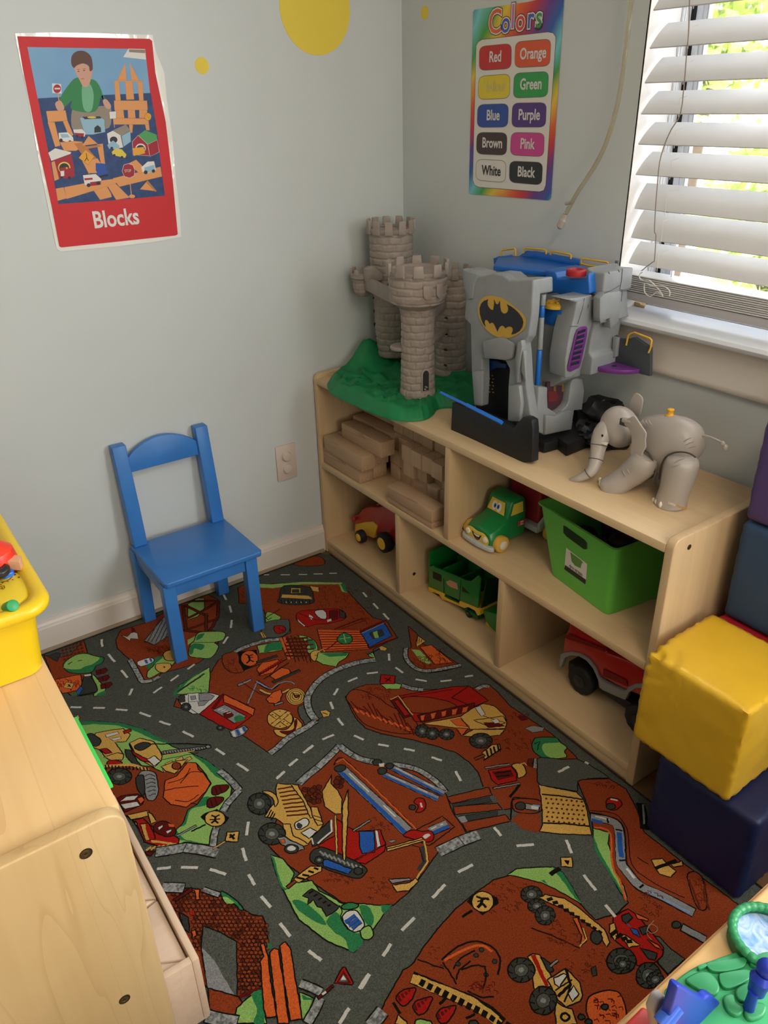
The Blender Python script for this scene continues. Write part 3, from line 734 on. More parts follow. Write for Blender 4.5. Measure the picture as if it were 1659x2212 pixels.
B().prism([(.266, Y1+.004, .07), (.16, Y1+.004, .07), (.16, Y1+.012, .205), (.205, Y1+.02, .19), (.262, Y1+.02, .205)], (0, -.005, 0)).build('windshield_end', M('bus_dark', '0C3A22', .3, .5), bs, bevel=.001)
B().box(.161, Y0+.004, .066, .270, Y1, .074).build('floor_pan', M('bus_floor', '0D5A28', .5), bs)
for yy_ in (Y0+.055, Y0+.12): B().box(.168, yy_, .074, .262, yy_+.005, .150).build('seat_back', grb, bs, bevel=.001)
B().prism(T2(.2728, w1), (.0007, 0, 0)).build('window', hole, bs); B().prism(T2(.2728, w2), (.0007, 0, 0)).build('window', hole, bs)
B().prism(T2(.2728, [(570, 720), (610, 705), (680, 735), (690, 800), (620, 775), (585, 750)]), (.0007, 0, 0)).build('animal_sticker', M('animal_tan', 'C79A72', .5), bs)
b = B()
for q in ([(545, 690), (548, 860)], [(718, 700), (700, 930)], [(545, 860), (700, 930)]):
    a, c = T2(.2726, q); b.tube([a, c], .0009, 6)
b.build('door_seam', M('bus_dark'), bs)
sk1 = [(393, 775), (545, 840), (548, 880), (700, 950), (702, 915), (905, 1000), (905, 1055), (880, 1060), (855, 1010), (790, 975), (750, 985), (560, 905), (530, 905), (500, 850), (440, 825), (415, 840), (395, 825)]
B().prism(T2(.2745, sk1), (-.115, 0, 0)).build('skirt', ymat, bs, bevel=.001)
for y in (Y0+.035, Y0+.178): 
    for xx, s in ((.264, 1), (.168, -1)): wheel(bs, 'wheel', (xx, y, ZB+.0135), .013, .012, 0, blackr, M('bus_hub', '3A3A3A', .5), .5, s=s)
dr = thing('toy_wagon', 'small green toy wagon half hidden by the divider, right of the bus', 'toy wagon', (.24, .76, ZB))
B().prism(T2(.262, [(925, 1000), (1060, 1040), (1130, 1030), (1130, 1260), (1060, 1225), (1000, 1170), (960, 1100)]), (-.09, 0, 0)).build('wagon_body', grb, dr, bevel=.003)
B().box(.17, .71, ZB+.0005, .255, .80, ZB+.012).build('wagon_base', ymat, dr, bevel=.002)
# red fire engine in the lower right cubby
c3 = (1180, 1260, 3.463)
fe = thing('toy_fire_engine', 'large red toy fire engine with grey fenders in the lower right cubby', 'toy fire engine', (.20, 1.12, ZB))
def T3(x, pts): return tracex(x, c3, pts)
fg = M('fender_grey', '8C8C8B', .4)
B().prism(T3(.255, [(120, 520), (135, 400), (160, 350), (185, 250), (330, 230), (470, 300), (440, 480), (440, 520), (520, 545), (760, 640), (860, 700), (860, 900), (590, 800), (400, 700), (300, 560)]), (-.13, 0, 0)).build('body', M('engine_red', 'B3161C', .3, .5, coat=.3), fe, bevel=.006, seg=3)
B().prism(T3(.2575, [(140, 395), (170, 375), (440, 490), (432, 508), (150, 410)]), (.0015, 0, 0)).build('trim_line', M('engine_dark', '7E1016', .4), fe)
B().prism(T3(.257, [(430, 640), (600, 725), (610, 770), (425, 690)]), (.0015, 0, 0)).build('side_step', M('engine_dark'), fe)
B().prism(T3(.259, [(95, 620), (105, 530), (135, 522), (180, 513), (250, 525), (320, 565), (370, 630), (395, 700), (425, 735), (560, 800), (590, 805), (610, 780), (660, 755), (720, 750), (800, 770), (860, 800), (860, 830), (720, 785), (670, 785), (620, 815), (590, 875), (520, 845), (420, 800), (395, 780), (385, 720), (350, 640), (300, 580), (240, 545), (180, 540), (135, 560), (110, 635)]), (-.012, 0, 0)).build('fender', fg, fe, bevel=.0015)
B().box(.14, 1.0, .075, .24, 1.25, .10).build('chassis', M('chassis_dark', '2A2A2A', .6), fe, bevel=.002)
for u, v in ((258, 670), (712, 885)):
    p = at(0, .262, 1180+u/3.463, 1260+v/3.463); wheel(fe, 'wheel', (.250, p.y, ZB+.0395), .039, .03, 0, blackr, M('hub_black', '232527', .4), .45, tread=.05)
    wheel(fe, 'wheel', (.135, p.y, ZB+.0395), .039, .03, 0, blackr, M('hub_black'), .45, tread=.05, s=-1)
# ================================================================ toy castle
stone = M('castle_stone', '9A8E84', .5, .35, nz=(40, .08))
stone_d = M('castle_hollow', '2E2C2A', .8)
gsm = M('castle_green', '177A46', .5, .35, nz=(25, .1))
ck = thing('toy_castle', 'grey plastic toy castle on green hills in the shelf corner', 'toy castle', (.2, .25, SH))
foot = [(.385, .150), (.398, .20), (.396, .31), (.389, .409), (.378, .455), (.354, .487), (.325, .503), (.299, .503), (.27, .49), (.24, .468), (.215, .47), (.17, .50), (.10, .51), (.04, .50), (.022, .42), (.020, .2), (.022, .05), (.06, .032), (.2, .032), (.30, .050), (.36, .10)]
foot = smooth_pts(foot, True, 6); fc = Vector((.20, .26))
def hgt(x, y, t):
    base = .032*min(1, (1-t)*9)**.7
    hill = .135*math.exp(-(((x-.20)/.05)**2+((y-.035)/.045)**2))+.05*math.exp(-(((x-.10)/.08)**2+((y-.06)/.05)**2))+.025*math.exp(-(((x-.08)/.06)**2+((y-.42)/.07)**2))
    pit = -.030*math.exp(-(((x-.235)/.05)**2+((y-.235)/.07)**2))
    n = (noise.noise(Vector((x*38, y*38, 0)))*.016+noise.noise(Vector((x*95, y*95, 3)))*.007)*min(1, (1-t)*6)
    return SH+.0008+max(0, base+(hill+pit+n)*min(1, (1-t)*5))
rings = []
for t in [1, 1, .985, .965, .94, .91, .88, .84, .8, .75, .7, .64, .58, .52, .46, .4, .33, .26, .19, .12, .05]:
    rg = []
    for k, (x, y) in enumerate(foot):
        q = fc+(Vector((x, y))-fc)*t
        if .9 < t < .99: q = fc+(q-fc)*(1+.012*math.sin(k*1.7)*math.sin(k*.53))
        rg.append(Vector((q.x, q.y, hgt(q.x, q.y, t) if len(rings) else SH+.0006)))
    rings.append(rg)
rings[1] = [v+Vector((0, 0, .004)) for v in rings[0]]
B().loft(rings).build('hill_base', gsm, ck, ang=50)
def brick(name, parent, c, prof, bh=.0195, nb=9, n=150, arc=(0, 2*PI), depth=.0032, mt=None, step=.0021, seed=0):
    """stone tower: radius profile [(r, z)], mortar grooves pressed into the surface"""
    z0, z1 = prof[0][1], prof[-1][1]; rings = []; zz = z0
    def rad(z):
        for (ra, a), (rb, b_) in zip(prof, prof[1:]):
            if a <= z <= b_+1e-9: return ra+(rb-ra)*((z-a)/(b_-a) if b_ > a else 1)
        return prof[-1][0]
    closed = arc[1]-arc[0] > 6.2
    m = max(2, int((z1-z0)/step)); 
    for j in range(m+1):
        z = z0+(z1-z0)*j/m; row = int((z-z0)/bh); fz = ((z-z0)/bh) % 1; rg = []
        for k in range(n if closed else n+1):
            a = arc[0]+(arc[1]-arc[0])*k/n
            wob = noise.noise(Vector((math.cos(a)*3, math.sin(a)*3, z*30+seed)))*.14
            fzz = (fz+wob) % 1
            fa_ = (a/(2*PI)*nb+(.5 if row % 2 else 0)+seed*.3) % 1
            e1 = min(fzz, 1-fzz)*bh; e2 = min(fa_, 1-fa_)*2*PI*rad(z)/nb
            g = max(0, 1-e1/.0036); g2 = max(0, 1-e2/.0036)*.8
            r = rad(z)-depth*max(g, g2)+noise.noise(Vector((math.cos(a)*9, math.sin(a)*9, z*160+seed)))*.0007
            rg.append(Vector((c[0]+r*math.cos(a), c[1]+r*math.sin(a), z)))
        rings.append(rg)
    return B().loft(rings, cap=closed).build(name, mt or stone, parent, ang=80)
def merlons(parent, c, r, z, h, n, wd, th=.005, arc=(0, 2*PI), skip=()):
    for k in range(n):
        if k in skip: continue
        a = arc[0]+(arc[1]-arc[0])*(k+.5)/n; R = Matrix.Rotation(a, 3, 'Z')
        pts = [(r-th, -wd/2, z), (r-th, wd/2, z), (r-th, wd*.41, z+h), (r-th, -wd*.41, z+h)]
        q = [R @ Vector((p[0], p[1], 0))+Vector((c[0], c[1], p[2])) for p in pts]
        B().prism(q, R @ Vector((th, 0, 0))).build('merlon', stone, parent, bevel=.0012)
# front tower
ft = (.250, .395)
fo = brick('front_tower', ck, ft, [(.052, .622), (.047, .66), (.045, .74), (.044, .83), (.046, .868), (.052, .878), (.072, .892), (.0755, .915), (.0765, .965)], nb=10, seed=1)
B().lathe([(.0765, .962), (.079, .966), (.079, .972), (.070, .972), (.069, .935), (.004, .935)], ft+(0,), 48, 2).build('parapet', stone, ck, ang=40)
merlons(ck, ft, .082, .962, .030, 10, .027, .008)
# heraldic shields on the front tower head
for a, wd in ((1.25, .026), (1.70, .024)):
    sh_p = []
    for k, (u, v) in enumerate([(-.5, .5), (.5, .5), (.5, -.15), (.38, -.38), (.15, -.5), (-.15, -.5), (-.38, -.38), (-.5, -.15)]):
        aa = a+u*wd/.078; sh_p.append(Vector((ft[0]+.0775*math.cos(aa), ft[1]+.0775*math.sin(aa), .927+v*.034)))
    B().prism(sh_p, Vector((math.cos(a), math.sin(a), 0))*.0025).build('shield', stone, ck, bevel=.0008)
# arched doorway slot in the front tower
a = 1.40; nn = Vector((math.cos(a), math.sin(a), 0)); tt = Vector((-math.sin(a), math.cos(a), 0))
P0 = Vector((ft[0], ft[1], 0))+nn*.0445
ar = [(-.009, .662), (.009, .662), (.009, .708), (.006, .715), (0, .718), (-.006, .715), (-.009, .708)]
ar2 = [(u*1.5, (v-.69)*1.16+.69) for u, v in ar]
B().prism([P0+tt*u+Vector((0, 0, v)) for u, v in ar2], nn*.0018).build('door_frame', stone, ck, bevel=.0006)
B().prism([P0+nn*.001+tt*u+Vector((0, 0, v)) for u, v in ar], nn*.0012).build('doorway', stone_d, ck)
# balcony
B().lathe([(.030, .751), (.032, .753), (.032, .758), (.029, .761), (.004, .761)], (.270, .352, 0.008), 32, 2).build('balcony', stone, ck, bevel=.0008)
# tall back tower in the corner
bt = (.125, .108)
brick('back_tower', ck, bt, [(.046, .66), (.049, .70), (.052, .74), (.055, .85), (.061, .875), (.063, .95), (.063, 1.028)], nb=10, seed=4)
B().lathe([(.063, 1.018), (.068, 1.024), (.068, 1.032), (.060, 1.032), (.059, .99), (.004, .99)], bt+(0,), 48, 2).build('parapet', stone, ck, ang=40)
merlons(ck, bt, .070, 1.018, .036, 11, .024, .008)
for z in (.868, .83, .79, .75):
    a = -.28 if False else -.95; p = Vector((bt[0]+.054*math.cos(a), bt[1]+.054*math.sin(a), z)); B().ell(p, (.006, .006, .008), 12, 8).build('arrow_slit', stone_d, ck)
# right tower
rt = (.072, .318)
brick('right_tower', ck, rt, [(.050, .625), (.047, .66), (.046, .80), (.048, .835), (.052, .842), (.052, .875), (.049, .885), (.049, .93)], nb=9, seed=9)
merlons(ck, rt, .054, .918, .028, 9, .021, .006)
for z in (.815, .77, .725, .68):
    a = .55; p = Vector((rt[0]+.0455*math.cos(a), rt[1]+.0455*math.sin(a), z)); B().ell(p, (.003, .009, .0035), 12, 8).build('arrow_slit', stone_d, ck)
    B().ell(p+Vector((.0005, 0, -.006)), (.0035, .010, .004), 12, 8).build('slit_sill', stone, ck)
# walls joining the towers
def wallrun(name, a, b_, z0, z1, th=.012):
    a = Vector((a[0], a[1], 0)); b_ = Vector((b_[0], b_[1], 0)); d = (b_-a).normalized(); nn = Vector((-d.y, d.x, 0))*th/2
    B().prism([a-nn+Vector((0, 0, z0)), b_-nn+Vector((0, 0, z0)), b_+nn+Vector((0, 0, z0)), a+nn+Vector((0, 0, z0))], (0, 0, z1-z0)).build(name, stone, ck, bevel=.001)
wallrun('curtain_wall', (.262, .33), (.212, .10), .868, .905); wallrun('curtain_wall', (.24, .345), (.16, .15), .872, .915); wallrun('curtain_wall', (.21, .40), (.10, .33), .84, .90)
wallrun('walkway', (.22, .40), (.11, .34), .775, .785, .02)
# small round bastion on the left
bs_ = (.205, .075)
brick('bastion', ck, bs_, [(.018, .845), (.029, .86), (.031, .90)], nb=7, n=72, seed=5)
B().lathe([(.031, .895), (.036, .899), (.036, .912), (.031, .914), (.029, .90), (.004, .90)], bs_+(0,), 40, 2).build('bastion_rim', stone, ck, ang=40)
merlons(ck, bs_, .037, .908, .016, 7, .016, .005)
pb = [(0, 0, 0), (.045, 0, 0), (.045, 0, .035), (.03, 0, .042), (0, 0, .02)]
B().prism([Vector((.180, .11, .895))+Vector((x, 0, z)) for x, _, z in pb], (0, .03, 0)).build('stair_block', stone, ck, bevel=.002)

# ================================================================ grey rock hideout playset
gr = M('cave_grey', '8B8F90', .42, .4, nz=(30, .06), bump=(45, .35, .003))
bk = M('cave_black', '1D1E20', .5, .4, bump=(60, .3, .002))
blp = M('cave_blue', '1763B8', .35, .5); yel = M('cave_yellow', 'E0AE33', .4); pur = M('cave_purple', '6B2F7C', .35, .5)
cv = thing('toy_rock_hideout', 'grey and black rock hideout playset with an oval winged emblem on the shelf top', 'playset', (.17, .76, SH))
K6 = (940, 520, 3.318); K2 = (980, 540, 6.9125); K3 = (1150, 540, 6.144); K4 = (1120, 740, 7.9)
def TR(ax, val, ctx, pts): return [at(ax, val, ctx[0]+u/ctx[2], ctx[1]+v/ctx[2]) for u, v in pts]
def piece(name, ax, val, ctx, pts, d, mt, bevel=.002, seg=2, **k):
    dv = [0, 0, 0]; dv[ax] = d
    return B().prism(TR(ax, val, ctx, pts), dv).build(name, mt, cv, bevel=bevel, seg=seg, **k)
# black base
piece('base_wall', 0, .300, K6, [(120, 1158), (510, 1312), (560, 1350), (592, 1300), (628, 1262), (655, 1268), (692, 1290), (698, 1360), (694, 1590), (610, 1592), (440, 1510), (240, 1415), (110, 1362)], -.022, bk, .003)
P = TR(0, .300, K6, [(110, 1362), (610, 1592)]); 
B().box(.045, P[0].y+.004, SH+.0006, .290, P[1].y-.01, .622).build('base_floor', bk, cv, bevel=.002)
B().prism(TR(2, SH+.0006, K6, [(695, 1440), (700, 1495), (780, 1525), (870, 1500), (985, 1470), (1000, 1370)]), (0, 0, .026)).build('base_floor', bk, cv, bevel=.003)
B().prism(TR(2, SH+.0006, K6, [(865, 1490), (940, 1548), (1112, 1478), (1150, 1400), (1000, 1380)]), (0, 0, .030)).build('step_block', bk, cv, bevel=.003)
def rock(name, c, r, seed, sc, mt, parent):
    bm = bmesh.new(); bmesh.ops.create_icosphere(bm, subdivisions=4, radius=1)
    me = bpy.data.meshes.new(name)
    for v in bm.verts:
        n_ = v.co.normalized(); v.co = Vector((n_.x*r[0], n_.y*r[1], n_.z*r[2]))*(1+.35*noise.cell(n_*sc+Vector((seed, 0, 0)))+.15*noise.noise(n_*4+Vector((seed, 1, 2))))
        v.co += Vector(c)-WL[parent.name]
        v.co.z = max(v.co.z, SH+.001-WL[parent.name].z); v.co.x = max(v.co.x, .006-WL[parent.name].x)
    bm.to_mesh(me); bm.free(); me.materials.append(mt)
    for p in me.polygons: p.use_smooth = True
    o = bpy.data.objects.new(name, me); COL.objects.link(o); o.parent = parent; WL[o.name] = WL[parent.name]
    me.set_sharp_from_angle(angle=.9); return o
rock('boulder', (.052, .87, .645), (.040, .075, .055), 3, 2.1, bk, cv)
rock('boulder', (.085, .875, .625), (.05, .045, .03), 6, 2.6, bk, cv)
# front tower of rock
front = [(185, 200), (300, 240), (315, 262), (410, 235), (480, 245), (530, 285), (702, 282), (692, 500), (690, 530), (668, 690), (632, 742), (640, 820), (650, 1030), (690, 1290), (600, 1335), (515, 1300), (520, 1040), (530, 920), (500, 862), (420, 850), (335, 848), (338, 1000), (330, 1190), (275, 1180), (258, 930), (250, 600), (205, 560), (218, 420), (200, 330)]
piece('front_rock', 0, .272, K6, front, -.026, gr, .005, 3, ang=25)
back = [(215, 190), (400, 182), (500, 188), (730, 275), (752, 385), (742, 560), (728, 800), (705, 1310), (560, 1320), (545, 1040), (535, 905), (500, 850), (335, 840), (340, 1150), (300, 1180), (285, 930), (262, 590), (220, 540), (225, 400)]
piece('roof_rock', 0, .262, K6, [(186, 204), (300, 238), (320, 262), (410, 235), (480, 243), (530, 285), (704, 282), (706, 392), (640, 400), (300, 380), (200, 330)], -.060, gr, .004, 3)
piece('rock_boss', 0, .281, K6, [(260, 935), (335, 930), (330, 1185), (278, 1180)], -.012, gr, .004)
piece('rock_boss', 0, .284, K6, [(520, 1040), (575, 1030), (600, 1040), (615, 1170), (600, 1300), (515, 1295)], -.014, gr, .005)
piece('rock_boss', 0, .283, K6, [(330, 720), (470, 690), (560, 745), (545, 850), (500, 862), (430, 852), (350, 848)], -.013, gr, .006)
piece('rock_ridge', 0, .286, K6, [(585, 730), (615, 712), (622, 760), (600, 900), (590, 1020), (578, 1020), (572, 850)], -.014, gr, .004)
piece('rock_ridge', 0, .283, K6, [(622, 780), (636, 800), (650, 1020), (612, 940)], -.012, gr, .003)
piece('rock_boss', 0, .279, K6, [(190, 205), (300, 240), (268, 330), (262, 420), (222, 425), (205, 330)], -.012, gr, .005)
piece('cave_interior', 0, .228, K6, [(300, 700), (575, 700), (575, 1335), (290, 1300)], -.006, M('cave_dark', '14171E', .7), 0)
piece('inner_beam', 0, .240, K6, [(335, 846), (360, 842), (400, 866), (420, 856), (470, 880), (505, 884), (505, 915), (440, 910), (390, 935), (335, 925)], -.006, M('deep_blue', '12386E', .5), .001)
b = B()
for k in range(6):
    for j in range(3):
        q_ = at(0, .2285, 940+(355+j*26+(k%2)*6)/3.318, 520+(960+k*24+j*4)/3.318); b.box(q_.x, q_.y, q_.z, q_.x+.001, q_.y+.004, q_.z+.0016)
b.build('ladder_marks', yel, cv)
B().lathe([(.022, .625), (.022, .64), (.014, .643), (.014, .655), (.01, .655)], (.235, .622, 0), 20, 2).build('turret_peg', M('cave_red', '6E2A2C', .45), cv)
# drawbridge arm, bright blue
a_, b_ = at(0, .315, 952, 848), at(0, .315, 1010, 876)
B().tube([a_, b_], .0042, 4).build('bridge_arm', M('bridge_blue', '1A72DA', .35, .5), cv, ang=30)
a_, b_ = at(0, .318, 1008, 875), at(0, .318, 1084, 913)
B().tube([a_, b_], .0058, 4).build('bridge_arm', M('bridge_blue'), cv, ang=30)
# oval emblem
yl = M('emblem_yellow', 'C9A03A', .45); ebk = M('emblem_black', '20212A', .45)
eo = [(520, 685), (585, 684), (650, 692), (715, 712), (780, 750), (850, 800), (920, 855), (980, 905), (1030, 955), (1065, 1015), (1076, 1070), (1070, 1130), (1045, 1185), (995, 1235), (935, 1275), (870, 1300), (800, 1317), (720, 1310), (640, 1290), (560, 1245), (490, 1185), (435, 1110), (395, 1040), (372, 960), (365, 880), (380, 800), (420, 735), (465, 700)]
em = piece('emblem', 0, .2730, K2, smooth_pts(eo, True, 2), .0012, yl, 0)
bo = [(517, 738), (455, 757), (412, 800), (388, 870), (392, 950), (415, 1040), (440, 1100), (478, 1150), (464, 1095), (466, 1055), (485, 1043), (505, 1050), (525, 1075), (541, 1105), (556, 1088), (578, 1084), (600, 1100), (625, 1150), (655, 1218), (680, 1160), (705, 1135), (730, 1128), (755, 1145), (775, 1172), (795, 1152), (825, 1142), (858, 1145), (880, 1165), (885, 1200), (862, 1262), (920, 1250), (985, 1210), (1025, 1150), (1040, 1080), (1025, 1020), (980, 950), (920, 890), (860, 845), (793, 808), (812, 850), (816, 890), (802, 930), (770, 950), (735, 943), (710, 915), (697, 860), (690, 757), (670, 800), (650, 812), (630, 800), (603, 738), (606, 800), (592, 898), (555, 888), (525, 855), (507, 815), (506, 775)]
B().prism(TR(0, .2744, K2, bo), (.0005, 0, 0)).build('winged_shape', ebk, em, smooth=False)
# hinge post of blue and grey sleeves
def PX(x, u, v): # hinge
    x += .010; return at(0, x, 940+u/3.318, 520+v/3.318)
for (u0, v0), (u1, v1), mt in (((776, 385), (770, 462), gr), ((768, 465), (764, 545), blp), ((763, 548), (750, 778), gr), ((749, 782), (732, 1040), blp), ((730, 1044), (722, 1130), gr), ((722, 1132), (716, 1220), M('sticker_white')), ((716, 1222), (708, 1312), gr)):
    B().tube([PX(.218, u0, v0), PX(.218, u1, v1)], .0062, 12).build('hinge_sleeve', mt, cv, bevel=.0004)
# right half: hinged open
piece('side_rock', 0, .190, (0, 0, 1), [(1172, 677), (1216, 678), (1222, 645), (1247, 652), (1240, 700), (1232, 728), (1223, 776), (1214, 812), (1213, 823), (1192, 836), (1170, 838), (1162, 760)], -.078, gr, .004, 3)
Ys = TR(0, .190, (0, 0, 1), [(1218, 800)])[0].y
low = [(350, 760), (500, 765), (498, 900), (505, 1110), (560, 1150), (650, 1212), (740, 1165), (820, 1090), (860, 1010), (900, 700), (940, 600), (1100, 620), (1128, 820), (1090, 1150), (955, 1160), (910, 1490), (640, 1545), (450, 1585), (285, 1500), (320, 1200)]
piece('lower_rock', 1, .838, K4, low, -.022, gr, .003, 3)
piece('rock_boss', 1, .846, K4, [(470, 1235), (640, 1260), (740, 1190), (925, 1160), (905, 1485), (640, 1540), (460, 1580)], -.012, gr, .004)
piece('side_window_panel', 1, .818, K4, [(480, 680), (900, 640), (880, 1200), (480, 1250)], -.004, M('panel_maroon', '4A2A34', .6), 0)
piece('window_dial', 1, .8195, K4, [(500, 830), (640, 830), (690, 930), (640, 1010), (510, 1010)], -.003, M('cave_red'), 0)
piece('window_bars', 1, .8195, K4, [(600, 690), (780, 690), (780, 840), (740, 840), (740, 730), (640, 730), (640, 830), (600, 830)], -.003, M('bar_tan', '7A6030', .5), 0)
# purple grille on the slanted side face
gpt = [(705, 1010), (720, 1030), (715, 1130), (640, 1480), (612, 1560), (500, 1612), (462, 1600), (460, 1540), (560, 1120), (590, 1050), (640, 1018)]
gA, gB, gC = [at(1, Ys+.040, 1150+u/6.144, 540+v/6.144) for u, v in ((500, 1612), (590, 1050), (720, 1030))]
gl = B().prism([at(1, .875, 1150+u/6.144, 540+v/6.144) for u, v in gpt], (0, .003, 0)).build('grille', pur, cv, bevel=.0015)
for k in range(7):
    t = k/6; u0, v0 = 602-(602-512)*t, 1080+(1500-1080)*t; u1, v1 = 708-(708-625)*t, 1055+(1480-1055)*t
    q = [(u0, v0), (u1-2, v1-8), (u1-8, v1+30), (u0-6, v0+44)]
    B().prism([at(1, .8784, 1150+u/6.144, 540+v/6.144) for u, v in q], (0, .0005, 0)).build('grille_slot', M('slot_dark', '191B2A', .6), gl)
    B().tube([at(1, .880, 1150+(u0-7)/6.144, 540+(v0+50)/6.144), at(1, .880, 1150+(u1-4)/6.144, 540+(v1+38)/6.144)], .0014, 8).build('grille_bar', pur, gl)
# side leaning slab behind the grille
piece('lean_slab', 1, .874, K3, [(440, 655), (590, 640), (800, 595), (770, 760), (735, 1000), (690, 1290), (620, 1600), (520, 1690), (440, 1700), (440, 1450), (500, 1100), (560, 880), (590, 700)], -.05, gr, .003, 3)
# rear tall chimney of rock
piece('chimney_rock', 0, .130, K3, [(722, 228), (790, 290), (960, 305), (932, 590), (882, 615), (892, 900), (912, 975), (820, 985), (775, 1215), (750, 1370), (800, 1432), (775, 1665), (600, 1665), (560, 1200), (700, 600)], -.095, gr, .004, 3)
piece('rock_boss', 1, .905, K3, [(965, 575), (1180, 545), (1180, 700), (1150, 960), (1040, 1050), (1030, 905), (905, 965), (895, 900), (900, 640)], -.02, gr, .003)
p = at(1, .86, 1150+1145/6.144, 540+175/6.144); B().lathe([(.0045, 0), (.0045, .005)], (.055, .86, at(0, .06, 1336, 568).z-.002), 12, 2).build('peg', M('peg_grey', '55585C', .5), cv)
seam = M('rock_seam', '4E5254', .7)
for x_, ptl in ((.1305, [(795, 590), (860, 600), (930, 585)]), (.1305, [(770, 960), (840, 945), (900, 960)])):
    B().tube([at(0, x_, 1150+u/6.144, 540+v/6.144) for u, v in ptl], .0007, 6).build('rock_seam', seam, cv)
for ptl in ([(960, 572), (1040, 540), (1160, 470)], [(1195, 245), (1185, 400), (1160, 520), (1195, 530), (1180, 680)], [(1140, 262), (1155, 290)], [(1010, 290), (1025, 315)]):
    B().tube([at(1, .8915 if v < 560 else .906, 1150+u/6.144, 540+v/6.144) for u, v in ptl], .0008, 6).build('rock_seam', seam, cv)
for ptl in ([(690, 640), (665, 780), (600, 980)], [(740, 720), (735, 770)], [(500, 1015), (600, 1010)]):
    B().tube([at(1, .8745, 1150+u/6.144, 540+v/6.144) for u, v in ptl], .0007, 6).build('rock_seam', seam, cv)
# wing panel with purple lookout
dg = M('wing_grey', '41474C', .5, .4, bump=(50, .2, .002))
piece('wing_panel', 0, .050, K3, [(880, 1120), (930, 1070), (1060, 1110), (1130, 1170), (1250, 1185), (1350, 1155), (1565, 1300), (1560, 1650), (1560, 1680), (1400, 1640), (1000, 1620), (870, 1560)], -.010, dg, .002)
piece('wing_rim', 0, .058, K3, [(905, 1085), (960, 1060), (1060, 1110), (1060, 1150), (1035, 1430), (1020, 1430), (1040, 1160), (960, 1100), (920, 1130)], -.008, gr, .002)
piece('wing_rim', 0, .060, K3, [(1065, 1150), (1130, 1165), (1105, 1420), (1045, 1440)], -.010, gr, .002)
pq = smooth_pts([tuple(q) for q in TR(2, .805, K3, [(795, 1510), (900, 1460), (1100, 1430), (1290, 1470), (1490, 1545), (1400, 1585), (1230, 1598), (1050, 1585), (900, 1560)])], True, 3)
lk = B().prism(pq, (0, 0, -.010)).build('lookout_floor', pur, cv, bevel=.001)
for u, v, r in ((1085, 1540, .006),): B().lathe([(r, 0), (r, .0006)], at(2, .8052, 1150+u/6.144, 540+v/6.144), 16, 2).build('peg_hole', M('slot_dark'), lk)
for k in range(6):
    a = [(930+k*60, 1515-k*8), (1000+k*72, 1492-k*3), (1090+k*60, 1490+k*7)]
    B().tube([at(2, .8053, 1150+u/6.144, 540+v/6.144) for u, v in a], .0007, 6).build('floor_rib', M('purple_dark', '4A1F58', .5), lk)
def rail(pts, x, r=.0022):
    B().tube([at(0, x, 1150+u/6.144, 540+v/6.144) for u, v in pts], r, 8).build('yellow_rail', yel, cv, ang=80)
rail([(1245, 1265), (1272, 1135), (1300, 1110), (1358, 1095), (1555, 1170), (1583, 1195), (1572, 1290), (1540, 1365)], .056)
# blue top deck, rails and helipad box
deck = [at(2, .995, u, v) for u, v in [(1066, 574), (1075, 557), (1150, 550), (1250, 573), (1262, 590), (1185, 588), (1092, 577)]]
deck = [Vector((max(q.x, .008), q.y, q.z)) for q in deck]
B().prism(deck, (0, 0, -.012)).build('top_deck', blp, cv, bevel=.002)
piece('deck_rim', 0, .022, K6, [(418, 130), (450, 112), (595, 112), (650, 72), (720, 78), (1000, 130), (1033, 145), (1033, 205), (960, 175), (700, 130), (600, 150), (470, 165), (420, 170)], -.012, blp, .002)
piece('deck_rim', 0, .075, K6, [(415, 125), (452, 115), (470, 160), (500, 185), (420, 172)], -.05, blp, .002)
def rail6(pts, x): B().tube([at(0, x, 940+u/3.318, 520+v/3.318) for u, v in pts], .0022, 8).build('yellow_rail', yel, cv, ang=80)
rail6([(472, 112), (476, 72), (490, 66), (565, 56), (576, 62), (576, 110)], .024)
rail6([(634, 88), (640, 58), (655, 54), (780, 64), (797, 72), (795, 96)], .024)
rail6([(826, 100), (836, 76), (850, 76), (960, 96), (975, 104), (972, 130)], .024)
rail6([(1050, 195), (1046, 140), (1060, 128), (1235, 155), (1240, 165)], .030)
rail6([(1048, 165), (1100, 178), (1180, 190)], .032)
piece('blue_box', 0, .150, K3, [(165, 262), (300, 290), (330, 378), (480, 384), (700, 400), (742, 300), (760, 580), (440, 642), (310, 565), (190, 590)], -.10, blp, .003, 3)
q = at(2, .992, 1150+610/6.144, 540+325/6.144)
q.x = .10; 
kd = B().lathe([(.022, 0), (.022, .012), (.020, .014), (.014, .014), (.013, .006), (.004, .006)], tuple(at(2, 1.003, 1244, 595)), 32, 2).build('red_knob', M('knob_red', 'A8262E', .4), cv, bevel=.0006)
c_ = tuple(at(0, .184, 1199, 664))
B().lathe([(.025, 0), (.025, .007), (.021, .012), (.004, .0125)], c_, 32, 2).build('yellow_knob', yel, cv, bevel=.001)
b = B()
for k in range(3):
    R = Matrix.Rotation(k*PI/3, 3, 'Z'); b.box(c_[0]-.018, c_[1]-.003, c_[2]+.011, c_[0]+.018, c_[1]+.003, c_[2]+.0155, rot=R, c=c_)
b.build('knob_spokes', yel, cv, bevel=.001)
B().box(.130, c_[1]-.035, .90, .194, c_[1]+.03, c_[2]-.0005).build('knob_deck', blp, cv, bevel=.002)

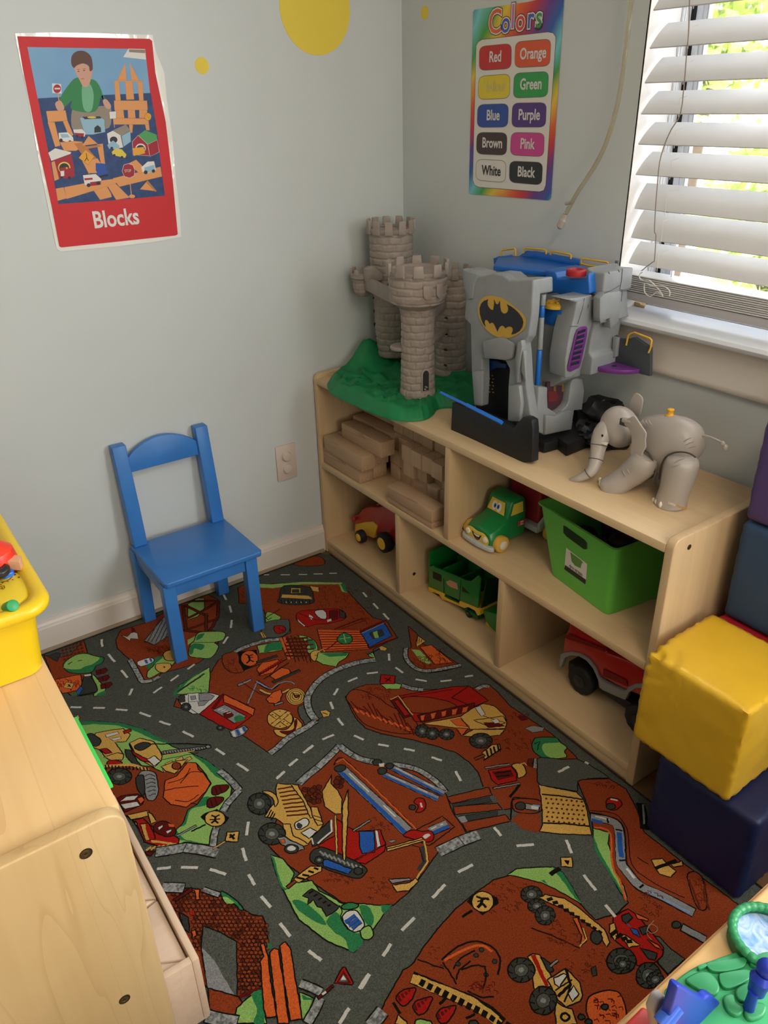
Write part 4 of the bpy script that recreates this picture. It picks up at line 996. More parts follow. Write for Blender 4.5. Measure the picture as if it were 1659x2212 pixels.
# ================================================================ elephant toy
eg = M('elephant_grey', 'ABA299', .32, .4, nz=(12, .05), bump=(26, .12, .003)); seamd = M('joint_dark', '4A443E', .6); ivory = M('ivory', 'E4DCC8', .4)
el = thing('toy_elephant', 'grey plastic elephant toy with jointed legs at the front of the shelf top', 'toy elephant', (.19, 1.12, SH))
def E(x, u, v): return at(0, x, u, v)
rings = []
for u, vt, vb, rx in ((1384, 905, 965, .018), (1390, 898, 985, .030), (1402, 894, 1003, .040), (1420, 893, 1016, .046), (1440, 894, 1023, .048), (1460, 898, 1022, .048), (1478, 905, 1015, .045), (1494, 917, 1006, .040), (1506, 935, 996, .030), (1512, 952, 984, .018)):
    t, bt_ = E(.175, u, vt), E(.175, u, vb); c = (t+bt_)/2; rz = (t-bt_).length/2
    rings.append([Vector((.175+rx*math.cos(a), c.y, c.z+rz*math.sin(a))) for a in [2*PI*k/32 for k in range(32)]])
B().loft(rings).build('body', eg, el, ang=60)
def limb(name, pts, n=24, mt=eg, flat=1, dsp=None):
    P = smooth_pts([(E(x, u, v).x, E(x, u, v).y, E(x, u, v).z, r) for x, u, v, r in pts], False, 4)
    return B().tube([p[:3] for p in P], [p[3] for p in P], n, flat=flat).build(name, mt, el, ang=60)
# head: skull and cheek as one surface
hd = B(); c = E(.19, 1338, 922)
def headpt(a, t):
    st, ct = math.sin(t), math.cos(t)
    x = .040*st*math.cos(a); y = .042*st*math.sin(a); z = .044*ct
    if z < 0: y = y*(1-.10*(-z/.044))+.004*(-z/.044)
    y -= .004*max(0, ct)
    n_ = 1+.06*math.exp(-((z+.018)/.014)**2)*max(0, -math.sin(a))
    return c+Vector((x, y*n_, z))
rings = [[headpt(2*PI*k/32, PI*min(max(j/22, .02), .98)) for k in range(32)] for j in range(23)]
hd.loft(rings).build('head', eg, el, ang=60)
limb('trunk', [(.200, 1322, 916, .010), (.212, 1313, 920, .0175), (.222, 1303, 935, .0205), (.232, 1295, 955, .0185), (.240, 1291, 975, .0155), (.248, 1288, 992, .0145), (.256, 1283, 1008, .0135), (.264, 1276, 1019, .012), (.272, 1262, 1028, .0095), (.280, 1248, 1034, .0075), (.284, 1234, 1037, .0055)])
for (u, v, x, r, du, dv) in ((1293.5, 962, .2345, .0181, -4, 20), (1287.5, 993, .2485, .0149, -4, 16), (1270, 1023, .268, .0112, -12, 8)):
    p = E(x, u, v); d = (E(x+.008, u+du, v+dv)-p).normalized(); s1 = d.cross(Vector((0, 1, 0))).normalized(); s2 = s1.cross(d)
    B().loft([[p+(s1*math.cos(t)+s2*math.sin(t))*(r+.0007*math.cos(q))+d*.0009*math.sin(q) for q in [2*PI*j/6 for j in range(6)]] for t in [2*PI*k/28 for k in range(29)]], cap=False).build('trunk_ring', seamd, el)
p = E(.236, 1304, 940); B().ell(p+Vector((.004, 0, 0)), (.002, .0024, .003), 12, 8).build('eye', ink, el)
p = E(.240, 1306, 955); B().loft([[p+Vector((0, .010, .002)), p+Vector((.004, .008, -.004)), p+Vector((0, .006, -.006))], [p+Vector((.002, -.004, .000)), p+Vector((.004, -.004, -.004)), p+Vector((0, -.003, -.006))], [p+Vector((.004, -.010, -.007))]*3]).build('tusk', ivory, el)
# ears
near = [(1362, 902), (1372, 898), (1378, 904), (1388, 920), (1398, 935), (1396, 950), (1397, 965), (1390, 978), (1388, 988), (1378, 990), (1368, 985), (1364, 975), (1366, 958), (1366, 940), (1360, 925), (1352, 918), (1350, 908)]
pts = smooth_pts([tuple(E(.236, u, v)) for u, v in near], True, 2)
B().prism(pts, (.004, .0, 0)).build('ear', eg, el, bevel=.0015, seg=3)
far = [(1358, 880), (1366, 856), (1374, 849), (1384, 856), (1388, 866), (1384, 888), (1380, 900), (1366, 896)]
B().prism(smooth_pts([tuple(E(.150, u, v)) for u, v in far], True, 2), (-.004, 0, 0)).build('ear', eg, el, bevel=.0015, seg=3)
p = E(.231, 1348, 913); B().box(p.x-.004, p.y-.010, p.z-.007, p.x+.003, p.y+.012, p.z+.008).build('ear_slot', seamd, el, bevel=.002)
p = E(.236, 1354, 912); B().tube([p+Vector((0, -.010, .002)), p+Vector((0, .012, .004))], .0055, 12).build('ear_peg', eg, el, bevel=.001)
# legs
limb('front_leg', [(.222, 1398, 985, .024), (.224, 1390, 1000, .030), (.228, 1372, 1017, .029), (.236, 1352, 1032, .026), (.244, 1333, 1045, .026), (.250, 1316, 1053, .025), (.252, 1310, 1056, .022)])
limb('rear_leg', [(.214, 1478, 987, .022), (.214, 1476, 996, .031), (.214, 1470, 1015, .033), (.214, 1463, 1040, .0315), (.214, 1456, 1062, .0295), (.214, 1451, 1078, .0305), (.214, 1449, 1090, .031), (.214, 1449, 1096, .028)])
limb('front_leg', [(.140, 1398, 1000, .022), (.140, 1392, 1016, .024), (.140, 1380, 1032, .023), (.145, 1366, 1044, .022)])
limb('rear_leg', [(.140, 1470, 1000, .028), (.140, 1452, 1020, .028), (.140, 1440, 1035, .025), (.140, 1434, 1044, .022)])
for (pts) in ([(1393, 972), (1403, 980), (1411, 993), (1415, 1008), (1413, 1020)], [(1424, 1035), (1428, 1010), (1438, 988), (1455, 978), (1475, 976), (1492, 980), (1503, 988)]):
    P = [tuple(E(.223, u, v)) for u, v in pts]
    P = [(.2235+.0015*math.sin(PI*i_/(len(P)-1)), q[1], q[2]) for i_, q in enumerate(P)]
    B().tube(smooth_pts(P, False, 4), .0016, 8).build('leg_joint', seamd, el)
for x, u, v, r in ((.262, 1297, 1045, .0065), (.249, 1296, 1036, .005), (.244, 1427, 1090, .0062), (.236, 1418, 1084, .0058), (.226, 1412, 1080, .005)):
    p = E(x, u, v); B().ell(p, (.004, .004, r*1.1), 12, 8).build('toenail', ivory, el)
B().tube(smooth_pts([tuple(E(.168, u, v)) for u, v in [(1508, 942), (1520, 941), (1534, 944), (1548, 950), (1558, 955)]], False, 3), .0022, 8).build('tail', eg, el)
p = E(.168, 1561, 958); B().ell(p, (.004, .005, .005), 12, 8).build('tail_knot', eg, el)
p2 = E(.168, 1567, 967); B().ell(p2, (.005, .0055, .007), 12, 8).build('tail_tuft', eg, el)
p = E(.175, 1447, 899)
B().lathe([(.0095, 0), (.0095, .006), (.006, .009), (.0055, .015), (.007, .016), (.007, .019), (.005, .020)], p+Vector((0, 0, -.004)), 20, 2).build('back_button', M('button_yellow', 'E8A81E', .35, .5), el, bevel=.0006)
for (u0, v0, u1, v1, xx) in ((1476, 955, 1494, 945, .2215), (1480, 962, 1500, 954, .219), (1485, 970, 1504, 964, .214), (1455, 1000, 1480, 990, .2465), (1445, 1012, 1470, 1003, .2475)):
    a, b_ = E(xx-.003, u0, v0), E(xx-.004, u1, v1); B().tube([a, (a+b_)/2+Vector((.0022, 0, .001)), b_], [.0006, .0014, .0005], 8).build('skin_fold', eg, el)
for k in range(4):
    u0, v0 = 1372-k*9, 998+k*5; a, b_ = E(.246+k*.003, u0, v0), E(.250+k*.003, u0+7, v0+16); B().tube([a, (a+b_)/2+Vector((.0018, 0, 0)), b_], [.0006, .0013, .0005], 8).build('skin_fold', eg, el)
for k in range(3):
    a, b_ = E(.205, 1390+k*7, 906), E(.216, 1397+k*7, 918); B().tube([a+Vector((.003, 0, 0)), (a+b_)/2+Vector((.0065, 0, .0005)), b_+Vector((.003, 0, 0))], [.0008, .0016, .0006], 8).build('skin_fold', eg, el)
p = E(.2455, 1460, 1092)
vs, fs = text_faces('Little', .0075, p+Vector((0, -.0095, 0)), (-.08, 1, 0), (0, 0, 1), 1, .0003); B().add(vs, fs).build('lettering', ivory, el, smooth=False)
vs, fs = text_faces('People', .0075, p+Vector((-.002, .0115, .0)), (-.16, 1, 0), (0, 0, 1), 1, .0003); B().add(vs, fs).build('lettering', M('letter_gold', 'C89A3A', .5), el, smooth=False)

# ================================================================ soft play blocks
def soft(name, label, x0, y0, z0, x1, y1, z1, mt, r=.012, amp=.004, fold=None):
    n = 22; b = bmesh.new(); bmesh.ops.create_cube(b, size=2)
    bmesh.ops.subdivide_edges(b, edges=b.edges[:], cuts=n, use_grid_fill=True)
    c = Vector(((x0+x1)/2, (y0+y1)/2, (z0+z1)/2)); h = Vector(((x1-x0)/2, (y1-y0)/2, (z1-z0)/2))
    for v in b.verts:
        q = v.co.copy()
        d = [abs(q.x), abs(q.y), abs(q.z)]
        p = Vector((q.x*h.x, q.y*h.y, q.z*h.z))
        # rounded corners
        inn = Vector([max(-(h[i]-r), min(h[i]-r, p[i])) for i in range(3)]); e = p-inn
        if e.length > 1e-6: p = inn+e.normalized()*min(e.length, r)
        # slight bulge of each face and seam puckers
        ed = sorted(d)
        bul = (1-ed[1]**2)*(1-ed[0]**2)*.0025
        p += p.normalized()*0
        k = d.index(max(d)); p[k] += (1 if q[k] > 0 else -1)*(bul+amp*.5*noise.noise(p*22+c*7)*min(1, 2*(1-ed[1])+.3))
        pk_ = .0022*math.sin(p.dot(Vector((1, 1, 1)))*210+noise.noise(p*30)*5)*max(0, (ed[1]-.72)/.28)*(1-max(0, (ed[0]-.8)))
        p[k] += (1 if q[k] > 0 else -1)*pk_*.7
        if fold: p = fold(p, q, h)
        v.co = p
    me = bpy.data.meshes.new(name); bmesh.ops.recalc_face_normals(b, faces=b.faces[:]); b.to_mesh(me); b.free(); me.materials.append(mt)
    for p in me.polygons: p.use_smooth = True
    me.set_sharp_from_angle(angle=1.2)
    o = bpy.data.objects.new(name, me); COL.objects.link(o); o.location = c; WL[o.name] = c
    return tag(o, label, 'soft block', 'soft foam play blocks')
vin = lambda nm, c, rgh=.38: M(nm, c, rgh, .45, nz=(6, .05), bump=(90, .1, .001))
navy = vin('vinyl_navy', '0B1840', .5); 
soft('soft_block', 'navy blue soft foam cube on the rug under the yellow one', .213, 1.390, .002, .424, 1.602, .209, navy, amp=.002)
def pucker(p, q, h):
    # gathered fold at the top corner nearest the shelf
    d = (q-Vector((1, -1, 1))).length
    if d < .9:
        w_ = (1-d/.9); p = p+Vector((1, -.6, 1)).normalized()*(.006*w_*math.sin(d*22))-Vector((.004*w_, -.004*w_, .006*w_**2))
    return p
soft('soft_block', 'bright yellow soft foam cube stacked beside the shelf end', .221, 1.330, .2145, .430, 1.541, .425, vin('vinyl_yellow', 'DDAF2C', .3), r=.006, amp=.003, fold=pucker)
soft('soft_block', 'navy blue soft foam block at the bottom of the wall stack', .003, 1.335, .002, .206, 1.56, .196, vin('vinyl_navy_b', '0B1840'), amp=.002)
soft('soft_block', 'red soft foam block showing as a strip behind the yellow cube', .003, 1.330, .201, .218, 1.56, .409, vin('vinyl_red', 'A81F2E'), amp=.002)
soft('soft_block', 'dark blue soft foam block above the red one at the wall', .003, 1.336, .4135, .197, 1.56, .629, vin('vinyl_blue', '2C4565', .7), amp=.003)
soft('soft_block', 'purple soft foam block topmost of the stack at the wall', .003, 1.337, .635, .196, 1.56, .855, vin('vinyl_purple', '4E3A72', .55), amp=.003)

# ================================================================ yellow bin of toys on the near cabinet
yb_ = M('bin_yellow', 'E8C21A', .38, .45, coat=.1)
yn = thing('toy_bin', 'bright yellow plastic bin full of toys on the near cabinet', 'bin', (1.5, .8, SH))
def rrect(x0, y0, x1, y1, r, z, n=6):
    out = []
    for cx_, cy_, a0 in ((x1-r, y1-r, 0), (x0+r, y1-r, PI/2), (x0+r, y0+r, PI), (x1-r, y0+r, 3*PI/2)):
        for k in range(n+1):
            a = a0+PI/2*k/n; out.append(Vector((cx_+r*math.cos(a), cy_+r*math.sin(a), z)))
    return out
X0, Y0_, X1, Y1_ = 1.386, .64, 1.66, .966
def lev(z): return (z-SH)/.12
out = []
for z, d in ((SH+.0005, .004), (SH+.003, .0), (SH+.112, -.009)): out.append(rrect(X0+d, Y0_+d, X1-d, Y1_-d, .028, z))
rim = [(-.010, .112), (-.026, .110), (-.029, .114), (-.030, .122), (-.026, .128), (-.018, .130), (-.010, .128), (-.006, .122)]
for d, h in rim: out.append(rrect(X0+d, Y0_+d, X1-d, Y1_-d, .030-d*.3, SH+h))
for d, h in ((.000, .10), (.006, .004)): out.append(rrect(X0+d, Y0_+d, X1-d, Y1_-d, .026, SH+h))
B().loft(out).build('bin_body', yb_, yn, ang=50)
# toys inside
def V(z, u, v): return at(2, z, u, v)
ytoy = M('toy_yellow', 'F0D030', .4)
fy = thing('smiling_toy_block', 'yellow square toy with a drawn smiling face and green peg in the bin', 'toy', tuple(V(.63, 30, 1290)))
tp = [V(.735, u, v) for u, v in [(-30, 1262), (15, 1240), (35, 1234), (57, 1248), (62, 1285), (35, 1308), (28, 1312), (0, 1325), (-30, 1335)]]
B().prism(tp, (0, 0, -.030)).build('toy_body', ytoy, fy, bevel=.004, seg=3)
F = Flat(2, .7356); F.ctx(0, 1120, 5.823)
brn = M('print_brown', '7A3A1A', .6)
F.line(brn, [(5, 800), (70, 790), (120, 765), (155, 730)], .0016); F.line(ink, [(140, 700), (170, 690), (195, 710)], .0022); F.disc(brn, 237, 738, 14, 8)
for u, v in ((160, 770), (100, 790), (40, 800), (12, 830), (30, 812)): F.disc(brn, u, v, 10, 5)
F.line(brn, [(5, 880), (40, 890), (60, 870), (50, 845), (5, 850)], .0012); F.line(brn, [(5, 855), (25, 865), (35, 885)], .001)
F.build('face_print', fy)
p = V(.742, 12, 1301); B().tube([p+Vector((.0, .0, -.01)), p+Vector((-.006, .022, .004))], .0085, 20).build('peg', M('peg_green', '16914A', .4), fy, bevel=.001)
o = B().prism([V(.755, u, v) for u, v in [(-20, 1190), (14, 1195), (46, 1199), (42, 1214), (16, 1212), (-20, 1225)]], (0, 0, -.016)).build('wooden_block', bw[0] if False else M('peach_wood', 'D9A27A', .5), bevel=.002)
tag(o, 'peach wooden block lying on the toys in the yellow bin', 'block')
o = B().prism([V(.742, u, v) for u, v in [(-10, 1222), (28, 1224), (30, 1234), (10, 1242), (-10, 1240)]], (0, 0, -.05)).build('toy_piece', M('toy_blue', '2468C8', .3, .5), bevel=.003)
tag(o, 'blue plastic toy piece between the yellow toy and the peach block', 'toy')
o = B().lathe([(.014, 0), (.017, .004), (.017, .010), (.012, .014), (.006, .011)], V(.740, -2, 1242), 24, 2).build('black_ring_toy', M('toy_black', '202226', .3, .5), bevel=.001)
tag(o, 'black ring toy at the left edge in the yellow bin', 'toy')
o = B().lathe([(.028, -.08), (.034, -.02), (.03, .0), (.015, .012)], V(.765, -20, 1190), 24, 2).build('toy_cup', M('toy_red', 'E23A22', .35, .5), bevel=.001)
tag(o, 'red rounded toy at the back of the yellow bin', 'toy')
b = B(); q = [V(.712, u, v) for u, v in [(34, 1302), (50, 1292), (64, 1296), (62, 1305), (40, 1312)]]
o = b.prism(q, (0, 0, -.04)).build('brick_toy', M('brick_brown', 'A8602E', .6, nz=(120, .4)), bevel=.001); tag(o, 'small brown brick-patterned toy in the front corner of the yellow bin', 'toy')
q = [V(.70, u, v) for u, v in [(-30, 1240), (60, 1210), (80, 1280), (60, 1320), (-30, 1340)]]
o = B().box(1.40, .68, SH+.006, 1.64, .95, SH+.045).build('toy_bricks', M('brick_under', '8A5A30', .6, nz=(60, .4)), bevel=.003); tag(o, 'heap of small bricks filling the bottom of the yellow bin', 'toys', kind='stuff')

# ================================================================ play table with plastic playset, lower right
tmat = wood('table_birch', 'E6BE84', 'E0B678', 'C99A5C', axis=0, rough=.42, scale=4, rings=.12)
TZ, TY = .55, 1.7755
tb = thing('play_table', 'light birch play table at the lower right corner', 'table', (.9, 2.05, 0))
B().box(.35, TY, TZ-.022, 1.36, 2.42, TZ).build('table_top', tmat, tb, bevel=.006, seg=3)
B().box(.349, TY-.0015, TZ-.019, 1.361, TY+.001, TZ-.005).build('edge_band', M('table_edge', 'B98A55', .5), tb, bevel=.0005)
for x in (.40, 1.27):
    for y in (TY+.04, 2.33): B().box(x, y, .002, x+.045, y+.045, TZ-.022).build('leg', tmat, tb, bevel=.003)
B().box(.445, TY+.05, TZ-.09, 1.27, TY+.068, TZ-.022).build('apron', tmat, tb)
gp_ = M('playset_green', '2E8B57', .38, .45, bump=(120, .1, .001)); gpl = M('playset_light_green', '3FA56C', .4)
ps = thing('green_playset', 'green plastic playset base with stone pavers and a pond ring on the play table', 'playset', (.93, 1.88, TZ))
def Q(z, pts, ctx=(1160, 1660, 3.3246)): return [at(2, z, ctx[0]+u/ctx[2], ctx[1]+v/ctx[2]) for u, v in pts]
base = Q(TZ+.001, [(905, 1640), (950, 1585), (1050, 1500), (1150, 1440), (1260, 1400), (1400, 1350), (1560, 1310), (1700, 1270), (1900, 1300), (1950, 1700), (1800, 2100), (1300, 2100), (1000, 1800)])
B().prism(smooth_pts([tuple(q) for q in base], True, 2), (0, 0, .008)).build('ground_plate', gpl, ps, bevel=.003, seg=3)
pav = [[(1060, 1545), (1090, 1510), (1170, 1480), (1240, 1490), (1290, 1550), (1305, 1610), (1270, 1650), (1200, 1630), (1120, 1590)],
       [(1210, 1430), (1250, 1410), (1400, 1390), (1480, 1380), (1500, 1400), (1470, 1450), (1350, 1480), (1250, 1475)],
       [(1300, 1510), (1330, 1490), (1490, 1465), (1530, 1490), (1510, 1540), (1380, 1600), (1320, 1580)],
       [(1420, 1610), (1500, 1560), (1580, 1570), (1570, 1620), (1500, 1690), (1440, 1680)],
       [(1520, 1420), (1560, 1370), (1640, 1340), (1700, 1360), (1640, 1430), (1570, 1450)],
       [(1550, 1480), (1640, 1450), (1720, 1470), (1700, 1530), (1600, 1540)],
       [(1330, 1660), (1400, 1640), (1420, 1700), (1480, 1740), (1440, 1800), (1360, 1760)],
       [(1480, 1760), (1560, 1700), (1640, 1720), (1620, 1800), (1520, 1830)],
       [(1150, 1440), (1200, 1425), (1215, 1440), (1160, 1465)]]
for p in pav:
    B().prism(smooth_pts([tuple(q) for q in Q(TZ+.008, p)], True, 3), (0, 0, .006)).build('stone_paver', gp_, ps, bevel=.0025, seg=3)
# pond ring
rc = at(2, TZ+.018, 1658, 2022); rr0 = .034
b = B(); P = []
for k in range(120):
    a = 2*PI*k/120; P.append((rc.x+rr0*math.cos(a), rc.y+rr0*math.sin(a), TZ+.02))
ring = []
for k in range(30):
    a = 2*PI*k/30; ring.append((rc.x+rr0*math.cos(a), rc.y+rr0*math.sin(a)))
rings = []
for k in range(181):
    a = 2*PI*k/180; lump = 1+.18*abs(math.sin(a*14)); c0 = Vector((rc.x+rr0*math.cos(a), rc.y+rr0*math.sin(a), 0)); o_ = Vector((math.cos(a), math.sin(a), 0))
    rings.append([c0+o_*.0045*math.cos(t)*lump+Vector((0, 0, TZ+.018+.0042*math.sin(t)*lump)) for t in [2*PI*j/8 for j in range(8)]])
b.loft(rings, cap=False); b.build('pond_rim', gp_, ps, ang=60)
B().lathe([(rr0+.003, TZ+.001), (rr0+.003, TZ+.017), (rr0-.002, TZ+.017), (rr0-.003, TZ+.002)], (rc.x, rc.y, 0), 60, 2, cap=False).build('pond_wall', M('pond_wall', '1F6A40', .5), ps)
F = Flat(2, TZ+.006); 
pond = M('pond_print', 'C4D4E8', .3, col2='6C9BD6', nz=(55, .3, 2.0))
F.z = 0; F.b.add([(rc.x+(rr0-.002)*math.cos(2*PI*k/40), rc.y+(rr0-.002)*math.sin(2*PI*k/40), TZ+.010) for k in range(40)], [list(range(40))], F.mi(pond)); F.build('pond_picture', ps)
# blue, grey and red pieces
pb1 = M('blue_piece', '1B36A6', .4, .4); pbl = M('blue_piece_light', '2C5FC4', .32, .5)
bw1 = thing('blue_wall_piece', 'royal blue notched plastic wall piece at the bottom right edge', 'toy piece', tuple(at(2, TZ+.01, 1500, 2200)))
q = [at(1, 1.825, 1160+u/3.3246, 1660+v/3.3246) for u, v in [(1010, 1575), (1030, 1560), (1180, 1650), (1210, 1655), (1240, 1630), (1270, 1640), (1400, 1760), (1405, 1790), (1400, 1960), (900, 1960), (960, 1750)]]
B().prism(q, (0, -.009, 0)).build('wall_panel', pb1, bw1, bevel=.002, seg=3)
B().tube([at(1, 1.822, 1160+890/3.3246, 1660+1840/3.3246), at(1, 1.822, 1160+1000/3.3246, 1660+1700/3.3246)], .008, 12).build('hinge_bar', pbl, bw1)
gpz = M('grey_piece', 'A39A95', .4)
q = [at(1, 1.800, 1160+u/3.3246, 1660+v/3.3246) for u, v in [(770, 1690), (810, 1600), (850, 1568), (985, 1690), (945, 1800), (930, 1960), (800, 1860)]]
tag(B().prism(q, (0, .010, 0)).build('grey_plastic_piece', gpz, bevel=.003, seg=3), 'grey plastic slab piece standing at the table edge between red and blue pieces', 'toy piece')
q = [at(2, TZ+.018, 1160+u/3.3246, 1660+v/3.3246) for u, v in [(610, 1850), (760, 1700), (800, 1730), (930, 1850), (900, 1960), (600, 1960)]]
tag(B().prism(q, (0, 0, -.017)).build('red_plastic_piece', M('red_piece', 'D83A32', .35, .5), bevel=.003, seg=3), 'red plastic piece at the bottom edge of the table', 'toy piece')
fg_ = thing('blue_figure', 'small blue plastic figure standing on the green pavers', 'toy figure', tuple(at(2, TZ+.015, 1640, 2190)))
def PF(u, v, y=1.845): return at(1, y, 1160+u/3.3246, 1660+v/3.3246)
a = PF(1580, 1560); t = PF(1640, 1410)
B().tube([PF(1575, 1600), PF(1590, 1560), PF(1610, 1510), PF(1625, 1480)], [.008, .0085, .0105, .007], 16).build('torso', pb1, fg_)
B().ell(PF(1648, 1435), (.009, .009, .010), 16, 12).build('head', pb1, fg_)
B().tube([PF(1560, 1600), PF(1540, 1660), PF(1520, 1720), PF(1545, 1735), PF(1600, 1690), PF(1660, 1620), PF(1700, 1590)], [.005, .005, .0055, .0055, .0055, .0055, .005], 12).build('limbs', pb1, fg_)
# toy figure's leg contact pad
# ================================================================ blocks poster
F = Flat(1, .0022, dz=8e-6); F.ctx(0, 40, 3.606)
pr = M('poster_red', 'C8272B', .5, .3, nz=(8, .04)); sky_ = M('poster_sky', '7FA9C9', .5, .3, col2='6D9CC4', nz=(5, .2)); nv = M('poster_navy', '2B4470', .5, .3, nz=(60, .25))
og = M('poster_wood', 'D9965A', .5, .3); ogd = M('poster_wood_dark', 'B87842', .5, .3); pw = M('poster_white', 'DCD8D2', .5, .3); pk2 = M('poster_black', '2A2A30', .5, .3)
sk_ = M('poster_skin', 'C99A84', .5, .3); hr = M('poster_hair', '5C3F33', .5, .3); gn = M('poster_green', '2E7D46', .5, .3); gnl = M('poster_green_pale', '6FAE86', .5, .3); kh = M('poster_khaki', '8E8375', .5, .3)
pred = M('poster_dark_red', '9E2230', .5, .3); pyl = M('poster_yellow', 'D8C24A', .5, .3); pbl_ = M('poster_blue', '2A4F9E', .5, .3); plb = M('poster_pale_blue', '8FB4C8', .5, .3); porg = M('poster_sign_orange', 'E0A030', .5, .3); pgr = M('poster_roof_green', '4E9A5A', .5, .3)
lam = M('laminate_film', 'E6E5DC', .12, .7, bump=(25, .5, .003))
pst = thing('wall_poster', 'red laminated picture poster reading Blocks taped to the left wall', 'poster', (.865, .0, 1.05))
Fl = Flat(1, .0012); Fl.ctx(0, 40, 3.606)
Fl.poly(lam, [(115, 115), (400, 108), (700, 112), (1190, 128), (1215, 260), (1280, 420), (1300, 640), (1340, 900), (1370, 1250), (1400, 1500), (1412, 1700), (1200, 1740), (860, 1780), (470, 1815), (440, 1790), (380, 1500), (300, 1100), (215, 600), (150, 300)], sm=0)
Fl.build('laminate', pst)
F.poly(pr, '135 138 1165 158 1185 175 1210 420 1290 800 1345 1250 1385 1680 1370 1690 900 1740 480 1783 462 1775 400 1450 300 1000 180 400')
F.poly(sky_, '213 222 1130 238 1170 590 1170 600 295 630')
F.poly(nv, '295 622 700 600 1175 580 1225 880 1255 1150 1285 1380 850 1418 455 1445')
F.poly(pw, '1000 235 1130 238 1138 320 960 300'); F.poly(kh, '1005 240 1130 243 1130 270 1005 262')
# arch and towers of orange blocks
def og_(c, m=None): F.poly(m or og, c, ogd, lw=.0006)
og_('975 345 985 480 915 478'); og_('1010 340 1085 485 1025 485'); og_('890 485 925 485 940 640 900 640'); og_('975 485 1030 485 1045 630 985 632'); og_('1070 488 1110 488 1118 640 1085 640')
og_('915 478 975 478 975 490 915 490'); og_('1020 480 1110 486 1110 495 1020 492')
og_('888 640 1145 640 1150 712 892 712'); og_('895 712 960 712 968 775 900 775'); og_('995 712 1050 712 1055 775 998 775'); og_('1085 712 1145 712 1150 775 1085 775'); og_('880 775 1155 780 1160 825 885 825'); og_('1005 825 1035 828 1030 890 1012 890'); og_('1130 825 1160 825 1165 870 1140 870')
og_('360 722 510 715 525 795 375 808'); og_('372 808 425 808 470 990 430 1000'); og_('490 800 525 795 570 905 545 935')
# child
F.poly(kh, '560 720 620 700 820 680 865 700 850 850 700 860 570 870', sm=1)
F.poly(gn, '600 460 540 510 465 630 500 690 560 640 560 710 740 725 790 600 830 640 815 660 790 560 750 490 700 470', sm=1)
F.poly(gnl, '640 520 700 510 730 600 710 720 650 700', sm=1)
F.poly(sk_, '580 370 590 420 620 480 650 530 690 520 715 440 715 390 640 350', sm=1); F.poly(hr, '560 290 600 255 660 255 710 300 722 390 700 410 690 370 650 350 600 365 575 385 555 350', sm=1)
F.disc(pk2, 612, 412, 7, 4); F.disc(pk2, 655, 405, 7, 4); F.line(pred, [(632, 472), (655, 468)], .0009); F.line(hr, [(600, 398), (622, 396)], .0007); F.line(hr, [(645, 393), (668, 391)], .0007)
F.poly(sk_, '430 660 470 640 500 690 490 715 450 715', sm=1); F.poly(sk_, '800 640 830 630 865 680 850 705 820 690', sm=1)
F.line(og, [(450, 575), (462, 660)], .002); F.poly(pw, '405 505 475 510 480 585 408 580'); F.disc(pred, 445, 547, 30, 34); F.poly(pw, '425 540 468 540 468 552 425 552')
# houses
F.poly(plb, '620 770 790 770 815 790 820 885 725 905 660 905', pk2, lw=.0006); F.poly(pk2, '640 765 780 762 790 778 660 785'); F.disc(pyl, 715, 770, 35, 8); F.poly(pk2, '735 890 735 850 760 830 785 850 788 885')
F.poly(pw, '850 725 905 722 905 780 855 782', pk2, lw=.0008); F.line(og, [(885, 780), (892, 850)], .0015)
F.poly(pw, '832 895 880 872 940 910 960 1005 900 1015 845 985', pk2, lw=.0008); F.poly(kh, '880 870 980 825 1015 870 945 915'); F.poly(plb, '945 915 1015 875 1020 960 962 1000', pk2, lw=.0006); F.disc(pk2, 885, 945, 30, 26)
F.poly(pgr, '1075 910 1130 870 1220 905 1225 945 1150 980'); F.poly(pred, '1030 960 1075 910 1150 980 1165 1070 1035 1060', pw, lw=.0008); F.poly(pred, '1150 980 1225 945 1240 1040 1170 1075', pw, lw=.0006); F.disc(pw, 1095, 1010, 40, 36); F.disc(pk2, 1095, 1015, 34, 30); F.poly(porg, '1035 1010 1120 1000 1130 1050 1040 1070')
F.disc(porg, 1153, 765, 26, 30, pk2, lw=.0006); F.line(pk2, [(1140, 750), (1165, 780)], .0006)
F.poly(pw, '375 1045 430 1010 555 1040 550 1055 400 1110', pk2, lw=.0006); F.poly(pred, '400 1110 555 1055 580 1170 575 1200 430 1260'); F.poly(og, '400 1120 425 1110 460 1250 425 1265'); F.disc(pyl, 500, 1160, 48, 44); F.disc(pk2, 500, 1165, 40, 38)
F.poly(pred, '465 1165 520 1155 575 1180 585 1225 540 1250 475 1240'); F.disc(pk2, 540, 1240, 12); F.disc(pk2, 480, 1235, 10); F.poly(pw, '470 1190 500 1185 500 1225 475 1230'); F.disc(porg, 520, 1165, 8)
# cars
F.poly(pw, '455 890 530 885 570 925 575 960 540 970 460 945', pk2, lw=.0006); F.disc(pk2, 475, 948, 13); F.disc(pk2, 545, 962, 13); F.poly(plb, '470 900 525 900 545 925 480 930')
F.poly(pw, '570 865 640 862 665 890 660 920 580 905'); F.poly(pred, '575 890 655 895 650 925 585 910'); F.disc(pk2, 600, 915, 9); F.disc(pk2, 640, 925, 9)
F.poly(plb, '835 985 880 950 930 990 930 1020 850 1015'); F.disc(pk2, 870, 1010, 11); F.poly(pyl, '870 1040 900 1010 950 1020 985 1060 975 1085 880 1065'); F.disc(pk2, 890, 1065, 10); F.disc(pk2, 950, 1080, 10)
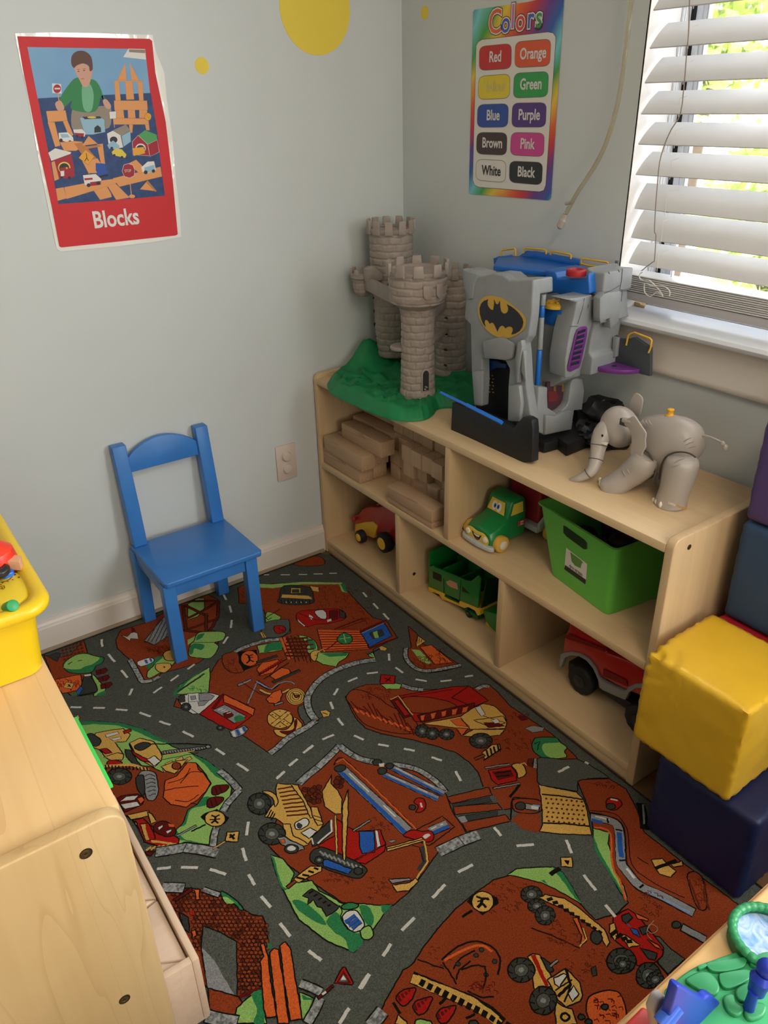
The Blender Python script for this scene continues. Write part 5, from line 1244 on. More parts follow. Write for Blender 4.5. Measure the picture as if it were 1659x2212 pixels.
# bridge and roads of blocks
og_('465 965 580 955 640 960 650 1000 590 1030 500 1030'); og_('580 975 640 965 770 1110 700 1190 640 1060', ogd); og_('640 990 690 915 760 975'); og_('755 980 800 975 818 1135 790 1150'); og_('650 1000 770 985 790 995 650 1020', ogd)
og_('640 1110 760 1090 830 1200 690 1205'); F.poly(porg, '612 1085 665 1020 735 1075 685 1140', pk2, lw=.0006); F.line(pk2, [(672, 1050), (676, 1085), (660, 1112)], .0016); F.line(pk2, [(676, 1085), (690, 1110)], .0016); F.line(og, [(685, 1140), (692, 1210)], .0015)
F.poly(pbl_, '745 1125 815 1130 840 1215 770 1235 745 1180'); F.poly(pk2, '770 1225 840 1210 842 1228 775 1240')
og_('435 1325 495 1315 520 1400 450 1420'); og_('500 1315 730 1270 960 1240 880 1300 700 1350 520 1405'); og_('880 1245 1250 1155 1262 1230 930 1310'); og_('730 1340 830 1305 865 1365 870 1390 780 1412'); og_('835 1300 900 1285 1010 1395 905 1412'); og_('1000 1130 1060 1100 1150 1190 1090 1210')
F.poly(pw, '645 1220 745 1210 790 1250 785 1290 660 1300', pk2, lw=.0006); F.poly(pred, '655 1245 720 1240 722 1255 660 1260'); F.poly(pred, '700 1275 785 1265 785 1295 705 1305'); F.disc(pk2, 690, 1298, 15); F.disc(pk2, 765, 1282, 15)
F.poly(pw, '1100 1160 1150 1115 1200 1112 1215 1180 1150 1205 1110 1195'); F.poly(plb, '1125 1160 1200 1140 1210 1190 1125 1205'); F.disc(pk2, 1135, 1198, 15); F.disc(pk2, 1195, 1188, 13)
F.poly(pred, '965 1140 1000 1130 1035 1142 1050 1180 1045 1225 1010 1242 970 1230 950 1190', pw, lw=.0008); F.line(og, [(1008, 1242), (1025, 1385)], .002); F.disc(og, 1028, 1385, 24, 14)
og_('1150 1262 1090 1330 1222 1345'); F.poly(ogd, '1150 1262 1222 1345 1210 1350 1140 1280')
o_ = F.build('picture_print', pst)
def wtext(s, size, u, v, parent, mt, ax, val, ctx, du=(1, 0), sx=1, bold=0, shear=0, name='lettering'):
    c = at(ax, val, ctx[0]+u/ctx[2], ctx[1]+v/ctx[2]); xd = Vector((-1, 0, 0)) if ax == 1 else Vector((0, 1, 0))
    ca, sa = du; yd = Vector((0, 0, 1)); X = xd*ca+yd*sa; Y = yd*ca-xd*sa
    vs, fs = text_faces(s, size, c, X, Y, sx, bold, shear); return B().add(vs, fs).build(name, mt, parent, smooth=False)
wtext('Blocks', .0525, 905, 1560, pst, pw, 1, .0034, (0, 40, 3.606), (1, .0), .82, .0012)
wtext('STOP', .0085, 996, 1187, pst, pw, 1, .0036, (0, 40, 3.606), sx=.8)

# ================================================================ colours poster
c2_ = (980, 0, 4.425)
def rainbow():
    m = bpy.data.materials.new('rainbow_print'); m.use_nodes = True; t = m.node_tree; b = t.nodes['Principled BSDF']; b.inputs['Roughness'].default_value = .3
    tc = t.nodes.new('ShaderNodeTexCoord'); sp = t.nodes.new('ShaderNodeSeparateXYZ'); t.links.new(tc.outputs['Object'], sp.inputs[0])
    a = t.nodes.new('ShaderNodeMath'); a.operation = 'MULTIPLY'; a.inputs[1].default_value = 3.1; t.links.new(sp.outputs['Y'], a.inputs[0])
    n = t.nodes.new('ShaderNodeTexNoise'); n.inputs['Scale'].default_value = 8; t.links.new(tc.outputs['Object'], n.inputs[0])
    c = t.nodes.new('ShaderNodeMath'); c.operation = 'MULTIPLY_ADD'; c.inputs[1].default_value = -2.6; t.links.new(sp.outputs['Z'], c.inputs[0]); t.links.new(a.outputs[0], c.inputs[2])
    d = t.nodes.new('ShaderNodeMath'); d.operation = 'MULTIPLY_ADD'; d.inputs[1].default_value = .25; t.links.new(n.outputs['Fac'], d.inputs[0]); t.links.new(c.outputs[0], d.inputs[2])
    e = t.nodes.new('ShaderNodeMath'); e.operation = 'ADD'; e.inputs[1].default_value = RB; t.links.new(d.outputs[0], e.inputs[0])
    f = t.nodes.new('ShaderNodeMath'); f.operation = 'FRACT'; t.links.new(e.outputs[0], f.inputs[0])
    r = t.nodes.new('ShaderNodeValToRGB'); t.links.new(f.outputs[0], r.inputs[0]); cols = ['2F5AA8', '7ACBD0', '3E9A48', 'E8C440', 'E0662E', 'C8323A', '6A3A86', '2F5AA8']
    el_ = r.color_ramp.elements
    while len(el_) < len(cols): el_.new(.5)
    for k, cc in enumerate(cols): el_[k].position = k/(len(cols)-1); el_[k].color = lin(cc)
    t.links.new(r.outputs[0], b.inputs['Base Color']); return m
RB = .45
cp = thing('wall_poster', 'rainbow bordered Colors chart with ten colour name buttons on the right wall', 'poster', (0, .44, 1.12))
rb = rainbow()
F = Flat(0, .0015, dz=8e-6); F.ctx(*c2_)
F.poly(rb, '185 110 200 92 700 20 1055 -60 1050 60 930 1890 905 1915 160 1855 145 1835')
F.build('border', cp)
F = Flat(0, .0020, dz=8e-6); F.ctx(*c2_)
pwh = M('chart_white', 'DAD6CE', .3, .5); shd = M('chart_shadow', '5A5046', .4)
F.poly(pwh, '215 440 235 400 270 378 900 305 950 315 975 350 975 400 880 1770 860 1820 820 1833 240 1790 200 1770 182 1720', shd, lw=.0012)
F.build('chart_panel', cp)
def button(tl, tr_, br, bl_, mt, word, ink_, tcx, tcy, ts):
    F = Flat(0, .0024, dz=8e-6); F.ctx(*c2_); pts = []
    C_ = [Vector(q) for q in (tl, tr_, br, bl_)]
    for i in range(4):
        p = C_[i]; a = (C_[i-1]-p); b_ = (C_[(i+1) % 4]-p); r = 62
        A_ = p+a.normalized()*min(r, a.length*.4); B_ = p+b_.normalized()*min(r, b_.length*.4)
        for k in range(6):
            t = k/5; pts.append(tuple(A_.lerp(p, t).lerp(p.lerp(B_, t), t)))
    F.poly(mt, pts, M('button_edge', '6E655C', .4), lw=.0012); o = F.build('colour_button', cp)
    wtext(word, ts, tcx, tcy, o, ink_, 0, .0030, c2_, (1, 0), .86, .0008)
ww = M('word_white', 'D6D2CC', .3); wyl = M('word_pale_yellow', 'CDBE6A', .3); wbk = M('word_black', '2A2A2C', .3)
for tl, tr_, br, bl_, col, word, ik, x, y in (
    ((245, 445), (552, 415), (550, 655), (243, 675), 'C22A30', 'Red', ww, 397, 545), ((590, 400), (930, 372), (918, 630), (583, 648), 'D8562E', 'Orange', ww, 757, 512),
    ((240, 730), (540, 706), (534, 938), (233, 952), 'DCC62E', 'Yellow', wyl, 388, 828), ((578, 700), (908, 682), (898, 925), (568, 938), '2E9A4C', 'Green', ww, 737, 807),
    ((230, 1000), (525, 990), (518, 1215), (223, 1218), '2A4A9C', 'Blue', ww, 376, 1105), ((562, 985), (888, 980), (878, 1215), (553, 1216), '52307C', 'Purple', ww, 720, 1100),
    ((222, 1265), (512, 1268), (505, 1485), (216, 1472), '44302E', 'Brown', ww, 367, 1370), ((550, 1265), (868, 1272), (860, 1498), (540, 1482), 'C8408C', 'Pink', ww, 702, 1378),
    ((216, 1522), (502, 1535), (494, 1745), (210, 1722), 'D9D3CB', 'White', wbk, 358, 1635), ((535, 1538), (852, 1552), (842, 1770), (530, 1742), '1E2426', 'Black', ww, 690, 1648)):
    button(tl, tr_, br, bl_, M('button_'+col, col, .3, .5), word, ik, x, y, .0325)
# title letters, each outlined
for ch_, x, y, sz, col in (('C', 395, 218, .070, 'D8623A'), ('o', 497, 222, .060, '4A58A8'), ('l', 566, 168, .068, 'C070A8'), ('o', 638, 200, .060, 'D8443A'), ('r', 735, 180, .058, '3E62B4'), ('s', 816, 172, .060, '3E8E4E')):
    wtext(ch_, sz, x, y, cp, M('title_shadow', '3A2E2A', .4), 0, .0022, c2_, (1, 0), .95, .0052, name='letter_shadow')
    wtext(ch_, sz, x, y, cp, pwh, 0, .0026, c2_, (1, 0), .95, .0036, name='letter_outline')
    wtext(ch_, sz, x, y, cp, M('title_'+col, col, .3, .5), 0, .0030, c2_, (1, 0), .95, .0008, name='title_letter')
# ================================================================ construction-site play rug
def pile(name, col, k=.35):
    m = M('rug_'+name, col, .95, .1, nz=(420, k), bump=(500, .9, .003), detail=2); return m
asph = pile('asphalt', '54574F'); rust = pile('rust', '8A3B1C', .3); lg = pile('light_green', '8FB862', .22); dgn = pile('dark_green', '2F7A4A', .25)
blk_ = pile('black', '16140F'); tan = pile('tan', 'D0A452', .22); red_ = pile('red', 'A51C14', .25); dred = pile('dark_red', '5E1512', .3); ora = pile('orange', 'D4602A', .22)
wh = pile('white', 'CFCCC4', .15); gy = pile('grey', '8A8B8B', .25); blu = pile('blue', '2A5AA6', .25); dgy = pile('dark_grey', '3A3B36', .3); brn_ = pile('brown', '5E2412', .3); lbl = pile('pale_blue', '7F9CC4', .2)
gysp = M('rug_stone', '8E908E', .95, .1, nz=(170, .55), bump=(500, .9, .003), detail=1)
RZ0 = .0016
G = Flat(2, RZ0, dz=8e-6, jit=.0007, lw=.0025)
CA, CB, CC, CD, CE, CF, CG, CH, CI = (80, 1180, 2.765), (480, 1200, 2.765), (140, 1500, 3.318), (520, 1580, 3.19), (900, 1420, 3.19), (320, 1880, 3.318), (780, 1860, 2.9625), (1160, 1660, 3.3246), (1300, 1780, 4.621)
def c(k): G.ctx(*k)
def P(m, s, o=1, sm=0, lw=None): G.poly(m, s, blk_ if o else None, sm=sm, lw=lw)
def L(m, s, w=None, sm=0):
    if isinstance(s, str): s = [float(x) for x in s.split()]; s = list(zip(s[0::2], s[1::2]))
    G.line(m, s, w, sm)
def curb(s, w=.017, sm=1):
    """kerb of speckled stones: outlined strip with joints"""
    v = [float(x) for x in s.split()]; q = [G.pt(*x) for x in zip(v[0::2], v[1::2])]
    if sm: q = smooth_pts(q, False, 4)
    G.strip(blk_, G.rough(q, False), w+.004); G.strip(gysp, q, w-.001)
    acc = 0
    for a, b in zip(q, q[1:]):
        a, b = Vector(a), Vector(b); acc += (b-a).length
        if acc > .042:
            acc = 0; d = (b-a).normalized(); n_ = Vector((-d.y, d.x))*w*.5; G.strip(blk_, [tuple(b-n_), tuple(b+n_)], .0016)
def dash(s, w=.0062):
    v = [float(x) for x in s.split()]
    for i in range(0, len(v), 4): G.line(wh, [(v[i], v[i+1]), (v[i+2], v[i+3])], w)
def wheel_(x, y, r, ry=None):
    G.disc(blk_, x, y, r, ry or r); G.disc(dgy, x, y, r*.9, (ry or r)*.9)
    for k in range(9):
        a = k*2*PI/9; L(blk_, [(x+r*.62*math.cos(a), y+(ry or r)*.62*math.sin(a)), (x+r*.95*math.cos(a+.25), y+(ry or r)*.95*math.sin(a+.25))], .0022)
    G.disc(gy if 0 else asph, x, y, r*.5, (ry or r)*.5, blk_, lw=.0014); G.disc(gy, x, y, r*.2, (ry or r)*.18)
def scrib(x0, y0, x1, y1, n, m=None, sz=16):
    for k in range(n):
        x, y = random.uniform(x0, x1), random.uniform(y0, y1); a = random.uniform(-.6, .6)
        G.line(m or brn_, [(x, y), (x+sz*math.cos(a), y+sz*math.sin(a)), (x+sz*1.4*math.cos(a+.6), y+sz*1.4*math.sin(a+.6))], .0018)
# base pile
RX0, RX1, RY0, RY1 = .358, 2.6, .026, 2.6
# ---- top reddish patch near the corner
c(CB); P(rust, '430 55 440 35 480 8 560 2 600 15 612 50 560 62 470 62', sm=1)
# ---- big upper island
P(rust, '95 190 130 175 480 160 715 165 760 225 830 300 900 370 985 395 1045 490 900 560 915 622 800 640 700 668 600 722 530 790 503 860 520 930 578 985 450 1055 360 1115 280 1180 150 1090 -80 960 -290 900 -270 850 -70 700 -20 620 80 575 200 520 340 495 410 460 395 385 270 390 250 330 160 290 100 285')
P(lg, '130 165 300 172 480 158 715 162 745 222 715 215 700 172 480 172 300 195 240 192 150 185', 0)
P(dgn, '705 170 735 170 750 222 728 214', 0)
scrib(560, 180, 880, 330, 60); scrib(100, 200, 160, 280, 8)
P(lg, '262 345 290 338 330 355 352 372 320 398 262 400', sm=1)
P(asph, '252 402 380 380 400 392 405 430 392 462 330 490 240 480', sm=1); P(red_, '310 425 340 418 372 425 378 450 350 465 318 460', sm=1); scrib(312, 425, 365, 455, 8, dred)
L(blk_, '345 320 280 360 262 372 275 385 295 372', .003); P(tan, '225 460 240 452 265 488 240 492', lw=.0015); L(blk_, '238 455 252 488', .002)
# excavator (olive / yellow)
P(dgy, '370 180 520 190 545 245 540 285 420 295 335 280 340 255', sm=1); P(tan, '360 232 520 240 540 262 350 252', lw=.0014); P(dgy, '370 182 500 188 500 228 375 228', lw=.0014)
P(tan, '410 195 468 195 468 225 410 225', lw=.0014); P(dgy, '418 202 460 202 460 222 418 222', lw=.001); P(tan, '522 182 578 188 580 218 540 212'); 
for k in range(9): L(blk_, [(350+k*21, 262), (358+k*21, 288)], .0022)
for k in range(5): L(wh, [(380+k*30, 275), (384+k*30, 284)], .002)
L(tan, '355 244 535 250', .002)
# red car
P(red_, '442 352 480 330 560 325 620 318 700 322 735 345 730 380 640 405 560 412 500 425 450 390', sm=1); P(wh, '552 335 600 325 622 345 618 378 580 372', sm=1); P(wh, '520 352 545 368 535 385 515 368', lw=.001)
P(dred, '640 330 690 325 690 380 640 395', lw=.0014); P(dgy, '700 325 735 342 735 375 700 372'); P(wh, '447 375 480 408 498 418 490 425 455 398', lw=.001); P(wh, '625 385 650 378 655 390 630 398', 0); L(dred, '460 345 560 385 640 380', .003)
scrib(740, 330, 860, 400, 10, dred)
# house with planks and blue roof
P(ora, '565 435 825 440 880 560 610 572 598 560', 1)
for k in range(9): L(dred, [(566+k*4, 442+k*15), (826+k*6.2, 446+k*13.2)], .0035)
L(dred, '600 572 650 545 700 500', .004); P(dgn, '685 500 712 468 740 462 775 485 772 515 735 530 700 520', sm=1); L(lg, '700 500 765 490', .003); L(lg, '725 470 738 520', .003)
P(blu, '828 462 968 400 1015 480 880 548'); P(dgy, '878 462 952 440 970 475 900 500', lw=.0014); P(lg, '900 458 925 450 935 490 912 495', 0)
L(dred, '880 555 1050 490', .007); L(dred, '822 455 980 385', .007); L(lbl, '832 465 965 404', .003); L(dred, '670 440 840 375', .006); L(dred, '700 440 860 385', .003)
# fence
P(lg, '430 480 500 482 560 520 570 575 540 600 500 560 520 520 450 500', sm=1); P(dgn, '500 490 545 510 560 555 530 560 515 520', 0, 1)
for (a, b) in (((350, 490), (400, 620)), ((370, 488), (420, 610)), ((400, 480), (450, 635)), ((445, 480), (500, 630)), ((470, 490), (520, 640))): L(blk_, [a, b], .0125); L(ora if a[0] < 380 else rust, [a, b], .008)
for k in range(6): L(blk_, [(380, 500+k*20), (510, 492+k*22)], .008); L(brn_, [(380, 500+k*20), (512, 492+k*22)], .0045)
for k in range(5): L(dred, [(500+k*5, 510+k*26), (540+k*4, 505+k*26)], .006)
P(tan, '530 580 570 565 605 590 595 625 550 630 530 612', sm=1); L(tan, '580 570 600 560 612 575', .003); L(blk_, '550 595 580 600', .002)
P(lg, '575 580 760 580 740 612 700 635 680 665 600 650 560 628', 1); P(dgn, '590 585 755 582 740 600 640 605', 0); P(lg, '860 580 900 575 915 612 880 605', 1); P(dgn, '862 582 880 580 905 605', 0)
P(tan, '935 548 955 540 985 555 975 570 945 565', 1, lw=.0016); L(blk_, '870 590 940 558', .004)
# green by kerb
P(lg, '208 540 350 512 358 565 300 575 220 585', 1); P(dgn, '270 530 350 518 355 560 300 568 250 582', 0, 1)
# mud mound left + pedestrian sign
P(rust, '0 600 40 580 80 572 100 600 110 650 130 690 60 700 10 660', sm=1); scrib(10, 620, 90, 690, 14)
P(blk_, '95 575 205 562 222 640 128 690 100 640', 0); G.disc(ora, 163, 615, 52, 46, blk_); L(blk_, '140 590 160 600 185 592', .004); L(blk_, '158 600 165 625 145 645', .005); L(blk_, '165 625 190 635', .004); L(blk_, '150 610 185 608', .003); L(blk_, '132 685 222 650', .003)
# planks and pipes
L(blk_, '205 640 330 598', .011); L(dgy, '210 638 328 599', .007)
P(ora, '205 680 240 640 290 632 330 620 350 640 300 700 230 718', 1); P(ora, '285 720 350 670 400 680 410 700 370 735 320 745', 1)
L(dred, '220 710 360 625', .010); 
for k in range(9): L(red_, [(235+k*14, 690-k*8.2), (250+k*14, 706-k*8.4)], .005)
L(blk_, '215 718 385 620', .003); L(blk_, '250 738 400 640', .003)
L(blk_, '298 760 465 685', .012); L(dgy, '302 758 462 688', .008)
L(blk_, '90 778 175 740', .010); L(gy, '95 776 172 742', .006); L(blk_, '150 888 208 758', .006); L(gy, '152 884 206 762', .004)
L(blk_, '200 752 290 800 350 760 410 755 430 770', .0065, 1); L(lbl, '202 753 290 799', .004); L(gy, '290 800 350 760 410 755 430 770', .004, 1)
L(blk_, '222 800 270 825 340 828 400 800', .010, 1); L(tan, '224 801 270 824 340 826 400 800', .006, 1)
for r in (58, 48, 36, 22): G.disc(tan, 440, 843, r, r*.86, blk_, lw=.0018)
G.disc(rust, 445, 842, 14, 10, blk_, lw=.0014); L(blk_, '420 820 440 850 470 830', .003)
P(ora, '262 860 300 820 350 800 360 830 345 870 320 885 280 880', 1); L(blk_, '310 895 365 875', .010); L(gy, '314 893 362 877', .005)
L(blk_, '120 760 220 825 300 850', .0016); L(blk_, '215 745 290 800', .0016)
# cable reel
P(tan, '310 1040 330 1075 400 1088 455 1070 478 1020 460 985 430 965 420 1000 380 1040', 1, 1); P(dred, '340 1050 420 1040 430 990 445 975 448 1010 430 1050 390 1072', 0, 1)
G.disc(tan, 345, 975, 77, 58, blk_); 
for s_ in ('290 940 400 1015', '400 935 300 1015'): L(blk_, s_, .014); L(tan, s_, .010)
for x, y in ((345, 975), (300, 950), (390, 950), (300, 1000), (388, 1005), (345, 930), (345, 1020), (320, 960), (368, 992)): G.disc(brn_, x, y, 4)
P(asph, '455 905 500 890 520 930 560 975 500 1010 480 985 460 960', 1, 1)
curb('915 624 850 632 790 645 720 668 650 700 590 738 540 792 510 850 512 900 530 945 560 985', .017)
curb('560 988 500 1030 430 1068 380 1100 330 1150 285 1182', .016, 0)
curb('75 575 130 550 200 525 270 508 340 500', .014)
# asphalt wedge with sign at B
P(tan, '585 930 620 922 648 938 640 960 605 968', 1, lw=.0018); L(blk_, '600 940 630 950', .0025); L(blk_, '550 1000 600 965', .002)
# pickup truck (white cab, red bed with orange side)
c(CA)
P(lg, '815 885 850 830 1030 722 1035 760 1025 880', 1); P(dgn, '810 890 850 835 1000 735 900 810 840 880', 0, 1)
L(dgy, '840 870 1000 760', .006); L(blk_, '850 862 980 780', .002); scrib(900, 830, 1010, 870, 12, dgn)
P(wh, '835 905 900 880 1020 873 1090 890 1060 930 970 1000 930 1002 870 965', 1); P(gy, '965 880 1020 878 1060 895 1040 918 970 925', 1, lw=.0016); P(gy, '960 930 1030 920 1000 950 965 955', 1, lw=.0014); P(dgy, '840 900 880 885 885 930 850 935', 1, lw=.0014)
L(blk_, '905 885 905 960 960 1000', .0016); L(blk_, '905 930 965 925', .0016); L(blk_, '890 890 900 880', .003); wheel_(890, 960, 32, 26); P(gy, '915 895 945 890 950 915 920 920', 1, lw=.0012)
P(red_, '970 1003 1110 880 1300 970 1290 1010 1170 1100 1110 1080', 1); P(ora, '1112 882 1300 972 1290 1012 1240 985 1115 930', 1); P(gy, '1050 980 1120 945 1250 1015 1180 1058', 1); P(dred, '1110 1000 1150 985 1175 1010 1130 1030', 0, 1); P(dgn, '1180 1020 1220 1010 1240 1035 1190 1050', 0, 1)
for k in range(4): L(wh, [(1080+k*18, 980+k*6), (1110+k*16, 968+k*8)], .003)
P(dred, '1110 880 1125 885 1060 975 1040 970', 0); wheel_(1095, 1085, 26, 18)
P(gy, '1150 1105 1240 1070 1262 1090 1240 1120 1185 1145 1160 1135', 1); P(wh, '1160 1110 1180 1100 1190 1135 1172 1140', 0); P(blu, '1185 1100 1200 1092 1215 1125 1200 1132', 0); P(wh, '1205 1092 1222 1084 1235 1112 1220 1122', 0); P(blu, '1225 1083 1238 1078 1250 1100 1238 1110', 0)
# ---- island under the chair
P(rust, '470 560 500 500 640 460 700 430 880 320 1000 280 1085 320 1080 420 1040 500 1120 520 1085 570 1040 640 960 700 740 760 720 790 650 815 620 770 550 675 480 610', 1)
P(lg, '900 345 960 310 1000 310 1000 370 960 420 900 440', 1); P(lg, '900 560 960 530 1010 510 900 590', 0)
for s_ in ('890 330 1085 325', '1085 325 1080 420 1030 510', '890 500 1085 430', '900 430 1000 380 1080 330', '880 350 1020 420', '1010 400 1010 510', '640 570 850 500 1030 520', '870 350 890 500'): L(blk_, s_, .011); L(brn_, s_, .0075)
P(gy, '640 565 760 420 800 420 810 520 700 590', 1)
for k in range(6): L(dgy, [(660+k*24, 572), (735+k*18, 430+k*8)], .0028)
P(wh, '500 530 540 540 570 510 600 520 605 555 560 550 555 565', 1, lw=.0016); P(dred, '560 480 580 490 590 510 565 520', 0)
scrib(640, 600, 820, 640, 24, dred, 20)
P(lg, '690 720 740 660 800 640 820 700 700 775 660 785 660 750', 1, 1); P(dgn, '655 700 720 660 750 665 700 705 665 735', 0, 1)
P(tan, '755 640 800 622 850 650 830 680 770 680', 1, 1); P(tan, '705 715 730 700 790 700 800 725 760 755 720 745', 1, 1); L(tan, '790 700 800 690', .003); G.disc(brn_, 760, 722, 6)
P(wh, '600 690 680 665 695 690 620 718', 1, 1); P(blu, '640 680 655 676 665 698 650 703', 0); P(blu, '670 670 682 668 690 688 680 692', 0)
curb('555 678 585 730 610 775 632 808 690 800 730 778', .013)
P(lg, '935 570 960 520 1020 510 1120 515 1110 560 1060 575 1085 600 1040 665 950 665 905 650 915 590', 1, 1); P(dgn, '940 580 1000 590 980 620 940 610 930 640 910 645 915 600', 0, 1); P(dgn, '950 560 960 530 1000 520 980 550', 0, 1); L(blk_, '935 575 1060 575 1085 585', .0022, 1)
# ---- far-left corner piece
P(rust, '40 650 100 670 200 650 280 560 320 700 330 880 200 890 100 800', 1)
P(dgy, '60 655 120 635 145 640 120 690', 1, lw=.0016)
for k in range(6):
    for j in range(5): P(brn_, [(140+k*22+j*4, 600+j*18-k*6), (156+k*22+j*4, 596+j*18-k*6), (158+k*22+j*4, 608+j*18-k*6), (142+k*22+j*4, 612+j*18-k*6)], 0)
P(ora, '90 800 260 765 270 820 240 860 150 880', 1); scrib(100, 790, 240, 850, 22, dred, 22)
P(dgn, '155 715 180 680 240 645 300 640 340 655 400 665 385 700 350 715 330 750 260 760 190 752', 1, 1); P(lg, '160 712 185 680 240 648 300 645 335 655 372 668 340 700 280 720 250 735 170 730', 0, 1); L(blk_, '185 705 210 690', .003); L(blk_, '245 685 270 680', .003)
P(lg, '330 760 360 790 410 850 400 890 340 895 330 860', 1); P(dgn, '360 880 405 860 410 890 350 895', 0)
for k in range(3): P(dred, [(350+k*14, 742+k*42), (410+k*14, 725+k*42), (422+k*14, 740+k*42), (400+k*14, 762+k*42), (355+k*14, 768+k*42)], 1, lw=.0016); L(blk_, [(375+k*14, 735+k*42), (382+k*14, 762+k*42)], .002)
P(dgy, '285 770 320 775 360 850 340 880 280 890 250 890 265 830', 1, 1); P(wh, '280 768 320 762 325 772 285 778', 0); P(blu, '232 870 262 835 275 850 250 890', 1, lw=.0014); L(blk_, '240 895 350 870', .004)
P(tan, '175 812 222 820 205 852 158 845', 1, lw=.0016); L(blk_, '185 825 200 840', .003); L(blk_, '200 825 183 840', .003)
P(dgn, '200 880 240 870 240 890 210 892', 0)
# ---- small island on the right beside the shelf
c(CB)
P(rust, '1110 420 1165 470 1200 530 1290 565 1390 635 1430 660 1330 690 1240 702 1160 685 1115 650 1090 600 1095 560 1130 550', 1)
P(lg, '1130 560 1180 565 1250 640 1230 650 1180 625', 0); P(ora, '1180 545 1250 535 1380 640 1270 650', 1); scrib(1210, 560, 1340, 630, 14, dred, 24); scrib(1110, 600, 1230, 675, 26, dred, 18)
P(tan, '1155 520 1170 480 1215 512 1160 550', 1)
for k in range(3): L(blk_, [(1165+k*13, 486+k*8), (1162+k*13, 528-k*4)], .002)
curb('1098 552 1094 595 1112 635 1150 670 1210 690 1290 682 1360 668 1425 655', .012)
# ---- right upper island (dump truck, mounds)
P(rust, '735 845 790 795 860 772 940 770 1070 775 1190 803 1500 792 1600 775 1659 830 1720 900 1900 1020 1960 1060 2060 1150 2120 1210 2120 1340 2100 1400 2060 1460 2090 1540 1900 1500 1650 1520 1560 1385 1530 1300 1480 1240 1400 1180 1280 1140 1150 1105 950 1065 860 1035 800 975 760 900', 1, 0)
curb('1070 775 1130 795 1200 803', .013); curb('1520 800 1560 780 1595 785', .012)
P(lg, '945 770 1030 762 1070 770 1062 800 980 800', 1); P(red_, '948 712 1035 720 1030 768 942 765', 1); L(blk_, '970 732 1005 750', .003); L(blk_, '1005 730 975 755', .003)
P(rust, '740 845 800 800 930 850 1000 900 1130 960 1170 1050 1060 1065 900 1030 820 980 770 900', 1, 1)
for k in range(14):
    a, b = (765+k*26, 870+k*9+30*math.sin(k)), (800+k*26, 905+k*11); L(dred, [a, b, (b[0]+8, b[1]+26)], .0035, 1)
for k in range(10): L(ora, [(790+k*34, 915+k*12), (815+k*34, 940+k*12)], .005)
scrib(820, 790, 990, 850, 26, dred, 20); scrib(1060, 1010, 1160, 1060, 12, dred)
# dump truck
P(red_, '1050 840 1380 785 1475 780 1590 868 1500 905 1180 995 1150 990', 1); P(rust, '1075 855 1200 845 1340 870 1400 900 1350 925 1140 940', 1, 1); P(dred, '1000 862 1055 835 1140 955 1085 975', 1); P(red_, '1025 870 1050 862 1120 950 1090 960', 1); L(tan, '1005 862 1052 840 1138 955', .003); L(blk_, '1370 850 1470 782', .0028); L(blk_, '1370 850 1500 905', .0028); L(dred, '1075 850 1380 800', .003)
P(dred, '1165 955 1510 880 1500 925 1190 998', 1)
for k in range(5): P(ora, [(1180+k*64, 958-k*12), (1215+k*64, 950-k*12), (1205+k*64, 985-k*12), (1190+k*60, 990-k*12)], 1, lw=.0016)
P(tan, '1190 1005 1420 965 1500 910 1560 885 1625 900 1690 960 1700 1000 1690 1035 1480 1040 1300 1020', 1); P(ora, '1360 985 1420 975 1480 1025 1400 1018', 1, lw=.0014); P(wh, '1508 908 1540 900 1572 950 1548 965', 1, lw=.0016); P(tan, '1500 985 1680 960 1700 1000 1600 1025', 1); P(tan, '1430 1080 1500 1040 1690 1040 1660 1075 1520 1085', 1); P(ora, '1395 1030 1470 1035 1430 1080', 1)
L(blk_, '1425 970 1480 1040', .0025); L(blk_, '1560 960 1690 1000', .002); P(dred, '1560 1000 1640 1000 1690 1020 1590 1030', 1, lw=.0016); P(wh, '1605 985 1640 975 1660 1000 1630 1005', 1, lw=.0014)
wheel_(1195, 1050, 45, 42); wheel_(1255, 1065, 44, 38); wheel_(1340, 1070, 48, 36); wheel_(1545, 1108, 72, 48)
c(CE); scrib(400, 560, 800, 640, 34, dred, 18); scrib(640, 370, 780, 430, 12, dred, 22); scrib(620, 480, 700, 540, 6)
P(gy, '745 490 800 470 880 485 870 510 800 520', 1, lw=.0016); P(dred, '690 410 740 400 770 430 720 440', 0)
P(dgn, '805 570 850 552 960 555 985 580 1035 620 1020 650 1030 690 930 702 860 690 800 640', 1, 1); P(lg, '870 600 960 590 985 590 1030 622 1015 650 1028 688 930 695 880 660', 0, 1); L(blk_, '810 600 850 580 830 640', .002)
P(tan, '450 660 520 605 570 600 580 630 470 710', 1)
for k in range(4): L(blk_, [(480+k*26, 640-k*12), (495+k*24, 690-k*14)], .0045)
L(blk_, '400 705 470 672', .010); L(rust, '404 703 466 675', .005); L(blk_, '460 712 585 632', .003)
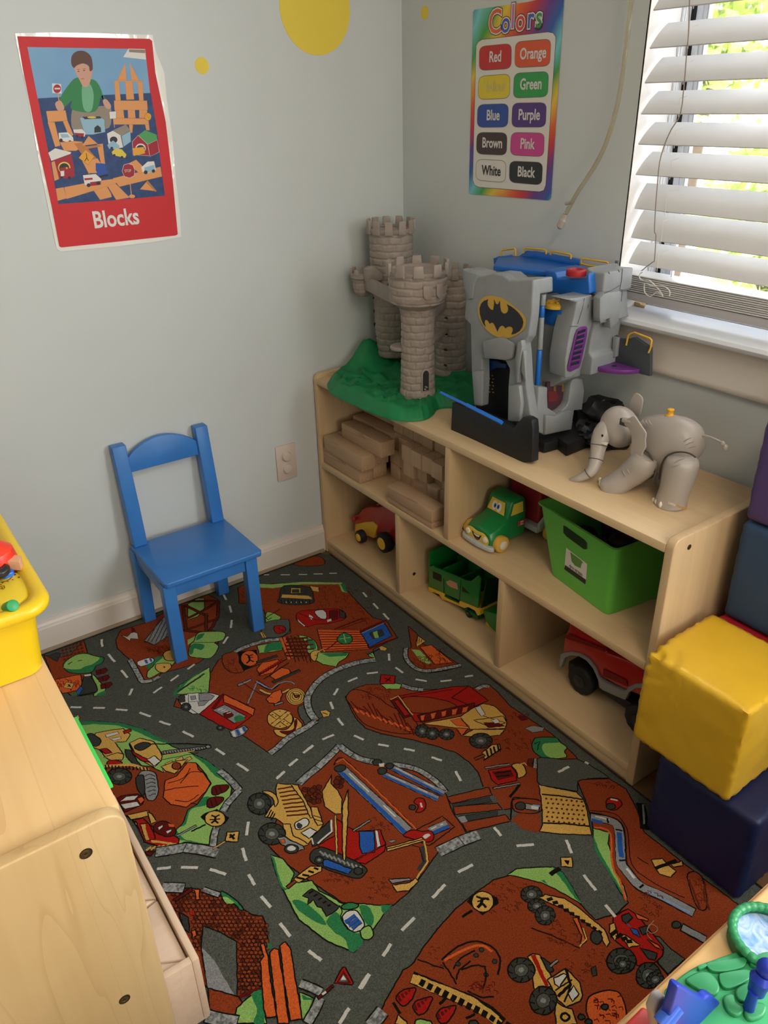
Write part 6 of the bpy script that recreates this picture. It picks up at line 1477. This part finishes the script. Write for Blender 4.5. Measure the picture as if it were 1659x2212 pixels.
# red bag / cart
P(red_, '495 780 650 752 690 800 690 850 560 880 520 850', 1); P(dred, '520 790 650 775 670 820 560 850', 0); L(blk_, '540 800 650 785', .004); L(blk_, '550 825 640 812', .004); P(tan, '655 742 720 735 755 780 745 815 700 832 690 790', 1, 1); L(tan, '715 740 740 728 760 745', .0035)
L(blk_, '468 764 645 735', .007); L(gy, '472 763 642 736', .003); L(blk_, '525 905 715 870', .007); L(gy, '530 904 712 871', .003); L(blk_, '640 965 712 880', .006)
curb('830 700 822 765', .013, 0); P(brn_, '770 700 810 700 790 760 760 740', 1, lw=.0014)
L(blk_, '650 1120 660 980 720 970 845 985', .0035, 1); P(rust, '660 990 700 975 850 990 845 1070 700 1070 665 1040', 1, 1)
P(gy, '745 1008 850 1020 842 1062 750 1048', 1); P(wh, '790 1025 840 1032 838 1050 790 1045', 0); P(lbl, '800 1012 850 1020 848 1030 800 1024', 0); G.disc(dgy, 715, 1025, 36, 28, blk_); scrib(760, 1090, 840, 1170, 10, dred)
# road plates
c(CE)
P(asph, '830 700 860 690 1000 705 1100 700 1190 740 1330 830 1180 838 1110 862 1108 925 1050 915 850 880 832 860', 1)
dash('975 792 1050 755 1160 722 1185 735')
P(rust, '650 1120 740 1190 860 1210 850 1080 800 1080 700 1075', 0)
P(tan, '842 880 940 900 1100 930 1150 978 1175 1060 1205 1225 1000 1220 845 1202 868 1150 862 1020', 1)
L(blk_, '860 945 1000 958 1145 980', .004); L(blk_, '870 1142 1050 1150 1195 1165', .004)
for r in range(6):
    for q in range(8): G.disc(brn_, 893+q*35+r*1.5+(r % 2)*10, 975+r*31+q*3, 8, 7)
# wooden planks bridging the road
P(asph, '200 945 490 890 600 1050 650 1130 340 1210', 0)
for s_ in ('205 965 495 895 520 950 240 1010', '250 1030 560 1005 590 1050 265 1085', '310 1140 610 1085 650 1130 345 1205'): P(rust, s_, 1)
P(dgy, '245 1012 500 965 520 1000 250 1030', 1, lw=.0014); P(dgy, '290 1095 560 1062 550 1095 330 1135', 1, lw=.0014); P(gy, '280 1105 330 1092 350 1130 310 1142', 0)
# ---- centre island
c(CD)
P(rust, '395 372 520 262 620 175 685 108 750 160 830 205 930 228 1070 245 1200 275 1320 340 1415 432 1460 560 1520 640 1560 715 1500 750 1370 815 1300 920 1160 1110 1050 1200 960 1205 850 1195 700 1180 550 1080 470 1030 300 900 190 790 250 600', 1)
curb('400 362 460 305 530 250 600 185 640 145 682 100', .017, 0); curb('682 100 740 145 800 180 860 200 915 212', .015); curb('1050 228 1150 245 1230 270 1310 320 1370 370 1410 420', .013)
P(dgy, '0 0 1 0 1 1', 0)
curb('1362 832 1440 795 1520 755 1640 712', .024, 0)
L(blk_, '640 235 700 185 860 330 1220 680', .0035, 1); L(ora, '655 215 705 190 870 340 1225 690', .0035)
# long blue and silver pipes
def pipe(x0, y0, x1, y1, w, cap=1):
    L(blk_, [(x0, y0), (x1, y1)], w+.004); L(gy, [(x0, y0), (x1, y1)], w)
    a, b = Vector(G.pt(x0, y0)), Vector(G.pt(x1, y1)); d = (b-a).normalized(); n_ = Vector((-d.y, d.x))*w*.26
    if (G.pt(x0-5, y0+5)[0]-a.x)*n_.x+(G.pt(x0-5, y0+5)[1]-a.y)*n_.y < 0: n_ = -n_
    G.strip(blu, G.rough([tuple(a+n_), tuple(b+n_)], False), w*.42); G.strip(wh, [tuple(a.lerp(b, .08)-n_*.9), tuple(a.lerp(b, .4)-n_*.9)], w*.14); G.strip(wh, [tuple(a.lerp(b, .62)-n_*.9), tuple(a.lerp(b, .8)-n_*.9)], w*.14)
pipe(700, 268, 1150, 690, .024); G.disc(dgy, 685, 255, 40, 24, blk_, rot=-.2)
pipe(1035, 245, 1400, 430, .014); pipe(985, 295, 1360, 465, .014); G.disc(dgy, 1025, 240, 28, 20, blk_); G.disc(dgy, 940, 215, 32, 22, blk_); G.disc(dgy, 975, 275, 32, 24, blk_); P(wh, '950 225 990 220 985 245 955 245', 0)
P(rust, '1190 690 1390 585 1475 660 1300 790 1180 740', 1); pipe(1310, 690, 1425, 640, .020)
P(red_, '1120 715 1180 682 1250 690 1315 690 1330 735 1290 765 1160 735', 1, 1); P(wh, '1255 725 1290 705 1305 720 1275 740', 0, 1)
P(red_, '1195 490 1220 460 1262 470 1275 520 1250 555 1205 558 1225 520', 1, 1); G.disc(dgy, 1183, 525, 24, 18, blk_); L(wh, '1240 495 1250 525', .004)
# dumper truck, yellow
P(tan, '250 360 385 370 420 420 500 580 570 640 530 700 460 780 330 730 310 650 240 600 165 590 190 540 250 480 240 400', 1)
for k in range(8): L(brn_, [(255+k*9, 400+k*26), (385+k*15, 378+k*27)], .0042)
P(tan, '340 362 395 372 510 590 480 600 430 480', 1); P(tan, '485 520 530 525 570 640 530 650 490 580', 1); L(blk_, '500 580 560 600', .002); L(blk_, '505 605 565 625', .002)
for k in range(4): L(blk_, [(170+k*14, 580+k*12), (200+k*12, 530+k*12)], .003)
P(wh, '380 630 440 600 470 615 460 650 400 680 372 660', 1, 1); P(dgy, '385 640 405 632 425 650 410 672 392 665', 0, 1); P(wh, '415 700 480 665 528 690 470 740', 1); P(tan, '290 640 340 640 360 720 440 760 470 782 420 800 300 720', 1); P(tan, '150 415 200 415 240 440 258 490 235 520 225 470 190 440', 1, 1)
wheel_(128, 500, 84, 78); wheel_(215, 708, 98, 80)
P(gy, '250 735 300 725 340 750 430 790 440 812 380 830 280 780', 1); G.disc(dgy, 350, 812, 48, 32, blk_); G.disc(wh, 350, 808, 30, 18); P(ora, '270 750 300 745 310 770 285 772', 1, lw=.0014)
for k in range(16): G.disc(brn_, 440+random.uniform(0, 100), 380+random.uniform(0, 120), 20, 18, blk_, lw=.0016)
# excavator, red and blue
P(dgy, '490 730 620 610 630 700 520 790 495 800', 1); L(wh, '622 610 628 690 530 775', .004); L(wh, '490 735 500 780', .003)
P(red_, '655 600 730 655 800 690 960 680 1000 780 990 830 860 915 700 880 530 790 650 720', 1); P(blu, '815 690 920 690 925 835 840 845 820 800', 1); P(wh, '925 685 945 685 965 790 940 800', 1, lw=.0014); L(blk_, '760 900 1000 780', .003); L(dred, '780 895 960 800', .004); L(blk_, '770 690 895 612', .007); L(gy, '775 687 892 615', .003)
P(dgy, '480 850 520 810 600 810 850 930 850 990 800 1015 700 990 500 910', 1, 1)
for k in range(10): L(gy, [(545+k*31, 825+k*12), (575+k*29, 858+k*12)], .004)
P(blu, '565 890 600 885 770 955 740 985 570 930', 1); G.disc(dgy, 540, 888, 30, 24, blk_); G.disc(gy, 540, 888, 12, 9); G.disc(dgy, 810, 965, 30, 26, blk_)
P(tan, '628 300 600 350 560 420 580 520 650 572 695 568 700 470 670 410 620 360', 1); P(tan, '740 400 700 520 700 780 705 890 722 890 740 560', 1); P(tan, '645 580 660 580 670 850 655 850', 1, lw=.0016)
for k in range(7): G.disc(brn_, 660+random.uniform(0, 55), 325+random.uniform(0, 70), 20, 18, blk_, lw=.0016)
P(tan, '1005 800 1245 735 1270 755 1010 830', 1); L(blk_, '1010 812 1255 748', .0024); L(blk_, '1265 755 1290 900 1210 1020', .0055); L(tan, '1265 755 1290 900 1210 1020', .0038); L(dgy, '1250 790 1262 900 1225 960', .008); L(blk_, '1180 790 1230 800 1262 900', .002)
P(tan, '1045 1062 1160 1045 1205 1010 1225 1035 1160 1100 1075 1108', 1); P(gy, '1018 1022 1160 1012 1175 1028 1040 1050', 1); P(gy, '1010 760 1050 748 1075 755 1040 772', 1, lw=.0014)
scrib(870, 1000, 1010, 1160, 30); scrib(560, 960, 760, 1040, 24); scrib(880, 600, 1040, 690, 18)
# green corner
P(lg, '205 850 290 880 370 980 345 1040 420 1040 490 1030 540 1100 640 1150 700 1190 760 1185 850 1190 960 1200 1045 1195 985 1262 900 1390 840 1450 782 1525 600 1450 400 1300 300 1110 245 980', 1)
P(dgn, '205 850 235 880 250 960 290 1070 310 1080 345 1080 300 1100 270 1060 240 960', 0); P(dgn, '360 1165 420 1170 520 1240 590 1330 530 1320 420 1250 370 1200', 0, 1); P(dgn, '590 1310 650 1250 700 1290 760 1380 830 1400 845 1450 780 1522 740 1500 720 1440 640 1380', 0, 1); P(dgn, '820 1205 880 1210 920 1290 900 1340 860 1320 830 1260', 0, 1); P(dgn, '700 1200 760 1180 815 1200 780 1225 710 1230', 1, 1); P(dgn, '965 1200 1045 1195 990 1262 970 1240', 0)
P(lg, '830 1370 880 1340 915 1380 900 1430 850 1435 825 1400', 1, 1); L(blk_, '680 1200 700 1240 690 1290 740 1370', .0022, 1)
P(dgy, '425 1135 490 1085 530 1110 680 1210 650 1245 590 1280 560 1215 530 1210 500 1160 460 1200 470 1150', 1)
for k in range(5): L(blk_, [(470+k*32, 1120+k*22), (500+k*30, 1100+k*24)], .004)
P(wh, '700 1280 740 1240 800 1240 850 1320 830 1370 780 1385 730 1350', 1, 1)
for k in range(3): L(blu, [(720+k*22, 1318+k*22), (790+k*20, 1268+k*22)], .0075); L(dgy, [(726+k*22, 1330+k*22), (796+k*20, 1280+k*22)], .002)
P(tan, '350 1030 480 930 560 935 560 965 480 1000 400 1045', 1)
for k in range(4): L(blk_, [(385+k*40, 1010-k*22), (440+k*32, 1020-k*22)], .0045)
L(blk_, '318 1082 380 1030', .010); L(rust, '322 1078 376 1033', .005)
# ---- left island (crane, tractor)
c(CC)
P(lg, '90 205 200 192 400 205 560 250 680 320 780 380 900 420 1010 470 1110 545 1180 600 1200 660 1185 740 1120 830 1080 960 1040 1080 860 1060 700 1140 560 1000 400 800 200 400', 1)
P(dgn, '100 200 200 192 400 205 560 250 700 325 820 372 640 330 520 270 380 225 200 215 110 225', 0); P(dgn, '900 425 1010 470 1110 545 1185 610 1195 680 1150 620 1080 590 1000 500 930 450', 0); P(dgn, '970 745 1060 740 1110 760 1000 800 900 830 870 930 800 970 860 1040 900 1050 960 1065 1040 1078 880 1055 720 1000 800 850', 0, 1)
P(rust, '250 540 400 500 620 520 700 560 880 490 940 490 1000 560 1050 640 1000 720 950 790 880 830 850 920 800 970 700 1020 560 950 420 860 330 680', 1)
P(ora, '720 620 800 590 880 490 940 490 960 540 1000 570 1045 640 1010 700 950 760 870 810 760 790 705 740', 1); 
for s_ in ('720 690 820 670 960 660', '740 640 850 600 900 530', '830 640 900 560 990 560', '790 760 880 770 960 720', '900 780 950 790'): L(blk_, s_, .0022, 1)
P(lg, '0 0 1 0 1 1', 0)
# tractor cab and crane
P(tan, '220 280 260 270 420 245 470 290 440 340 360 345 420 430 400 490 300 460 250 400 190 380', 1); P(wh, '290 290 380 268 390 285 300 312', 1, lw=.0016); P(wh, '320 320 400 305 405 320 350 335', 1, lw=.0016); P(red_, '418 265 470 248 478 265 428 285', 1); P(dgy, '160 290 200 285 260 330 240 370 180 370 150 330', 1, 1); P(red_, '248 395 300 390 340 420 290 430', 1); P(red_, '300 490 340 470 410 490 380 520 320 520', 1, 1); P(tan, '280 450 380 420 425 430 415 470 330 475', 1)
P(tan, '465 350 540 315 640 340 700 440 690 480 640 525 540 470 500 420', 1); P(red_, '460 355 500 420 600 470 610 492 540 475 490 430', 1); P(wh, '590 470 640 440 690 480 640 515', 1); P(dgy, '500 370 560 345 620 360 560 400 520 400', 1, 1); P(dgy, '430 395 470 400 520 480 560 520 500 510 440 450', 1)
for k in range(9): L(blk_, [(270+k*38, 520-8*math.sin(k)), (255+k*38, 545)], .0035)
L(tan, '250 520 400 510 480 505 600 545', .008); 
for k in range(14): L(blk_, [(262+k*25, 505+k*1.5), (270+k*25, 530+k*1.5)], .003)
L(blk_, '620 358 900 355 1045 365', .0035); L(blk_, '690 440 1000 395 1045 375', .0035); P(gy, '690 410 1000 375 1045 368 1000 395 700 432', 1); G.disc(gy, 1028, 377, 20, 12, blk_)
for k in range(16): L(blk_, [(705+k*19, 412-k*2.1), (712+k*19, 428-k*2.3)], .002)
L(tan, '700 440 930 405', .003); L(blk_, '700 470 960 420', .0018)
for x, y in ((720, 500), (790, 470), (700, 540), (770, 550), (850, 470)): P(tan, [(x, y), (x+50, y-25), (x+62, y-5), (x+15, y+22)], 1, lw=.0018)
P(tan, '690 520 800 480 880 470 820 540 790 570 720 550', 1); G.disc(rust, 800, 515, 32, 26, blk_)
wheel_(390, 590, 95, 62); P(gy, '520 590 560 550 640 560 665 620 670 700 640 760 590 755 570 700 520 660', 1, 1); P(dgy, '510 600 560 580 575 660 565 730 520 680', 1, 1)
for k in range(6): L(dgy, [(570+k*6, 590+k*28), (610+k*6, 575+k*28), (650, 590+k*26)], .0025, 1)
# red bulldozer, white van
P(dred, '370 750 400 730 520 715 570 740 560 790 430 850', 1); P(wh, '395 770 440 735 530 725 500 760', 1, lw=.0014); P(wh, '400 790 520 770 540 800 430 825', 1, lw=.0014); P(ora, '520 750 555 735 570 760 545 785', 1, lw=.0014)
P(tan, '445 865 600 835 625 870 470 900', 1); P(tan, '590 840 625 860 660 915 620 930', 1); P(red_, '505 900 560 890 640 960 780 1010 820 1040 810 1090 700 1100 570 1060', 1); P(red_, '540 930 600 925 640 1000 650 1040 580 1050', 1); P(tan, '545 935 575 932 605 1045 580 1048', 0); P(dred, '650 930 720 910 790 960 790 1010 720 1020 640 980', 1, 1); P(wh, '665 955 700 938 705 952 675 975', 1, lw=.0014); P(wh, '725 985 760 968 765 982 735 1003', 1, lw=.0014); P(tan, '620 1045 800 1070 800 1082 620 1062', 0); P(ora, '740 930 780 935 785 950 750 950', 0)
for k in range(6): L(tan, [(585+k*32, 1120-k*4), (620+k*32, 1095-k*4)], .005); L(blk_, [(592+k*32, 1126-k*4), (628+k*32, 1100-k*4)], .002)
L(blk_, '800 1020 945 940', .0065); L(gy, '802 1018 943 942', .003); L(blk_, '905 985 1010 935', .004)
P(dred, '575 1130 650 1125 620 1160 590 1155', 1)
P(dred, '1055 715 1060 665 1130 650 1175 655 1160 690 1110 715 1080 725', 1, 1); L(blk_, '1080 670 1095 715', .002); L(blk_, '1110 660 1125 700', .002)
P(dred, '1020 800 1030 750 1100 735 1140 745 1120 780 1070 810 1035 815', 1, 1); L(blk_, '1045 755 1060 805', .002); L(blk_, '1075 745 1090 795', .002)
P(blk_, '970 880 1010 850 1090 825 1180 885 1150 930 1060 955', 0); G.disc(tan, 1078, 893, 74, 56, blk_); L(blk_, '1050 870 1080 880 1110 865', .004); L(blk_, '1080 880 1075 905 1050 925', .005); L(blk_, '1075 905 1100 925', .004); L(blk_, '1040 900 1115 895', .003)
curb('1108 548 1160 590 1210 640 1250 690', .015, 0); curb('1250 690 1200 745 1160 790 1135 840', .015, 0); curb('1085 960 1070 1020 1060 1100', .014, 0); curb('1095 1140 980 1115 860 1100 780 1115 650 1135', .022, 0)
P(tan, '1165 990 1250 985 1240 1060 1150 1055', 1); L(blk_, '1185 1005 1215 1040', .005); L(blk_, '1220 1005 1180 1030', .005); L(blk_, '1060 1110 1150 1055', .005); L(tan, '1062 1108 1148 1057', .0028)
P(tan, '75 160 95 145 110 165 95 190', 1, lw=.0016)
# ---- brick ruin bottom left
c(CF)
P(rust, '120 130 320 130 420 160 520 190 640 250 740 320 820 330 850 400 860 520 840 640 800 860 660 920 640 905 430 850 250 700 150 300', 1)
for r in range(27):
    for q in range(26):
        x, y = 150+q*32+(r % 2)*15, 140+r*28
        if y < 130+max(0, (x-420))*.62 or x > 845 or (x < 160+0*y) or (x > 380 and x < 640 and y > 400+(x-380)*.4) or (x <= 380 and y > 560) or (x < 300 and y > 280) or y > 905-(x-640)*.35: continue
        P(brn_ if random.random() < .25 else rust, [(x, y+3), (x+12, y-6), (x+27, y-4), (x+30, y+12), (x+16, y+21), (x+2, y+15)], 1, lw=.0012)
P(asph, '395 405 500 440 635 515 640 905 430 850 380 560', 1); P(gy, '385 560 430 600 480 660 560 800 620 900 430 850', 0)
P(dgy, '220 300 290 340 300 450 250 420', 1)
P(dred, '175 215 310 125 320 150 200 225', 1); P(ora, '330 140 370 140 370 210 345 215', 1); P(ora, '310 440 340 430 350 470 320 490', 1); P(dgn, '520 175 540 155 640 225 685 280 660 290 620 245 560 240', 1, 1); P(lg, '535 200 560 195 620 235 565 242', 0, 1); P(red_, '300 300 330 290 330 320 305 325', 0)
L(dred, '655 915 800 855', .007)
P(rust, '430 850 650 910 680 960 600 1070 440 1010', 1)
P(lg, '620 1060 640 990 700 930 800 860 830 1000 850 1102 640 1102', 1); P(dgn, '740 900 780 870 830 880 830 1102 760 1102 780 1000', 0, 1); P(lg, '1085 870 1200 920 1170 1000 1110 1080 1090 1000', 1); P(dgn, '1100 890 1190 930 1110 930', 0); P(dgn, '850 520 885 545 880 570 860 560', 0)
curb('100 125 170 125 260 130', .020, 0); curb('395 140 450 160 510 180', .010, 0)
for s_ in ('805 540 830 530 860 620 880 800 920 1030 915 1055 845 1060 830 1000 805 660 830 620', '872 590 900 565 935 575 970 800 1010 1102 930 1102 900 850', '945 545 985 515 1020 560 1060 800 1105 1070 1020 1080 975 800'): P(ora, s_, 1)
curb('1090 815 1160 840 1240 880', .014, 0); curb('1235 920 1200 1000 1140 1102', .016, 0); curb('420 1050 520 1075 640 1095', .020, 0)
P(red_, '1330 810 1395 695 1415 695 1470 810 1460 820', 1); P(dred, '1345 815 1400 715 1455 812', 0); P(asph, '1368 800 1400 742 1432 798', 0); P(wh, '1378 790 1400 750 1418 785', 0)
L(blk_, '1215 925 1330 830', .007); L(dred, '1220 920 1325 832', .004); L(wh, '1250 895 1275 875', .004)
# ---- bottom right big field
c(CG)
P(rust, '950 92 850 122 720 212 600 312 500 422 400 552 325 665 270 700 180 850 130 950 60 1043 100 1300 1700 1300 2250 1300 2480 1000 2200 500 1659 330 1500 380 1330 200 1150 110', 1)
P(lg, '935 88 1000 50 1130 40 1230 38 1290 75 1340 150 1410 275 1330 230 1240 180 1150 140 1030 110', 1); P(dgn, '1220 36 1290 75 1340 150 1412 278 1370 240 1300 140 1240 70', 0); P(dgn, '1150 125 1170 120 1190 150 1215 165', 0)
scrib(820, 130, 1040, 330, 44); scrib(430, 550, 560, 700, 10); scrib(1290, 560, 1640, 760, 30); 
P(blk_, '675 262 715 215 780 190 870 235 885 270 775 350', 0); G.disc(tan, 778, 262, 72, 66, blk_); L(blk_, '735 230 770 240 820 245', .0045, 1); L(blk_, '775 240 770 275 745 300', .006); L(blk_, '772 270 800 300', .005); L(blk_, '745 262 815 238', .003); L(blk_, '645 360 712 318', .005)
# grader front and blade
wheel_(1090, 215, 72, 58); wheel_(1125, 290, 62, 48); wheel_(1178, 350, 68, 66)
P(tan, '1140 235 1180 215 1300 240 1380 290 1500 390 1560 440 1590 520 1570 550 1500 450 1440 400 1300 310 1180 260', 1)
for k in range(10): L(blk_, [(1190+k*36, 250+k*22), (1225+k*35, 240+k*25)], .007)
P(ora, '1355 365 1385 365 1430 480 1440 520 1400 545 1410 480', 1); L(blk_, '1400 550 1445 500 1425 440', .004); L(tan, '1398 548 1442 500 1420 430', .0025); G.disc(dgy, 1505, 490, 36, 44, blk_, rot=-.3)
L(blk_, '1085 430 1200 470 1400 560', .0025, 1); scrib(1180, 390, 1390, 540, 22, brn_, 24)
# jumping figure-like dirt scrawl
L(blk_, '515 635 620 550 740 515 850 560 890 640 875 730', .0035, 1); L(blk_, '520 650 570 720 610 790', .003, 1); L(blk_, '590 690 640 620 730 575', .003, 1); L(ora, '530 640 640 580 760 540 840 580', .0045, 1); L(blk_, '610 760 630 700 700 640', .003, 1); L(blk_, '640 700 730 670 800 680', .003, 1)
for x, y in ((770, 570), (735, 605), (855, 645), (800, 730), (620, 660)): G.disc(dgy, x, y, 15, 14, blk_, lw=.0014)
L(blk_, '790 680 800 740 780 820', .003, 1); L(blk_, '680 830 760 870 850 870', .003, 1); scrib(680, 770, 850, 860, 18, dred, 24); L(blk_, '360 630 440 660 530 690', .0025, 1)
# barrier and cones
L(blk_, '320 745 500 820 700 900 820 970 900 1045', .0225); L(tan, '324 752 500 828 700 908 815 975 890 1045', .016)
for k in range(12): L(blk_, [(400+k*50, 760+k*25), (380+k*50, 800+k*25)], .009)
L(tan, '365 738 520 800 720 880 900 1030', .003); L(blk_, '500 920 540 880', .005)
for x, y in ((275, 870), (380, 930), (530, 985)):
    P(red_, [(x-50, y+10), (x-20, y-35), (x+60, y-58), (x+75, y-40), (x+40, y+30), (x-10, y+58)], 1, 1)
    for k in range(4): L(dred, [(x-25+k*22, y+30-k*22), (x-38+k*22, y-8-k*12)], .0045)
P(tan, '220 1043 235 985 290 1030 300 1060', 1); P(lg, '345 1043 360 1015 440 1025 450 1060 350 1060', 1, 1); curb('60 1060 140 960', .022, 0); L(blk_, '205 910 250 980', .005); G.disc(dgy, 720, 1040, 30, 20, blk_); L(blk_, '670 1010 730 980', .004)
# yellow tractor
P(tan, '1065 615 1100 595 1140 600 1200 700 1240 800 1180 810 1110 830 1095 740 1110 690', 1); P(red_, '1085 605 1115 600 1200 800 1180 812', 0); P(dgy, '1150 620 1200 650 1230 700 1200 710', 1, 1)
P(tan, '1190 760 1310 690 1400 780 1420 860 1400 900 1310 935 1260 890 1230 830', 1); P(wh, '1232 750 1300 722 1315 735 1270 810 1240 790', 1); P(wh, '1325 850 1360 800 1395 850 1355 900', 1); L(blk_, '1310 695 1340 790 1260 870', .005); L(blk_, '1345 790 1300 905', .003); L(blk_, '1240 830 1350 760', .0025)
P(tan, '1245 900 1290 930 1350 950 1380 1043 1250 1060 1240 980', 1); G.disc(tan, 1305, 1000, 26, 24, blk_, lw=.004); wheel_(1025, 700, 92, 84); wheel_(1165, 895, 92, 96)
L(blk_, '1210 675 1260 635', .0065); L(gy, '1212 673 1258 637', .003)
P(dgy, '1470 690 1500 670 1510 730 1480 740', 1, lw=.002); scrib(1400, 660, 1470, 720, 8)
P(ora, '1460 870 1560 830 1659 850 1700 1000 1659 1080 1500 1060 1440 960', 1, 1); scrib(1480, 860, 1650, 1040, 26, dred, 26)
for x, y in ((1560, 935), (1410, 1000), (1455, 1030)): G.disc(dgy, x, y, 22, 18, blk_)
# ---- right field with pipeline
c(CH)
P(rust, '290 95 330 80 520 75 640 150 720 300 770 460 900 560 1100 720 1450 985 1600 1200 1200 1700 950 1500 700 1200 560 1060 655 965 560 800 440 600 400 430 385 340 350 240', 1)
P(lg, '400 430 520 462 512 540 535 620 545 700 590 790 625 850 648 945 600 900 540 780 450 620 405 500', 1); P(dgn, '400 470 450 600 540 760 640 930 600 890 520 760 420 600', 0)
L(blk_, '380 345 520 375 590 430 605 660 640 730 740 850 900 920 1130 1040', .023, 1); L(gy, '385 350 520 378 586 432 601 660 636 730 740 845 900 918 1125 1038', .018, 1)
L(wh, '420 345 520 370', .004); L(blu, '392 372 470 392', .009); L(blu, '592 460 598 560 605 640', .010, 1); L(blk_, '505 358 512 395', .004); L(blk_, '565 440 612 450', .004); L(blk_, '590 665 635 660', .004); L(blk_, '735 860 765 835', .004); L(wh, '645 720 700 790', .005); L(lbl, '790 880 1100 1040', .004)
L(blk_, '385 305 560 330 650 450 680 690 850 830 1060 930', .002, 1); L(ora, '410 425 500 440 530 500 540 700 590 800 640 950', .004, 1)
P(red_, '495 240 530 212 590 225 610 265 560 300 510 290', 1, 1); L(wh, '530 222 580 232', .004); G.disc(dgy, 530, 275, 34, 22, blk_); scrib(380, 95, 560, 150, 14, brn_, 22)
L(blk_, '738 250 760 330 772 440', .018, 1); P(gy, '752 260 768 258 776 400 764 402', 0)
P(tan, '820 655 900 650 950 700 1000 740 960 785 880 760 850 720', 1); L(blk_, '850 722 1000 660', .007); P(tan, '960 690 1040 668 1050 700 980 710', 1); P(rust, '1080 760 1150 750 1200 820 1220 1000 1160 1010 1110 900', 1, 1); scrib(1100, 790, 1200, 960, 16, brn_, 26); L(brn_, '1090 800 1130 900 1170 1010', .004, 1); L(brn_, '1210 830 1200 920 1240 1020', .004, 1); scrib(720, 880, 880, 1090, 26, brn_, 24)
L(blk_, '1035 1140 1210 1235', .019); L(gy, '1040 1142 1210 1232', .013); G.disc(dgy, 1000, 1125, 34, 26, blk_); P(asph, '820 1200 880 1210 960 1300 1060 1370 940 1480 870 1400', 1)
L(blk_, '720 640 800 690', .002, 1)
# red loader
P(red_, '550 1065 650 1010 730 1060 780 1130 910 1290 900 1350 840 1400 720 1420 700 1340 600 1270 530 1210', 1); P(dgy, '605 1060 660 1040 690 1075 640 1120 610 1095', 1); P(blu, '640 1110 680 1140 650 1130', 0); P(blu, '670 1150 720 1160 745 1215 690 1190', 1, lw=.002); P(dgy, '730 1150 790 1130 800 1180 760 1200', 1); P(ora, '700 1040 800 1085 790 1100 720 1080', 1); P(ora, '790 1230 870 1270 905 1310 850 1290', 1)
P(tan, '520 1120 555 1110 580 1200 560 1240 520 1180', 1); P(tan, '590 1190 640 1200 740 1270 660 1290', 1)
for k in range(4): L(blk_, [(530+k*38, 1200+k*16), (575+k*36, 1165+k*26)], .007)
P(dgy, '740 1290 860 1330 850 1380 800 1370', 1); wheel_(605, 1385, 112, 98); wheel_(615, 1408, 60, 52); wheel_(800, 1490, 95, 100); wheel_(850, 1520, 66, 60)
# ---- sign on the road and the road dashes
P(tan, '170 640 250 640 258 712 175 705', 1); P(blk_, '195 658 235 665 225 695 205 675', 0); L(blk_, '95 765 165 718', .009)
c(CA); dash('385 555 390 600 425 645 465 690 505 740 540 785 570 850 550 890 200 960 265 962 335 966 405 966 470 975 540 982 612 995 680 1018 732 1048 798 1068 870 1108 935 1140 1068 1210 1120 1245 1195 1298 1262 1342 1115 290 1130 320 1150 355 1160 395 1163 440 1158 488 1140 540 1112 582 940 705 900 735 845 770 798 805 745 842 695 878 1650 1190 1590 1235 1555 1270 1505 1312 1480 1345 1435 1382')
c(CB); dash('250 115 280 115 350 115 405 115 455 113 508 113 545 110 600 110 640 106 685 106', .005); dash('842 220 862 248 903 285 932 318 962 345 995 382 995 585 998 628 1035 668 1080 702 865 706 930 698 750 755 808 730 668 835 692 795 645 875 662 918 690 972 722 1015 600 1098 668 1070 485 1180 542 1132 400 1255 450 1215 325 1335 372 1292 788 1075 845 1102 930 1128 995 1140 1085 1155 1150 1168 1250 1205 1312 1225 1395 1290 1425 1348 1155 740 1222 752 1305 752 1370 745 1450 725 1498 718')
c(CD); dash('52 625 40 718 12 805 38 892 52 985 97 1058 140 1138 207 1212 270 1320 342 1412 465 1508 555 1578 980 1550 1035 1465 1108 1372 1198 1283 1322 1145 1410 1055 1498 970 1600 918')
c(CE); dash('690 1302 808 1290 535 1172 582 1232 1030 1260 1068 1352 1152 1500 1235 1608')
c(CH); dash('490 982 562 1068')
c(CC); dash('660 1255 760 1240 835 1242 955 1245 1042 1255 1155 1295')
c(CF); dash('1510 850 1585 745 1368 1100 1442 990')
c(CG); dash('0 818 55 725')
rug = thing('play_rug', 'construction site road map play rug covering the floor', 'rug', (1.2, 1.2, 0))
G.build('rug_pattern', rug)
bb_ = smooth_pts([(RX0, .05, 0), (RX0+.02, RY0, 0), (RX1, RY0, 0), (RX1, RY1, 0), (RX0+.01, RY1, 0), (RX0, 1.3, 0)], True, 1)
B().prism([(x, y, .0004) for x, y, _ in bb_], (0, 0, RZ0-.0004)).build('rug_pile', asph, rug, bevel=.0008)
B().tube([(RX0-.001, .05, .0022), (RX0-.001, 1.3, .0022), (RX0+.003, 2.5, .0022)], .002, 8).build('rug_binding', pile('binding', '2A2B26'), rug)
B().tube([(RX0+.02, RY0-.001, .0022), (RX1, RY0-.001, .0022)], .002, 8).build('rug_binding', MATS['rug_binding'], rug)
# loose thread lying on the rug
th_ = [(1413, 1988), (1403, 2000), (1399, 2010), (1408, 2016), (1418, 2012), (1420, 2004), (1408, 1996), (1400, 2002), (1398, 2018), (1408, 2030)]
tag(B().tube(smooth_pts([tuple(at(2, .0045, u, v)) for u, v in th_], False, 4), .0004, 5).build('loose_thread', M('thread', 'A89888', .8)), 'loose pale thread lying on the rug by the red loader', 'thread')
bpy.context.view_layer.update()
